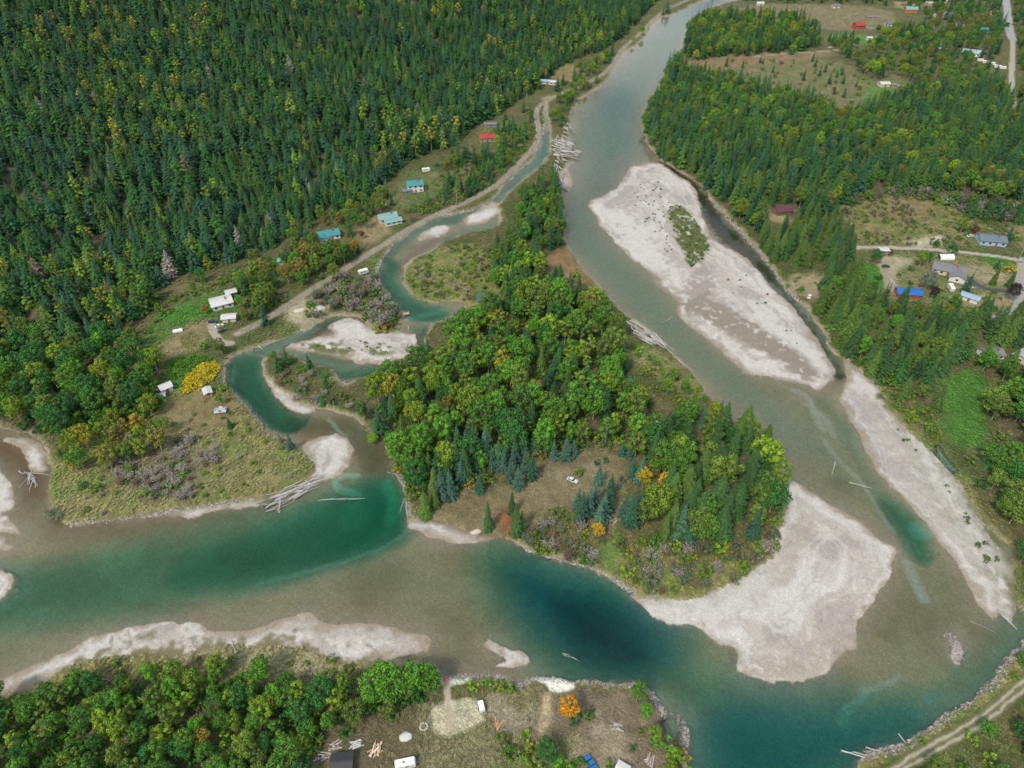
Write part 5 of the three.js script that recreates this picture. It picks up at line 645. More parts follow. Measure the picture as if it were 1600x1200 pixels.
grow([[173,-232],[178.2,-217.8],[181.3,-206.4],[180.8,-188.8],[180.4,-172.7],[183.1,-163.7],[180.6,-152.3],[171.5,-141.7],[173.6,-152.3],[175.5,-172.7],[176.3,-195.6],[173.7,-213.9],[170.9,-234.1]], 'bar', 3.6, { shrub: { w: 1, leaf: { olive: 4, green: 2, greygreen: 2 }, size: [.9, 2] } }, { thin: .12, onBar: 1, patch: .09, cut: .36 });
grow([[106.6,-451.7],[116.4,-454.6],[123.5,-426.3],[124.9,-401.2],[120,-381.9],[106.4,-368.3],[104.2,-372.8],[108.2,-383.5],[104.3,-399.5],[104.7,-429.9]], 'bar', 2.6, { shrub: { w: 1, leaf: { olive: 5, green: 2, greygreen: 2 }, size: [.8, 1.9] } }, { thin: .25, onBar: 1 });
grow([[83,-463.6],[99.7,-501.3],[111.2,-484.6],[108.8,-443.9],[100.5,-407.9],[100.9,-375.8],[94.4,-383.5],[88.7,-425.4]], 'bar', 4, { shrub: { w: 1, leaf: { deep: 3, brown: 2, greygreen: 2 }, size: [.6, 1.2] } }, { thin: .55, onBar: 1 });
grow([[119.8,-364.6],[139.7,-368.3],[150.5,-321],[153.1,-281.2],[145.1,-281.2],[136.5,-321],[121.4,-347]], 'bar', 6, { shrub: { w: 1, leaf: { deep: 2, brown: 1, greygreen: 2 }, size: [.6, 1.3] } }, { thin: .7, onBar: 1 });
grow([[-109.2,-293.6],[-85.1,-297.4],[-62.7,-291.9],[-60,-283.8],[-77.4,-281.2],[-97.8,-286.5]], 'bar', 3, { shrub: { w: 1, leaf: { olive: 3, lime: 1, greygreen: 2 }, size: [.7, 1.6] } }, { thin: .5, onBar: 1 });
for (const [x, z, s, l] of [[-69.3,-304.5, 6, 'yellow'], [-66.1,-306.2, 4, 'rust'], [-64.3,-310.3, 5, 'green'], [-72.1,-307.4, 4, 'lime']]) plant('shrub', x, z, s, l, 'road');
for (const [x, z, s, l, w] of [[-99.5,-380, 11, 'ochre', 1], [-103.9,-372.4, 12, 'ochre', .8], [-96.5,-385.5, 10, 'orange', .8], [-102.8,-383.1, 9, 'yellow', .9], [-95.2,-404.2, 6, 'rust', 1], [-166.5,-319.4, 6, 'orange', 1.3], [-148.8,-324.4, 9, 'lime', .9], [-142.8,-313.3, 8, 'olive', 1], [-138.3,-341.9, 15, 'olive', .9], [-148.4,-352.1, 14, 'lime', .8]]) plant('broadleaf', x, z, s, l, 'road', w);
grow([[213.7,-387.8],[312.2,-380],[275.2,-313.3],[239.1,-324.4],[196.3,-332]], 'yard', 8, { shrub: { w: 4, leaf: { deep: 2, green: 2, olive: 2, rust: .2 }, size: [1.5, 3.5] }, broadleaf: { w: 1, leaf: { green: 2, olive: 2 }, size: [5, 8] } }, { thin: .55 });
grow([[293.3,-421.5],[336.2,-423.2],[313.9,-383.1],[280.9,-387.8]], 'yard', 7, { shrub: { w: 4, leaf: { deep: 2, green: 2, olive: 2 }, size: [1.5, 3] } }, { thin: .5 });
grow([[160.8,-362.8],[184.2,-359.2],[176,-335.2],[157.1,-332]], 'eastbank', 5, { shrub: { w: 4, leaf: { deep: 1, green: 2, olive: 2 }, size: [1.2, 2.6] } }, { thin: .6 });
// far fields and village
const FIELDS = [poly([[183.5,-790.1],[212.7,-806.5],[308.7,-806.5],[353.4,-778.7],[339.5,-715.6],[399.4,-746.1],[370.1,-677.9],[339.1,-660.2],[286.4,-611.3],[283.6,-651.7],[243.9,-696.3],[210.2,-735.7],[182.7,-725.5]]), poly([[297.4,-1042.6],[368.7,-1053.7],[503.8,-1028.2],[459.2,-920.8],[362.5,-906.2],[366.8,-967.2],[291.1,-983.5]]), poly([[368.1,-900.4],[432.2,-891.9],[417.4,-846.1],[355,-851.3]])];
grow([[346.7,-837.7],[389.5,-877.2],[458.7,-920],[503.7,-935],[589,-935],[466,-695.7],[417.4,-677.3],[369.7,-677.3],[342.3,-714.9],[359.7,-778]], 'far', 9, { broadleaf: { w: 5, leaf: { olive: 4, green: 2, deep: 2, lime: 1, ochre: .6 }, size: [8, 14] }, conifer: { w: 2, leaf: { dark: 2, fir: 1 }, size: [11, 18] }, bare_shrub: { w: 1.4, leaf: { grey: 1, greygreen: 1 }, size: [4, 6] } }, { not: FIELDS, thin: .18 });
grow([[277.9,-1153.3],[1065,-1353.3],[735,-877.2],[580.6,-877.2],[510.7,-950.4],[509.4,-1041.7],[428.3,-1052.8],[298.9,-1049]], 'far', 10, { broadleaf: { w: 4, leaf: { olive: 4, green: 2, deep: 2, ochre: 1 }, size: [8, 14] }, conifer: { w: 3, leaf: { dark: 2, fir: 1 }, size: [11, 18] } }, { not: FIELDS, thin: .3 });
grow([[647.5,-999.4],[737.7,-999.4],[525.7,-659.6],[472.3,-677.3]], 'far', 8, { broadleaf: { w: 4, leaf: { olive: 4, green: 2, ochre: 1 }, size: [8, 13] }, conifer: { w: 2, leaf: { dark: 2, fir: 1 }, size: [11, 16] } });
grow([[197.8,-801],[357.2,-789.3],[373.5,-714.9],[280.5,-626.4],[246.3,-705.2],[191.8,-739.1]], 'far', 13, { conifer: { w: 2, leaf: { dark: 1 }, size: [6, 13] }, shrub: { w: 3, leaf: { olive: 2, brown: 1 }, size: [2, 4] } }, { thin: .35 });
grow([[356.8,-871.8],[401,-888.3],[390.8,-861.1],[349.3,-845.4]], 'far', 7, { conifer: { w: 1, leaf: { dark: 1 }, size: [8, 12] } });
// beyond the surveyed edge the same woods go on
grow([[500.9,-677.3],[775.2,-677.3],[326.6,-131.1],[199,-136],[218.4,-181.2],[290.6,-301.6]], 'eastlow', 8.5, { broadleaf: { w: 4, leaf: { green: 3, olive: 3, deep: 3 }, size: [9, 15] }, cedar: { w: 3, leaf: { cedar: 2, cedardark: 3 }, size: [12, 18] }, conifer: { w: 2, leaf: { fir: 2, dark: 2 }, size: [12, 18] } }, { margin: .3, thin: .15 });
grow([[172.3,-113],[249.8,-117.3],[207.3,-66.3],[145.1,-66.3]], 'track', 6.5, { broadleaf: { w: 4, leaf: { green: 3, olive: 3, deep: 3 }, size: [6, 11] }, shrub: { w: 3, leaf: { green: 2, olive: 2 }, size: [2, 4] } }, { margin: .3, thin: .15 });
// south bank
grow([[-175.5,-104.7],[-160.4,-106.3],[-145.8,-109.2],[-122.9,-112.6],[-97.1,-115.1],[-78.6,-115.6],[-57.2,-111.7],[-43,-112.6],[-32.9,-114.1],[-23.4,-110.9],[-22.2,-107.8],[-31.6,-102.3],[-41,-98.8],[-53.9,-94.6],[-60.6,-85.9],[-60.3,-69.3],[-151.1,-64.8]], 'south', 4.7, { birch: { w: 2, leaf: { lime: 2, olive: 2, green: 2 }, size: [7, 11], wide: [1, 1.5] }, broadleaf: { w: 6, leaf: { green: 4, deep: 4, bright: 2.6, olive: 3, lime: 1.5, ochre: .35, yellow: .25 }, size: [7, 12.5], wide: [.75, 1.15] }, shrub: { w: 3, leaf: { green: 2, deep: 2, lime: 1 }, size: [3, 5] }, bare_shrub: { w: .4, leaf: { grey: 1, brown: 1 }, size: [4, 6] } });
grow([[-160.6,-106.7],[-150.9,-111.3],[-137.9,-118.4],[-126.6,-121.3],[-98.9,-120.7],[-67.6,-121.8],[-43.7,-117.3],[-33.1,-115.1],[-57.4,-112.6],[-97.5,-116.2],[-123.4,-113.8],[-146.2,-110]], 'south', 4.6, { shrub: { w: 5, leaf: { olive: 3, ochre: 1.4, lime: 1, yellow: .5, green: 1 }, size: [1.2, 2.8] } }, { thin: .5 });
for (const [x, z, s, w] of [[-38,-108.4, 16, 1], [-30.4,-109.2, 15, 1], [-42.2,-106.7, 15, 1], [-26,-110.5, 12, 1]]) plant('broadleaf', x, z, s, 'bright', 'south', w);
plant('broadleaf', 17.5,-101.1, 11, 'amber', 'point', 1.0);
plant('broadleaf', 10.4,-88.7, 9, 'deep', 'point', 1.15);
for (const [x, z, s, k, l, w] of [[38.8,-105.5, 13, 'broadleaf', 'bright', .6], [40.7,-100.7, 9, 'broadleaf', 'bright', .75], [42.2,-93.8, 9, 'broadleaf', 'lime', .8], [44.3,-93.8, 5, 'shrub', 'green', 1], [47,-88.5, 7, 'broadleaf', 'lime', 1], [45.7,-85, 7, 'broadleaf', 'lime', 1], [50.2,-89.4, 4, 'shrub', 'yellow', 1], [48.8,-85.9, 5, 'shrub', 'olive', 1.1], [5.3,-90.9, 3, 'shrub', 'gold', .8], [20.9,-101.5, 3, 'shrub', 'deep', .8], [24.2,-102.7, 2.6, 'shrub', 'deep', .8], [23.5,-99.9, 2.5, 'shrub', 'green', .8], [18.9,-98.8, 3, 'shrub', 'deep', .8], [-2,-109.8, 4, 'shrub', 'lime', 1], [-5.1,-110.2, 3, 'shrub', 'lime', 1.2], [0,-109.8, 3, 'shrub', 'lime', 1], [-12.2,-110.5, 3, 'shrub', 'lime', 1], [-8.2,-111.3, 2.6, 'shrub', 'olive', 1.2], [4.2,-94.6, 3, 'shrub', 'lime', 1], [0,-89.4, 4, 'shrub', 'green', 1], [-2.9,-93.1, 4, 'shrub', 'olive', 1], [29.1,-86.2, 3, 'shrub', 'lime', 1], [14.9,-85, 5, 'shrub', 'bright', 1.1], [6.5,-85, 4, 'shrub', 'lime', 1.1], [19.6,-85.9, 4, 'shrub', 'green', 1], [39.3,-96.5, 2, 'shrub', 'olive', 1], [35.8,-91.6, 2, 'shrub', 'deep', 1]]) plant(k, x, z, s, l, 'point', w);
grow([[0,-90.3],[15.3,-92.2],[18.8,-87.6],[17.3,-66.3],[0,-66.3]], 'point', 5, { shrub: { w: 1, leaf: { lime: 2, green: 2, olive: 2, bright: 1 }, size: [2, 4] } }, { thin: .4 });
grow([[-170.5,-103.1],[-159.5,-104.7],[-145,-107.5],[-122.2,-110.9],[-96.4,-113],[-78.1,-113.4],[-56.9,-110.5],[-32.4,-108.8],[-22.1,-106.7],[-39.1,-99.2],[-53.9,-95],[-61.5,-85.9],[-61.1,-72.5],[-150.4,-69.3]], 'south', 3.3, { shrub: { w: 1, leaf: { green: 3, deep: 3, olive: 2, bright: 1 }, size: [2, 4.2] } }, { thin: .3 });
grow([[-67.7,-241.5],[-35.3,-279.8],[-13.9,-319.4],[22,-345.2],[48.8,-319.4],[56.5,-269.6],[71.3,-228.7],[50.1,-218.7],[13.8,-214.8],[-26.2,-194.6],[-41.9,-194.6]], 'isle', 4, { shrub: { w: 1, leaf: { green: 3, deep: 2, olive: 3, lime: 1 }, size: [2, 4.4] } }, { thin: .35, not: [CLEARING] });
// track bank
grow([[129.1,-95],[139.7,-96.9],[153,-103.7],[172.3,-113],[184.6,-113],[154.5,-64.8],[103,-64.8],[114.4,-83.3]], 'track', 6.2, { broadleaf: { w: 5, leaf: { deep: 3, green: 3, lime: 1, ochre: .8, olive: 2 }, size: [6, 10], wide: [1, 1.3] }, shrub: { w: 3, leaf: { green: 2, lime: 1, orange: .4, olive: 2 }, size: [2.5, 4.5] } }, { thin: .15 });
grow([[107.6,-89.4],[123.3,-95],[138.1,-101.7],[154.2,-109.8],[167.7,-119.5],[170.7,-117.3],[160.9,-110.9],[143.7,-101.1],[131.2,-95.3],[117.1,-89.4],[106.2,-85.9]], 'track', 3.6, { shrub: { w: 3, leaf: { olive: 4, green: 1, ochre: 1.6, lime: .8 }, size: [1, 2.4] } }, { thin: .4 });
grow([[168.1,-124.1],[180.1,-126.4],[172.3,-113],[163.7,-114.1]], 'track', 4.5, { broadleaf: { w: 2, leaf: { deep: 2, lime: 1 }, size: [5, 8] }, shrub: { w: 2, leaf: { lime: 1, green: 1 }, size: [2, 4] } });

// ---------- turn the list into things: the largest 300 of a kind stand singly, the rest is one mass per kind ----------
const leafMats = {}, barkMat = new THREE.MeshStandardMaterial({ color: new THREE.Color().setRGB(.13, .105, .085), roughness: .95 }), paleBark = new THREE.MeshStandardMaterial({ color: new THREE.Color().setRGB(.34, .31, .27), roughness: .9 });
function leafMat(kind, leaf, step) {
  const key = leaf + step + (kind === 'broadleaf' || kind === 'shrub' || kind === 'birch'); if (leafMats[key]) return leafMats[key];
  const b = [.84, 1, 1.18][step], c = LEAF[leaf];
  const look = { color: new THREE.Color().setRGB(c[0] * b, c[1] * b, c[2] * b), vertexColors: true, roughness: .85, side: THREE.DoubleSide };
  return leafMats[key] = key.endsWith('true') ? new THREE.MeshPhysicalMaterial({ ...look, roughness: .95, transmission: .15, thickness: 0 }) : new THREE.MeshStandardMaterial(look);
}
const HEIGHT = { conifer: 20, spruce: 16, cedar: 20, broadleaf: 20, birch: 18, shrub: 4, bare_shrub: 4.2 };
const MASSNAME = { conifer: 'conifer_forest', cedar: 'cedar_wood', broadleaf: 'broadleaf_wood', birch: 'autumn_woodland', shrub: 'scrub', bare_shrub: 'leafless_scrub', spruce: 'spruce_wood' };
const MASSLABEL = { conifer: 'mass of dark conifers covering the hillside and far woods', cedar: 'mass of small far cedars', broadleaf: 'mass of far broadleaf trees', birch: 'pale and yellow trees scattered in the hillside forest', shrub: 'mass of low leafy scrub', bare_shrub: 'mass of grey leafless scrub', spruce: 'small spruces' };
const TNAME = { conifer: 'conifer_tree', spruce: 'spruce_tree', cedar: 'cedar_tree', broadleaf: 'broadleaf_tree', birch: 'slender_tree', shrub: 'shrub', bare_shrub: 'leafless_shrub' };
const CAT = { conifer: 'conifer tree', spruce: 'spruce tree', cedar: 'cedar tree', broadleaf: 'broadleaf tree', birch: 'slender tree', shrub: 'shrub', bare_shrub: 'shrub' };
const whiteLeaf = new THREE.MeshStandardMaterial({ color: 0xffffff, vertexColors: true, roughness: .85, side: THREE.DoubleSide }), thinLeaf = new THREE.MeshPhysicalMaterial({ color: 0xffffff, vertexColors: true, roughness: .95, transmission: .15, thickness: 0, side: THREE.DoubleSide });
const LABELS_BY_LOOK = { pen: { lemon: 'lemon yellow low shrub in the bright strip behind the meadow', gold: 'golden yellow flowering shrub in the bright patch behind the meadow' }, point: { 'broadleaf amber': 'amber yellow round tree standing alone on the bare dirt lot', 'broadleaf deep': 'deep green round tree beside the parked blue pickup' } };
for (const kind in KINDS) {
  const all = plants.filter(p => p.kind === kind), K = KINDS[kind], c = Math.cos(TILT), s = Math.sin(TILT);
  for (const p of all) { const d = -p.z * c - (p.y - EYE) * s, v = ((p.y + p.size * .4 - EYE) * c - p.z * s) / d, u = p.x / d; p.rank = Math.abs(u) < .73 && Math.abs(v) < .55 ? p.size / d : 0; }
  all.sort((a, b) => b.rank - a.rank);
  const single = all.filter((p, i) => i < 300 && p.rank > 0), rest = all.filter((p, i) => !(i < 300 && p.rank > 0));
  for (const p of single) {
    const g = K.geos[p.v % K.geos.length], t = new THREE.Group(), k = p.size / HEIGHT[kind]; t.name = numbered(TNAME[kind]);
    t.position.set(p.x, p.y, p.z); t.rotation.y = p.turn; t.scale.set(k * p.wide, k, k * p.wide);
    const crown = new THREE.Mesh(g.crown, leafMat(kind, p.leaf, p.v % 3)); crown.name = 'crown';
    const trunk = new THREE.Mesh(g.trunk, kind === 'birch' || kind === 'broadleaf' ? paleBark : barkMat); trunk.name = 'trunk';
    crown.castShadow = crown.receiveShadow = trunk.castShadow = trunk.receiveShadow = true; t.add(trunk, crown); scene.add(t);
    const own = LABELS_BY_LOOK[p.zone]?.[kind + ' ' + p.leaf] ?? LABELS_BY_LOOK[p.zone]?.[p.leaf];
    t.userData = { label: own ?? `${WORD[p.leaf]} ${K.noun} ${ZONE[p.zone]}`, category: CAT[kind], group: `${K.noun}s ${ZONE[p.zone]}` };
  }
  if (!rest.length) continue;
  const mass = new THREE.Group(); mass.name = MASSNAME[kind]; mass.userData = { kind: 'stuff', label: MASSLABEL[kind], category: CAT[kind] }; scene.add(mass);
  const M4 = new THREE.Matrix4(), Q = new THREE.Quaternion(), UPV = new THREE.Vector3(0, 1, 0), col = new THREE.Color();
  K.geos.forEach((g, gi) => {
    const mine = rest.filter(p => p.v % K.geos.length === gi); if (!mine.length) return;
    const im = new THREE.InstancedMesh(g.crown, kind === 'broadleaf' || kind === 'shrub' || kind === 'birch' ? thinLeaf : whiteLeaf, mine.length); im.name = 'foliage'; im.userData = { kind: 'stuff' }; im.castShadow = im.receiveShadow = true;
    mine.forEach((p, i) => { const k = p.size / HEIGHT[kind]; Q.setFromAxisAngle(UPV, p.turn); M4.compose(new THREE.Vector3(p.x, p.y, p.z), Q, new THREE.Vector3(k * p.wide, k, k * p.wide)); im.setMatrixAt(i, M4); const l = LEAF[p.leaf]; im.setColorAt(i, col.setRGB(l[0] * p.bright * p.j[0], l[1] * p.bright * p.j[1], l[2] * p.bright * p.j[2])); });
    mass.add(im);
    if (kind !== 'shrub' && kind !== 'bare_shrub') {
      const it = new THREE.InstancedMesh(g.trunk, kind === 'birch' || kind === 'broadleaf' ? paleBark : barkMat, mine.length); it.name = 'trunks'; it.userData = { kind: 'stuff' }; it.castShadow = it.receiveShadow = true;
      mine.forEach((p, i) => { const k = p.size / HEIGHT[kind]; Q.setFromAxisAngle(UPV, p.turn); M4.compose(new THREE.Vector3(p.x, p.y, p.z), Q, new THREE.Vector3(k * p.wide, k, k * p.wide)); it.setMatrixAt(i, M4); }); mass.add(it);
    }
  });
  console.log(kind, all.length, single.length, K.geos.map(g => g.crown.attributes.position.count / 3).join(' '));
}


// ---------- grass and herbs: small tufts that nobody could count ----------
{
  const L = new Leaves(), R = rngOf(900);
  for (let k = 0; k < 9; k++) { const a = R() * 6.28, l = .5 + R() * .5, w = .16 + R() * .14, t = R() * .8, dx = Math.cos(a), dz = Math.sin(a); L.tri([dx * .1 - dz * w, -.05, dz * .1 + dx * w], [dx * .1 + dz * w, -.05, dz * .1 - dx * w], [dx * l * (.4 + t), l * .6, dz * l * (.4 + t)], shadeOf(R, .5), [dx * .15, 1, dz * .15], .9); }
  const tuft = L.build(), spots = [], Rt = rngOf(901);
  for (let k = 0; k < 230000; k++) {
    const z = -80 - 520 * Math.pow(Rt(), 1.25), half = (-z * Math.cos(TILT) + EYE * Math.sin(TILT)) * .76, x = (Rt() * 2 - 1) * half, q = Rt(), j = Rt();
    if (fbm(x * .09 + 4, z * .09, 3) + q * .35 < .56) continue;
    const site = siteAt(x, z); if (site[1] !== 0 || site[0] < .5) continue;
    const road = roadAt(x, z); if (road) continue;
    if (hillAt(x, z) > .5) continue;
    colourAt(x, z, site, 0, null); if (tmp[0] > .3 || tmp[1] < .085 || tmp[0] > tmp[1] * 1.15) continue;
    const gsh = .75 + j * .7; spots.push([x, site[0], z, .5 + j * .9, tmp[0] * gsh, tmp[1] * gsh * 1.04, tmp[2] * gsh * .95]);
  }
  const im = new THREE.InstancedMesh(tuft, whiteLeaf, spots.length), d = new THREE.Object3D(), c = new THREE.Color();
  spots.forEach(([x, y, z, s, r, g, b], i) => { d.position.set(x, y, z); d.rotation.y = i; d.scale.setScalar(s); d.updateMatrix(); im.setMatrixAt(i, d.matrix); im.setColorAt(i, c.setRGB(r, g, b)); });
  im.name = 'meadow_grass'; im.userData = { kind: 'stuff', label: 'rough grass and herbs growing over the banks and meadows', category: 'grass' }; im.castShadow = im.receiveShadow = true; scene.add(im);
  console.log('tufts', spots.length);
}
// ---------- buildings, vehicles, driftwood and small things ----------
const mats = {};
function paint(r, g, b, rough = .7, metal = 0) { const k = [r, g, b, rough, metal].join(); return mats[k] ??= new THREE.MeshStandardMaterial({ color: new THREE.Color().setRGB(r, g, b), roughness: rough, metalness: metal }); }
const C = { white: [.66, .66, .65], cream: [.58, .54, .45], grey: [.22, .22, .23], dark: [.05, .05, .055], teal: [.06, .30, .32], paleteal: [.25, .42, .40], blue: [.03, .17, .55], slate: [.16, .22, .25], red: [.42, .06, .05], maroon: [.14, .05, .06], wood: [.20, .13, .075], tan: [.36, .28, .19], orange: [.45, .17, .07], silver: [.5, .52, .55], paleblue: [.35, .48, .62], pink: [.5, .22, .2] };
const glass = new THREE.MeshStandardMaterial({ color: new THREE.Color().setRGB(.03, .04, .05), roughness: .12 }), rubber = paint(.025, .025, .025, .9), steel = paint(.45, .45, .46, .35, .8);
function part(parent, name, g, m) { const o = new THREE.Mesh(g, m); o.name = name; o.castShadow = o.receiveShadow = true; parent.add(o); return o; }
function thing(name, label, category, x, z, turn = 0, group, y) { const o = new THREE.Group(); o.name = numbered(name); o.position.set(x, y ?? Math.max(heightAt(x, z), .02), z); o.rotation.y = turn * Math.PI / 180; o.userData = { label, category }; if (group) o.userData.group = group; scene.add(o); return o; }
function box(w, h, d, x = 0, y = 0, z = 0, rz = 0, ry = 0) { const g = new THREE.BoxGeometry(w, h, d); if (rz) g.rotateZ(rz); if (ry) g.rotateY(ry); g.translate(x, y, z); return g; }
const nonIdx = g => g.index ? g.toNonIndexed() : g;
const join = a => mergeGeometries(a.map(nonIdx));
// a gabled block: w along the ridge, d across, walls h, ridge rise above the walls
const stainTex = grain(256, (u, v) => .74 + .26 * (.6 * tileNoise(u, v, 4, 4, 91) + .8 * tileNoise(u, v, 24, 3, 95)), true), roofMats = {};
function roofing(c) { return roofMats[c] ??= new THREE.MeshStandardMaterial({ color: new THREE.Color().setRGB(...C[c]), roughness: .5, metalness: .1, map: stainTex }); }
function gable(t, o) {
  const { w, d, h, rise, x = 0, z = 0, turn = 0, wall, roof, name = '' } = o, hold = new THREE.Matrix4().makeRotationY(turn).setPosition(x, 0, z);
  const S = new THREE.Shape(); S.moveTo(-d / 2, -.8); S.lineTo(d / 2, -.8); S.lineTo(d / 2, h); S.lineTo(0, h + rise); S.lineTo(-d / 2, h); S.closePath();
  const wg = new THREE.ExtrudeGeometry(S, { depth: w, bevelEnabled: false }); wg.translate(0, 0, -w / 2); wg.rotateY(Math.PI / 2); wg.applyMatrix4(hold);
  part(t, name + 'wall', wg, paint(...C[wall], .8));
  const run = d / 2 + .55, sl = Math.atan2(rise, d / 2), len = run / Math.cos(sl), slabs = [];
  for (const q of [-1, 1]) {
    const g = new THREE.BoxGeometry(w + 1, .14, len); g.translate(0, .09, q * len / 2); g.rotateX(q * sl); g.translate(0, h + rise, 0); slabs.push(g);
    for (let k = 0; k <= Math.round(w / (o.seam ?? .9)); k++) { const s = new THREE.BoxGeometry(.06, .05, len - .04); s.translate(-w / 2 - .45 + k * (w + .9) / Math.round(w / (o.seam ?? .9)), .185, q * len / 2); s.rotateX(q * sl); s.translate(0, h + rise, 0); slabs.push(s); }
  }
  slabs.push(box(w + 1.02, .1, .4, 0, h + rise + .17, 0)); const rg = join(slabs); rg.applyMatrix4(hold);
  const rf = part(t, name + 'roof', rg, roofing(roof));
  if (o.chimney || (!o.cat && !name)) part(rf, 'chimney', box(.7, 1.6, .7, x + w * .22, h + rise + .3, z + d * .12), paint(.25, .12, .09, .9));
  const n = o.windows ?? Math.max(1, Math.floor(w / 3.2));
  for (const q of [-1, 1]) for (let k = 0; k < n; k++) {
    const px = -w / 2 + (k + .5) * w / n, door = q === 1 && k === Math.floor(n / 2) && !o.nodoor;
    for (let f = 0; f < (h > 4.5 ? 2 : 1); f++) {
      const py = door && f === 0 ? 1.0 : 1.6 + f * 2.7, hh = door && f === 0 ? 2.1 : 1.2, ww = door && f === 0 ? 1 : 1.4;
      const fr = box(ww + .2, hh + .2, .08, px, py, q * (d / 2 + .02)); fr.applyMatrix4(hold); const F = part(t, door && f === 0 ? 'door' : 'window', fr, paint(...C[door && f === 0 ? 'wood' : 'white'], .6));
      if (!(door && f === 0)) { const pg = box(ww, hh, .08, px, py, q * (d / 2 + .035)); pg.applyMatrix4(hold); part(F, 'pane', pg, glass); }
    }
  }
  for (const q of [-1, 1]) { const fr = box(.08, 1.3, 1.5, q * (w / 2 + .02), 1.6, 0); fr.applyMatrix4(hold); const F = part(t, 'window', fr, paint(...C.white, .6)); const pg = box(.08, 1.1, 1.3, q * (w / 2 + .035), 1.6, 0); pg.applyMatrix4(hold); part(F, 'pane', pg, glass); }
}
function house(label, x, z, turn, o, ...wings) { const t = thing(o.name ?? 'house', label, o.cat ?? 'house', x, z, turn); gable(t, o); wings.forEach((w, i) => gable(t, { nodoor: 1, ...w, name: 'wing_' })); return t; }
const HUT = { nodoor: 0, windows: 1, cat: 'shed', name: 'shed' };
house('white-roofed farmhouse beside the green lawn', -160.5,-328.2, 28, { w: 11, d: 9, h: 3, rise: 1.2, wall: 'white', roof: 'white' });
house('small teal-walled shed with white roof behind the farmhouse', -158.1,-337.9, 28, { ...HUT, w: 5.5, d: 4, h: 2.6, rise: .6, wall: 'teal', roof: 'white' });
house('white carport roof beside the parked cars at the farmhouse', -151.9,-313.9, 10, { ...HUT, w: 7, d: 4.5, h: 2.4, rise: .7, wall: 'cream', roof: 'white' });
house('white cabin next to the golden shrub patch', -164.3,-256, 40, { w: 5, d: 4, h: 2.6, rise: 1.2, wall: 'white', roof: 'white', cat: 'cabin', name: 'cabin' });
house('tiny grey hut beside the white cabin', -164,-250.5, 20, { ...HUT, w: 2.4, d: 2, h: 1.8, rise: .5, wall: 'grey', roof: 'silver' });
house('white and pink shed on the meadow edge', -143.6,-253.2, -60, { ...HUT, w: 4.6, d: 3, h: 2.2, rise: .5, wall: 'pink', roof: 'white' });
house('low grey pallet shed under the small tree on the meadow', -133.6,-240.6, 10, { ...HUT, w: 4.4, d: 2.6, h: 1.2, rise: .3, wall: 'grey', roof: 'silver' });
house('white-roofed shed hidden among the broadleaf trees', -244,-277.7, 5, { ...HUT, w: 5.5, d: 3.5, h: 2.5, rise: .8, wall: 'cream', roof: 'white' });
house('turquoise-roofed house behind the orange trees', -116.7,-405.9, 22, { w: 13, d: 8, h: 3, rise: 1.8, wall: 'white', roof: 'teal' }, { w: 6, d: 6, h: 2.8, rise: 1.3, x: -4, z: 4.5, turn: Math.PI / 2, wall: 'white', roof: 'teal' });
house('small pale teal shed on its own lawn', -138.4,-373.2, 15, { ...HUT, w: 4, d: 3.6, h: 2.6, rise: .8, wall: 'paleteal', roof: 'paleteal' });
house('pale teal-roofed long house beside the river road', -82.4,-429.6, 24, { w: 12, d: 7, h: 3.2, rise: 2, wall: 'cream', roof: 'paleteal' }, { w: 11, d: 5, h: 2.4, rise: 1.2, x: 2, z: 5.4, wall: 'white', roof: 'paleteal' });
house('white two-storey house with teal roof', -68.8,-474.7, 12, { w: 11, d: 8, h: 5.4, rise: 2, wall: 'white', roof: 'teal' }, { w: 6, d: 4, h: 2.4, rise: .8, x: -6, z: 3.2, wall: 'slate', roof: 'slate' });
house('red-roofed house at the forest edge', -20.3,-568.6, 6, { w: 12, d: 8, h: 3.4, rise: 2.2, wall: 'tan', roof: 'red' });
house('grey-roofed shed behind the red-roofed house', -17.9,-598.7, 2, { ...HUT, w: 11, d: 5, h: 2.8, rise: .8, wall: 'grey', roof: 'grey' });
house('long white-roofed cabin beyond the bend of the river road', 32.4,-714.9, -10, { w: 9, d: 6, h: 2.6, rise: .9, wall: 'cream', roof: 'paleblue', cat: 'cabin', name: 'cabin' }, { w: 7, d: 6, h: 2.4, rise: .8, x: 8.2, z: .6, wall: 'cream', roof: 'white' });
house('maroon-roofed cabin on the bank of the dark side channel', 182,-440.7, 14, { w: 11, d: 8, h: 2.6, rise: 2.6, wall: 'wood', roof: 'maroon', cat: 'cabin', name: 'cabin' });
house('white box shed at the bend of the pale lane', 227.8,-384.7, 0, { ...HUT, w: 5, d: 4, h: 3, rise: .3, wall: 'grey', roof: 'white' });
house('large brown-grey roofed house with asphalt driveway', 257.3,-362.8, -28, { w: 17, d: 10, h: 3, rise: 2, wall: 'cream', roof: 'grey', chimney: 1 }, { w: 9, d: 8, h: 2.8, rise: 1.6, x: 5, z: 6, turn: Math.PI / 2, wall: 'white', roof: 'grey' });
house('long bright blue-roofed shed', 223.1,-337.9, -8, { ...HUT, windows: 2, w: 13, d: 7, h: 2.8, rise: 1.2, wall: 'red', roof: 'blue' });
house('pale blue-roofed shed behind the blue-roofed shed and cedars', 255.5,-333.3, -40, { ...HUT, w: 9, d: 5, h: 2.6, rise: .9, wall: 'white', roof: 'paleblue' });
house('slate blue-roofed house above the pale lane', 301.4,-399.2, -12, { w: 15, d: 10, h: 3, rise: 1.6, wall: 'paleblue', roof: 'slate' });
house('grey-roofed house half hidden by the cedars', 240.4,-281.9, 6, { w: 10, d: 7, h: 2.8, rise: 1.4, wall: 'white', roof: 'grey' });
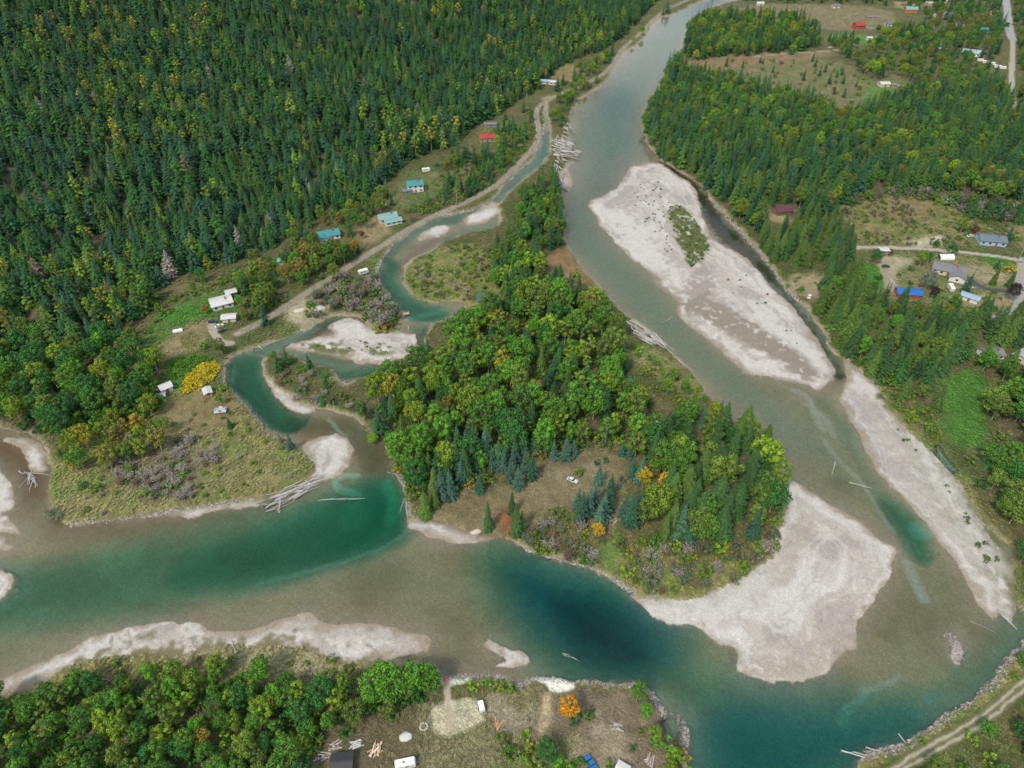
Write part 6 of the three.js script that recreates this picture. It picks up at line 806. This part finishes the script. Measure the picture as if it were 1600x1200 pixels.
house('pale grey-roofed house beyond the lawn cedars', 256,-278.7, 30, { w: 9, d: 8, h: 2.8, rise: 1.5, wall: 'cream', roof: 'silver' });
house('red barn in the far village', 414.7,-922.9, 10, { w: 12, d: 9, h: 4, rise: 3, wall: 'red', roof: 'red', cat: 'barn', name: 'barn' });
house('long tan shed in the far brown field', 449,-969.5, 3, { ...HUT, windows: 2, w: 14, d: 6, h: 2.8, rise: 1, wall: 'tan', roof: 'grey' });
house('orange-walled far house with pale teal roof', 511.3,-1002.8, -8, { w: 14, d: 10, h: 4, rise: 2.4, wall: 'orange', roof: 'paleteal' });
house('far grey house with dark roof beside parked cars', 539.8,-979.3, 12, { w: 15, d: 9, h: 3.4, rise: 2, wall: 'silver', roof: 'slate' });
house('white-roofed far shed beside the bright tree', 357.9,-707.1, 6, { ...HUT, w: 9, d: 7, h: 2.8, rise: 1.2, wall: 'cream', roof: 'white' });
house('pale blue-roofed far house beside the parked trailers', 493.1,-810.5, -24, { w: 17, d: 10, h: 3.4, rise: 2.4, wall: 'white', roof: 'paleblue' });
house('teal-roofed far cottage near the straight road', 554.5,-905.3, 4, { w: 10, d: 7, h: 3, rise: 1.8, wall: 'tan', roof: 'teal' });
house('small far white shed on the green far lawn', 407.3,-871.8, 4, { ...HUT, w: 6, d: 4, h: 2.4, rise: .8, wall: 'white', roof: 'white' });
house('far white-roofed hut among the top field trees', 578.3,-1056.5, 4, { ...HUT, w: 8, d: 5, h: 2.4, rise: .8, wall: 'white', roof: 'white' });
for (const [x, z, a, w, rf, l] of [[423.7,-1027.3, 5, 10, 'grey', 'grey-roofed far hut beyond the red barn'], [455.7,-935, -5, 9, 'slate', 'slate-roofed far hut between the barn and the village trees'], [551.8,-1041.7, 10, 9, 'silver', 'silver-roofed far hut near the orange-walled house'], [542.5,-935, 0, 10, 'maroon', 'maroon-roofed far cottage near the straight road'], [612.8,-992.6, 15, 11, 'grey', 'grey-roofed far cottage close to the straight road'], [646.9,-966.3, 0, 11, 'slate', 'slate-roofed far cottage across the straight road'], [476.2,-837.7, 8, 8, 'silver', 'silver-roofed far shed among the village trees'], [328.6,-1041.7, 6, 9, 'white', 'white-roofed far hut at the head of the brown field']]) house(l, x, z, a, { ...HUT, w, d: w * .62, h: 2.8, rise: 1.5, wall: 'cream', roof: rf });
house('small white shed among the island trees', 62.8,-228.7, 10, { ...HUT, w: 3.6, d: 2.6, h: 3.2, rise: .5, wall: 'white', roof: 'white' });
house('black ribbed-roof shed beside the lumber piles', -49.4,-86.7, 4, { ...HUT, w: 5.6, d: 4.6, h: 2.3, rise: .5, wall: 'grey', roof: 'dark', seam: .7 });
house('white flat shed at the foot of the bare lot', 32,-85.3, -30, { ...HUT, w: 3, d: 2.4, h: 2, rise: .2, wall: 'white', roof: 'white' });
// hoop sheds
function hoop(label, x, z, turn, w, l) {
  const t = thing('hoop_shed', label, 'shed', x, z, turn), g = new THREE.CylinderGeometry(w / 2, w / 2, l, 20, 1, true, 0, Math.PI); g.rotateZ(Math.PI / 2); g.rotateX(-Math.PI / 2); 
  const g2 = new THREE.CylinderGeometry(w / 2, w / 2, l, 20, 1, true, Math.PI / 2, Math.PI); g2.rotateX(Math.PI / 2); g2.rotateY(Math.PI / 2); g2.rotateX(0); g.dispose();
  const P = new Float32Array(g2.attributes.position.array); let lo = 1e9; for (let i = 1; i < P.length; i += 3) lo = Math.min(lo, P[i]); g2.translate(0, -lo - .05, 0);
  part(t, 'cover', g2, new THREE.MeshStandardMaterial({ color: new THREE.Color().setRGB(.7, .71, .72), roughness: .5, side: THREE.DoubleSide }));
  for (const q of [-1, 0, 1]) { const r = new THREE.TorusGeometry(w / 2 + .02, .06, 6, 18, Math.PI); r.rotateY(Math.PI / 2); r.translate(q * (l / 2 - .05), .02, 0); part(t, 'hoop', r, steel); }
}
hoop('white round-backed hoop shed beside the pale lane', 263.8,-379.2, 4, 5, 9);
hoop('small white hoop greenhouse in the vegetable garden', -176,-303.3, 24, 2.4, 5);
// vehicles
function side(pts) { const s = new THREE.Shape(); s.moveTo(...pts[0]); for (const p of pts.slice(1)) s.lineTo(...p); s.closePath(); return s; }
const extr = (s, d, b = .06) => { const g = new THREE.ExtrudeGeometry(s, { depth: d - 2 * b, bevelEnabled: true, bevelThickness: b, bevelSize: b, bevelSegments: 2 }); g.translate(0, 0, -d / 2 + b); return g; };
const CARBODY = extr(side([[-2.2, .4], [2.2, .4], [2.25, .75], [1.9, .95], [.9, 1.0], [-1.9, 1.02], [-2.25, .85]]), 1.8), CARGLASS = extr(side([[-1.7, 1.0], [1.0, 1.0], [.35, 1.46], [-1.2, 1.48]]), 1.6), CARTOP = extr(side([[-1.25, 1.46], [.4, 1.46], [.3, 1.54], [-1.15, 1.54]]), 1.5, .03);
const TRUCKBODY = extr(side([[-2.7, .5], [2.7, .5], [2.75, .95], [2.4, 1.1], [1.2, 1.15], [-2.7, 1.15]]), 1.9), TRUCKGLASS = extr(side([[-.7, 1.15], [1.3, 1.15], [.7, 1.72], [-.55, 1.75]]), 1.7), TRUCKTOP = extr(side([[-.6, 1.74], [.72, 1.74], [.6, 1.82], [-.5, 1.82]]), 1.6, .03), TRUCKBED = box(1.7, .06, 1.5, -1.75, 1.17, 0);
const WHEEL = new THREE.CylinderGeometry(.36, .36, .24, 16).rotateX(Math.PI / 2), RIM = new THREE.CylinderGeometry(.2, .2, .26, 12).rotateX(Math.PI / 2), LAMP = box(.08, .18, .34);
function car(label, x, z, turn, col, truck, group) {
  const t = thing(truck ? 'pickup_truck' : 'parked_car', label, truck ? 'truck' : 'car', x, z, turn, group), m = paint(...C[col] ?? col, .3, .2), k = truck ? 1.15 : 1;
  part(t, 'body', truck ? TRUCKBODY : CARBODY, m); part(t, 'windows', truck ? TRUCKGLASS : CARGLASS, glass); part(t, 'roof', truck ? TRUCKTOP : CARTOP, m); if (truck) part(t, 'cargo_bed', TRUCKBED, paint(.06, .06, .065, .8));
  for (const a of [-1, 1]) for (const b of [-1, 1]) { const w = part(t, 'wheel', WHEEL, rubber); w.position.set(a * 1.42 * k, .36, b * .82 * k); const r = new THREE.Mesh(RIM, steel); r.name = 'rim'; w.add(r); }
  for (const b of [-1, 1]) { const l = part(t, 'headlight', LAMP, paint(.8, .8, .78, .2)); l.position.set(2.25 * (truck ? 1.21 : 1), .78 * k, b * .62); }
}
car('bright blue pickup truck parked on the bare dirt lot', 23.2,-86.9, 120, [.02, .16, .42], 1);
car('dark blue car in the farmhouse yard', -160.1,-311.5, 10, [.02, .05, .12]);
car('white car in the farmhouse yard', -155.3,-307.4, 40, 'white');
car('dark grey car behind the white one in the farmhouse yard', -152.7,-303.3, 50, [.06, .065, .07]);
car('dark car parked on the dirt track beside the lawn', 223.3,-368.7, 0, [.05, .07, .09]);
car('white car at the end of the asphalt driveway', 261.4,-345.2, 0, 'white');
car('white car beside the slate blue-roofed house', 292.3,-405.9, 10, 'white');
car('small white car on the sandy yard at the channel bank', 167.5,-336.6, 60, 'white');
car('white vehicle parked alone on the dry island clearing', 24.8,-197.4, -30, 'white');
for (const [x, z, a, c] of [[424.7,-922.9, 0, 'silver'], [429.7,-920, 20, 'white'], [351.7,-837.7, 10, 'white'], [369.8,-709.1, 0, 'silver'], [373.7,-705.2, 10, 'white'], [560.6,-996, 0, 'silver'], [566.4,-992.6, 0, 'white'], [531.1,-999.4, 0, 'white']]) car(c === 'white' ? 'white car parked in the far village' : 'silver car parked in the far village', x, z, a, c, 0, 'cars parked in the far village');
// camping trailers
const TRAILER = (() => { const s = side([[-2.6, .5], [2.6, .5], [2.9, 1.5], [2.6, 2.6], [-2.6, 2.7], [-2.9, 2.3]]); return extr(s, 2.3, .12); })();
function trailer(label, x, z, turn, k = 1, group) {
  const t = thing('camping_trailer', label, 'trailer', x, z, turn, group); t.scale.setScalar(k); part(t, 'body', TRAILER, paint(.74, .74, .72, .4));
  for (const b of [-1, 1]) { for (const a of [-1.5, .4]) { const w = part(t, 'window', box(1, .6, .06, a, 1.85, b * 1.16), paint(.1, .1, .1, .5)); part(w, 'pane', box(.86, .46, .06, a, 1.85, b * 1.175), glass); } const w = part(t, 'wheel', WHEEL, rubber); w.position.set(0, .36, b * .95); }
  part(t, 'door', box(.7, 1.7, .06, 1.7, 1.45, 1.16), paint(.6, .6, .58, .5)); part(t, 'hitch', box(1.4, .1, .12, 3.3, .5, 0), steel); part(t, 'roof_hatch', box(.6, .14, .6, -.4, 2.82, 0), paint(.2, .2, .2, .6));
}
trailer('white camping trailer parked under the road beside the channel bend', -87.7,-362.1, 32);
trailer('white camping trailer beside the black-roofed shed', -31,-86.6, 12);
trailer('white camping trailer behind the two-storey teal-roofed house', -64.1,-506.8, 20);
trailer('white camping trailer in front of the large grey-roofed house', 250.2,-343.9, 80);
for (const [x, z, a] of [[491.6,-787, -20], [494.1,-780.2, -22], [496.6,-773.5, -20], [497.9,-764.7, -24], [500.9,-760.3, -20]]) trailer('white trailer in the parked row beside the pale blue-roofed far house', x, z, a, 1, 'row of parked trailers');
{ const t = thing('utility_trailer', 'small white box trailer beside the wire fence', 'trailer', -9.5,-103.7, -75); part(t, 'box', extr(side([[-1.5, .5], [1.5, .5], [1.5, 1.9], [-1.5, 1.9]]), 1.7, .05), paint(.74, .74, .73, .4)); for (const b of [-1, 1]) { const w = part(t, 'wheel', WHEEL, rubber); w.position.set(0, .36, b * .95); } part(t, 'hitch', box(1.3, .1, .12, 2, .5, 0), steel); }
// fence
function fence(label, pts) {
  const t = thing('wire_fence', label, 'fence', pts[0][0], pts[0][1], 0, undefined, 0), X = pts[0][0], Z = pts[0][1], P = []; 
  for (let i = 1; i < pts.length; i++) { const a = pts[i - 1], b = pts[i], l = Math.hypot(b[0] - a[0], b[1] - a[1]), n = Math.max(1, Math.round(l / 2.6)); for (let k = 0; k < n; k++) P.push([mix(a[0], b[0], k / n), mix(a[1], b[1], k / n)]); } P.push(pts[pts.length - 1]);
  const post = new THREE.CylinderGeometry(.07, .08, 1.5, 7);
  const Y = P.map(([x, z]) => heightAt(x, z));
  P.forEach(([x, z], i) => { const o = part(t, 'post', post, paint(.22, .18, .14, .9)); o.position.set(x - X, Y[i] + .6, z - Z); });
  for (let i = 1; i < P.length; i++) for (const h of [.55, 1.1]) { const a = new THREE.Vector3(P[i - 1][0] - X, Y[i - 1] + h, P[i - 1][1] - Z), b = new THREE.Vector3(P[i][0] - X, Y[i] + h, P[i][1] - Z), g = new THREE.CylinderGeometry(.025, .025, a.distanceTo(b), 5); const o = part(t, 'rail', g, paint(.3, .27, .23, .8)); o.position.copy(a).add(b).multiplyScalar(.5); o.quaternion.setFromUnitVectors(new THREE.Vector3(0, 1, 0), b.sub(a).normalize()); }
}
fence('wire fence between the pale lot and the bare dirt lot', [[-12.1,-107.1],[-8.9,-103.9],[-5.4,-95.9],[-2.3,-89.4],[0.4,-83.3]]);
fence('wire fence around the sunny edge of the grass lot', [[-26.8,-98.8],[-25.3,-93.1],[-24.1,-84.1]]);
fence('board fence beside the vegetable garden', [[-180.7,-301.6],[-173.8,-308.6],[-164.8,-314.5]]);
// small things on the south bank
{ const t = thing('parasol', 'small red parasol at the end of the pale path', 'parasol', -20.9,-112.1); part(t, 'canopy', new THREE.ConeGeometry(.95, .45, 8, 1, true).translate(0, 2.2, 0), new THREE.MeshStandardMaterial({ color: new THREE.Color().setRGB(.38, .12, .11), roughness: .8, side: THREE.DoubleSide })); part(t, 'pole', new THREE.CylinderGeometry(.04, .04, 2.3, 8).translate(0, 1.15, 0), steel); }
{ const t = thing('fire_ring', 'round stone fire ring on the grass lot', 'fire pit', -26.9,-98); const R = rngOf(31); for (let k = 0; k < 11; k++) { const a = k / 11 * 6.283, g = new THREE.IcosahedronGeometry(.3 + R() * .12, 1); g.scale(1, .7, 1); g.translate(Math.cos(a) * 1.1, .15, Math.sin(a) * 1.1); part(t, 'stone', g, paint(.45, .44, .42, .9)); } }
function boards(label, x, z, turn, n, seed, cols) { const t = thing('lumber_pile', label, 'lumber pile', x, z, turn), R = rngOf(seed); for (let k = 0; k < n; k++) { const l = 1.8 + R() * 2.6, c = cols[k % cols.length]; const o = part(t, 'board', new THREE.BoxGeometry(l, .12, .22 + R() * .2), paint(c[0], c[1], c[2], .8)); o.position.set((R() - .5) * 1.8, .08 + .13 * Math.floor(k / 4), (R() - .5) * 2.2); o.rotation.y = (R() - .5) * 1.3; } }
const PALE = [[.42, .40, .37], [.33, .30, .26], [.5, .49, .46], [.25, .21, .17]], FRESH = [[.55, .36, .2], [.62, .5, .36], [.5, .28, .15], [.66, .62, .56]];
boards('pale lumber pile at the edge of the broadleaf wood', -52.7,-92.4, 20, 8, 41, PALE); boards('long grey lumber pile beside the brown track', -46.6,-92.5, 24, 9, 42, [[.45, .46, .47], [.55, .55, .54]]); boards('fresh orange and white lumber pile', -40.2,-90.9, 60, 16, 43, FRESH); boards('grey scrap pile next to the black-roofed shed', -55.9,-89.3, 5, 10, 44, PALE); boards('orange scrap pile beside the wire fence', -4.5,-98.2, 70, 5, 45, [[.5, .26, .13], [.55, .3, .16]]); boards('white scrap heap on the bare dirt lot', 32.1,-98, 0, 6, 46, PALE); boards('grey scrap heap at the foot of the bare dirt lot', 40.8,-88.4, 50, 8, 47, PALE); boards('white board stack on the dry island clearing', 40.2,-177.1, 30, 5, 48, PALE); boards('pale board stack behind the carport at the farmhouse', -143.8,-301.6, 30, 6, 49, PALE);
function heap(name, label, cat, x, z, turn, w, d, h, m, seed) { const g = new THREE.IcosahedronGeometry(1, 4), p = g.attributes.position, R = seed; for (let i = 0; i < p.count; i++) { const X = p.getX(i), Y = p.getY(i), Z = p.getZ(i), n = .8 + .4 * fbm(X * 2 + R, Z * 2 + Y * 2, 3); p.setXYZ(i, X * w * n, Math.max(-.1, Y) * h * n, Z * d * n); } g.computeVertexNormals(); const t = thing(name, label, cat, x, z, turn); part(t, name === 'tarp_heap' ? 'tarp' : 'heap', g, m); return t; }
heap('tarp_heap', 'heap covered with a pale tarp on the brown yard', 'tarp', -32,-95, 10, 2, 1.5, .8, paint(.5, .52, .47, .6), 3);
heap('gravel_pile', 'pale gravel pile at the road junction', 'gravel pile', -106.8,-325.6, 0, 4, 2.6, 1.6, gravelMatPlain(), 8); heap('gravel_pile', 'flat gravel pile beside the road shrubs', 'gravel pile', -116.5,-323.1, 20, 3.4, 1.8, .8, gravelMatPlain(), 9); heap('gravel_pile', 'white gravel pile on the dry clearing beach', 'gravel pile', -13.8,-173, 20, 2.2, 1.2, .6, gravelMatPlain(), 12);
function gravelMatPlain() { return paint(.48, .45, .40, .9); }
// dock
{ const t = thing('wooden_dock', 'small reddish wooden dock in the teal channel bend', 'dock', -58.3,-321.7, 20, undefined, 0); for (let k = 0; k < 9; k++) part(t, 'plank', box(.38, .08, 2.4, -1.8 + k * .45, .45, 0), paint(.4 + .05 * (k % 3), .28, .24, .85)); for (const a of [-1.7, 1.7]) for (const b of [-1, 1]) part(t, 'post', new THREE.CylinderGeometry(.1, .1, 1.6, 8).translate(a, -.2, b), paint(.2, .15, .1, .9)); for (const b of [-1, 1]) part(t, 'beam', box(4, .14, .14, 0, .33, b), paint(.25, .18, .13, .9)); }
// utility poles
function pole(label, x, z, turn) { const t = thing('utility_pole', label, 'utility pole', x, z, turn); part(t, 'shaft', new THREE.CylinderGeometry(.13, .2, 11, 10).translate(0, 5.2, 0), paint(.34, .30, .25, .9)); part(t, 'crossarm', box(2.2, .16, .14, 0, 10, .16), paint(.3, .26, .21, .9)); for (const a of [-.9, .9]) part(t, 'insulator', new THREE.CylinderGeometry(.07, .1, .3, 8).translate(a, 10.22, .16), paint(.6, .6, .58, .3)); }
pole('grey utility pole beside the river road near the channel head', -37.9,-452.3, 30); pole('grey utility pole at the junction of the pale lane', 303.4,-372.4, 80);

// ---------- driftwood: single bleached logs ----------
const LOGS = [1, 2, 3, 4].map(k => { const R = rngOf(800 + k), n = 7, pts = [], rad = []; for (let i = 0; i <= n; i++) { const t = i / n; pts.push([(R() - .5) * .3 + Math.sin(t * 3.1) * (k - 2.5) * .45, (R() - .5) * .3, t - .5]); rad.push(mix(.5, .22, t)); }
  const pos = [], nor = [], idx = [], S = 8; pts.forEach((p, i) => { for (let a = 0; a < S; a++) { const q = a / S * 6.283, r = rad[i] * (.9 + R() * .2); pos.push(p[0] + Math.cos(q) * r, p[1] + Math.sin(q) * r, p[2]); nor.push(Math.cos(q), Math.sin(q), 0); } });
  for (let i = 0; i < n; i++) for (let a = 0; a < S; a++) { const u = i * S + a, v = i * S + (a + 1) % S; idx.push(u, v, u + S, v, v + S, u + S); } for (let a = 1; a < S - 1; a++) { idx.push(0, a + 1, a); idx.push(n * S, n * S + a, n * S + a + 1); } return geo(pos, nor, null, idx); });
const ROOTS = (() => { const L = new Leaves(), R = rngOf(850); for (let k = 0; k < 14; k++) { const a = R() * 6.283, l = 1.2 + R() * 1.3, w = .16; L.tri([Math.cos(a) * .2 - Math.sin(a) * w, Math.sin(a) * .2 + Math.cos(a) * w, 0], [Math.cos(a) * .2 + Math.sin(a) * w, Math.sin(a) * .2 - Math.cos(a) * w, .1], [Math.cos(a) * l, Math.sin(a) * l, -.5 * R()], [1, 1, 1], [0, .3, -1], .3); } return L.build(); })();
const DRIFT = [paint(.40, .385, .365, .9), paint(.33, .315, .30, .9), paint(.25, .23, .21, .9), paint(.47, .46, .44, .9)];
const Rd = rngOf(860);
function drift(label, group, x, z, y, len, thick, turn, tilt = 0, root = false) {
  const t = new THREE.Group(); t.name = numbered('driftwood_log'); t.position.set(x, y, z); t.rotation.set(tilt, turn, 0, 'YXZ'); t.userData = { label, category: 'log' }; if (group) t.userData.group = group; scene.add(t);
  const m = DRIFT[Math.floor(Rd() * 4)], b = part(t, 'log', LOGS[Math.floor(Rd() * 4)], m); b.scale.set(thick, thick, len);
  if (root) { const r = part(t, 'root_wad', ROOTS, new THREE.MeshStandardMaterial({ color: m.color, roughness: .9, side: THREE.DoubleSide })); r.position.z = -len / 2; r.scale.setScalar(thick * 1.3); }
}
const floorAt = (x, z) => Math.max(heightAt(x, z), -.1);
function jam(outline, label, group, n, len, dir, spread, layers, thick = [.45, .8]) {
  const P = poly(outline, 0); let made = 0, guard = 0;
  while (made < n && guard++ < 20000) { const x = mix(P.x0, P.x1, Rd()), z = mix(P.z0, P.z1, Rd()); if (sd(P, x, z, 1) < 0) continue; const th = mix(thick[0], thick[1], Rd()); drift(label, group, x, z, floorAt(x, z) + th * .45 + Rd() * layers, mix(len[0], len[1], Rd()), th, dir + (Rd() - .5) * spread, (Rd() - .5) * .08, Rd() < .2); made++; }
}
const dirOf = (a, b) => Math.atan2(b[0] - a[0], b[1] - a[1]);
{ const q = [[-100.5,-187.4],[-80.2,-201.3]], d = dirOf(q[0], q[1]); jam([[-99.2,-190.6],[-94.1,-192.9],[-83,-202.1],[-80.2,-199.2],[-85.7,-190.6],[-89.8,-186.2],[-96,-185.5]], 'bleached driftwood log in the long criss-cross pile at the meadow tip', 'driftwood pile at the meadow tip', 46, [6, 15], d, .55, .9, [.34, .58]); drift('thick driftwood log lying across the end of the criss-cross pile', undefined, -93.7,-187, .8, 9, .7, d + 1.15, 0, true); }
{ const q = [[-77.6,-188.9],[-59.7,-189.9]], d = dirOf(q[0], q[1]); for (const [x, z, l, o] of [[-72.6,-189.5, 14, .05], [-67.5,-189.8, 16, -.05], [-63.1,-189.8, 9, 0], [-75.2,-189.5, 6, .2], [-69.9,-189.1, 7, -.15]]) drift('driftwood log stranded in the emerald water', 'stranded logs in the emerald water', x, z, .12, l * .8, .32, d + o); }
{ const q = [[36.3,-564.1],[52,-544.3]], d = dirOf(q[0], q[1]); jam([[34.5,-570.9],[44.5,-579.3],[53.5,-557.3],[49.8,-534.1],[42.1,-521.9],[34.7,-531.7]], 'bleached log in the large driftwood jam at the head of the island', 'large driftwood jam', 88, [5, 14], d, 1.5, 1.3, [.6, 1.1]); jam([[32.5,-525.5],[41.6,-521.9],[37.7,-496.3],[39.3,-474.6],[34,-478.8],[32.3,-501.9]], 'bleached log in the tail of the large driftwood jam', 'tail of the large driftwood jam', 34, [5, 11], d - .5, 1.2, .9, [.5, .9]); jam([[44.1,-611.6],[53.1,-605.5],[52.4,-587.8],[44.8,-584.9]], 'driftwood log caught at the wooded spit above the large jam', 'logs above the large jam', 14, [4, 9], d, 1.2, .6, [.5, .9]); }
{ const q = [[62.3,-315.3],[81.1,-289.6]], d = dirOf(q[0], q[1]); jam([[63.2,-311.1],[68.4,-309.4],[77,-299],[80.8,-289.6],[78.7,-289],[70,-292.3],[65.5,-300.7]], 'silvery driftwood log in the parallel pile on the island shore', 'parallel driftwood pile on the island shore', 58, [5, 13], d, .5, .7, [.4, .75]); }
jam([[-208.3,-205],[-201.1,-202.5],[-196.8,-196.8],[-198.7,-195.4],[-204.4,-199.6]], 'bleached log in the small jam at the brown shallows', 'small driftwood jam at the brown shallows', 13, [4, 8], .5, 1.3, .7, [.35, .6]); { const q = [[-202.6,-203],[-192.5,-201.6]]; drift('long white driftwood trunk lying over the small jam', undefined, -197.7,-202.3, .9, 12, .7, dirOf(q[0], q[1]), 0, true); }
for (const [x, z, l, a] of [[-46.8,-201.9, 11, 1.4], [-44,-193.8, 9, .3], [-43.7,-187, 10, -.2], [-41.8,-183.7, 8, .2], [-53.7,-215.8, 7, .5], [-56.6,-230.6, 8, .3], [-43.6,-197.3, 7, .6]]) drift('fallen pale trunk along the steep island bank at the emerald pool', 'fallen trunks on the steep island bank', x, z, floorAt(x, z) + .3, l, .42, a, .08);
for (const [x, z, l, a] of [[-73.9,-289.7, 5, 1], [-62.1,-287, 6, .4], [-57.8,-306.6, 6, 1.3], [-55.3,-308.3, 5, .2], [-108.6,-305.4, 7, -.7], [-124.6,-295.2, 8, -.9], [-130.2,-291.3, 7, .9], [-132.6,-288.1, 6, .1]]) drift('short driftwood log along the backwater and its gravel bar', 'logs along the backwater', x, z, floorAt(x, z) + .25, l, .4, a);
for (const [x, z, l, a] of [[108.1,-372.7, 9, -.6], [98.2,-356.7, 8, -.3], [121.7,-385.8, 8, .5], [136.3,-206.8, 8, -.5], [144,-197, 9, 1.2], [155.7,-195.3, 8, -.6], [161.6,-132.5, 8, 1.0], [171.6,-134, 6, .4], [85.2,-317.3, 6, -.8]]) drift('lone driftwood log on the shore of the wide river arm', 'lone logs along the wide river arm', x, z, floorAt(x, z) + .25, l, .42, a);
for (const [x, z, l, a] of [[-92.9,-124.2, 6, .7], [-125.7,-113.5, 5, 1.3], [-130.5,-112.7, 4, 1.4], [-146.4,-110.3, 4, 1.3], [-141.4,-109.7, 4, .3], [-47,-124.6, 3, .8]]) drift('bleached log on the grass behind the grey gravel beach', 'logs behind the grey gravel beach', x, z, floorAt(x, z) + .25, l, .35, a);
for (const [x, z, l, a] of [[19.1,-121.3, 6, 1.2], [21.2,-120.6, 5, 1.0], [18.1,-122.4, 4, 1.4]]) drift('dark sunken log beside the deep blue pool', 'sunken logs in the blue pool', x, z, -.1, l * .7, .35, a);
for (const [x, z, l, a] of [[102.6,-89.9, 9, 1.2], [105.1,-90.3, 7, 1.3], [110.3,-91.3, 9, 1.35], [118.6,-94.1, 5, .4]]) drift('bleached log at the stone bank below the two-rut track', 'logs at the stone bank', x, z, floorAt(x, z) + .25, l, .5, a, 0, true);

// ---------- stones along the banks: too many to count ----------
{
  const R = rngOf(950), spots = [], shores = [
    [line([[172.6,-127.2],[169.2,-124.4],[161.6,-117.9],[153.5,-112],[146.9,-108.7],[138.7,-103.8],[130.4,-99.6],[123.9,-96.9],[118.4,-93.7],[111.4,-91.7],[104.8,-90.2]]), 2.3, 1300, [.3, .85]], [line([[38,-112.4],[42.4,-111.4],[45.5,-107.4],[49,-102],[52.4,-101],[53.6,-97.1],[52.7,-91.3],[51.4,-86.4]]), 2.6, 1100, [.3, .8]], [line([[-23.6,-114.4],[-12.4,-114.4],[-2.1,-114.4],[0.8,-110.3],[5.8,-114.1],[20,-113.5],[33.1,-112.6]]), 1.6, 700, [.25, .6]],
    [line([[-4.6,-483.1],[-13.9,-461.2],[-24.1,-448.4],[-46.9,-437],[-60,-421.5],[-69.4,-405.1],[-77.8,-385.6],[-80.8,-373.3],[-79.1,-361.5],[-75.2,-347.5],[-64.1,-329.6]]), 1.8, 900, [.4, .9]], [line([[27.9,-638.5],[28,-607],[24.8,-577.9],[17.5,-536.6],[7.3,-515.9],[0,-497.4]]), 1.6, 300, [.5, 1.0]], [line([[-110.4,-188.7],[-123.2,-186],[-135.9,-183.7],[-144.9,-180.8],[-160.8,-178.2],[-173.3,-176.7]]), 1.8, 380, [.25, .65]], [line([[43,-145.8],[33.8,-152.5],[22.5,-157.6],[9.8,-161.6],[0,-166.8]]), 1.6, 800, [.3, .7]], [line([[140.3,-456.2],[147.5,-418.8],[154.4,-385.6],[156.1,-355.8],[161.4,-330.9],[163.9,-293.4]]), 1.8, 500, [.4, .9]], [line([[-49.4,-203],[-44.9,-196.9],[-42.2,-189],[-41.2,-180.8]]), 1.4, 260, [.3, .6]], [line([[148.9,-129.2],[149.3,-125],[147.7,-119.1]]), 2.4, 260, [.25, .5]],
  ];
  for (const [Ln, w, n, sz] of shores) for (let k = 0; k < n; k++) { const i = 1 + Math.floor(R() * (Ln.p.length - 1)), t = R(), a = Ln.p[i - 1], b = Ln.p[i], x = mix(a[0], b[0], t) + (R() + R() - 1) * w, z = mix(a[1], b[1], t) + (R() + R() - 1) * w; const y = heightAt(x, z); if (y < -.5) continue; spots.push([x, y, z, mix(sz[0], sz[1], R() * R()), R()]); }
  const g = new THREE.IcosahedronGeometry(.6, 1), p = g.attributes.position; for (let i = 0; i < p.count; i++) { const n = .75 + .5 * vnoise(p.getX(i) * 3 + 9, p.getZ(i) * 3 + p.getY(i) * 5); p.setXYZ(i, p.getX(i) * n * 1.2, p.getY(i) * n * .75, p.getZ(i) * n); } g.computeVertexNormals();
  const im = new THREE.InstancedMesh(g, paint(1, 1, 1, .9), spots.length), d = new THREE.Object3D(), c = new THREE.Color();
  spots.forEach(([x, y, z, s, r], i) => { d.position.set(x, y + s * .15, z); d.rotation.set(r * 2, i * 1.7, r); d.scale.set(s, s * .9, s * (1 + r * .4)); d.updateMatrix(); im.setMatrixAt(i, d.matrix); const v = .13 + .27 * hash2(i, 5); im.setColorAt(i, c.setRGB(v, v * .96, v * .9)); });
  im.name = 'bank_stones'; im.userData = { kind: 'stuff', label: 'loose pale stones and riprap along the river banks', category: 'stones' }; im.castShadow = im.receiveShadow = true; scene.add(im);
}
renderer.render(scene, camera);
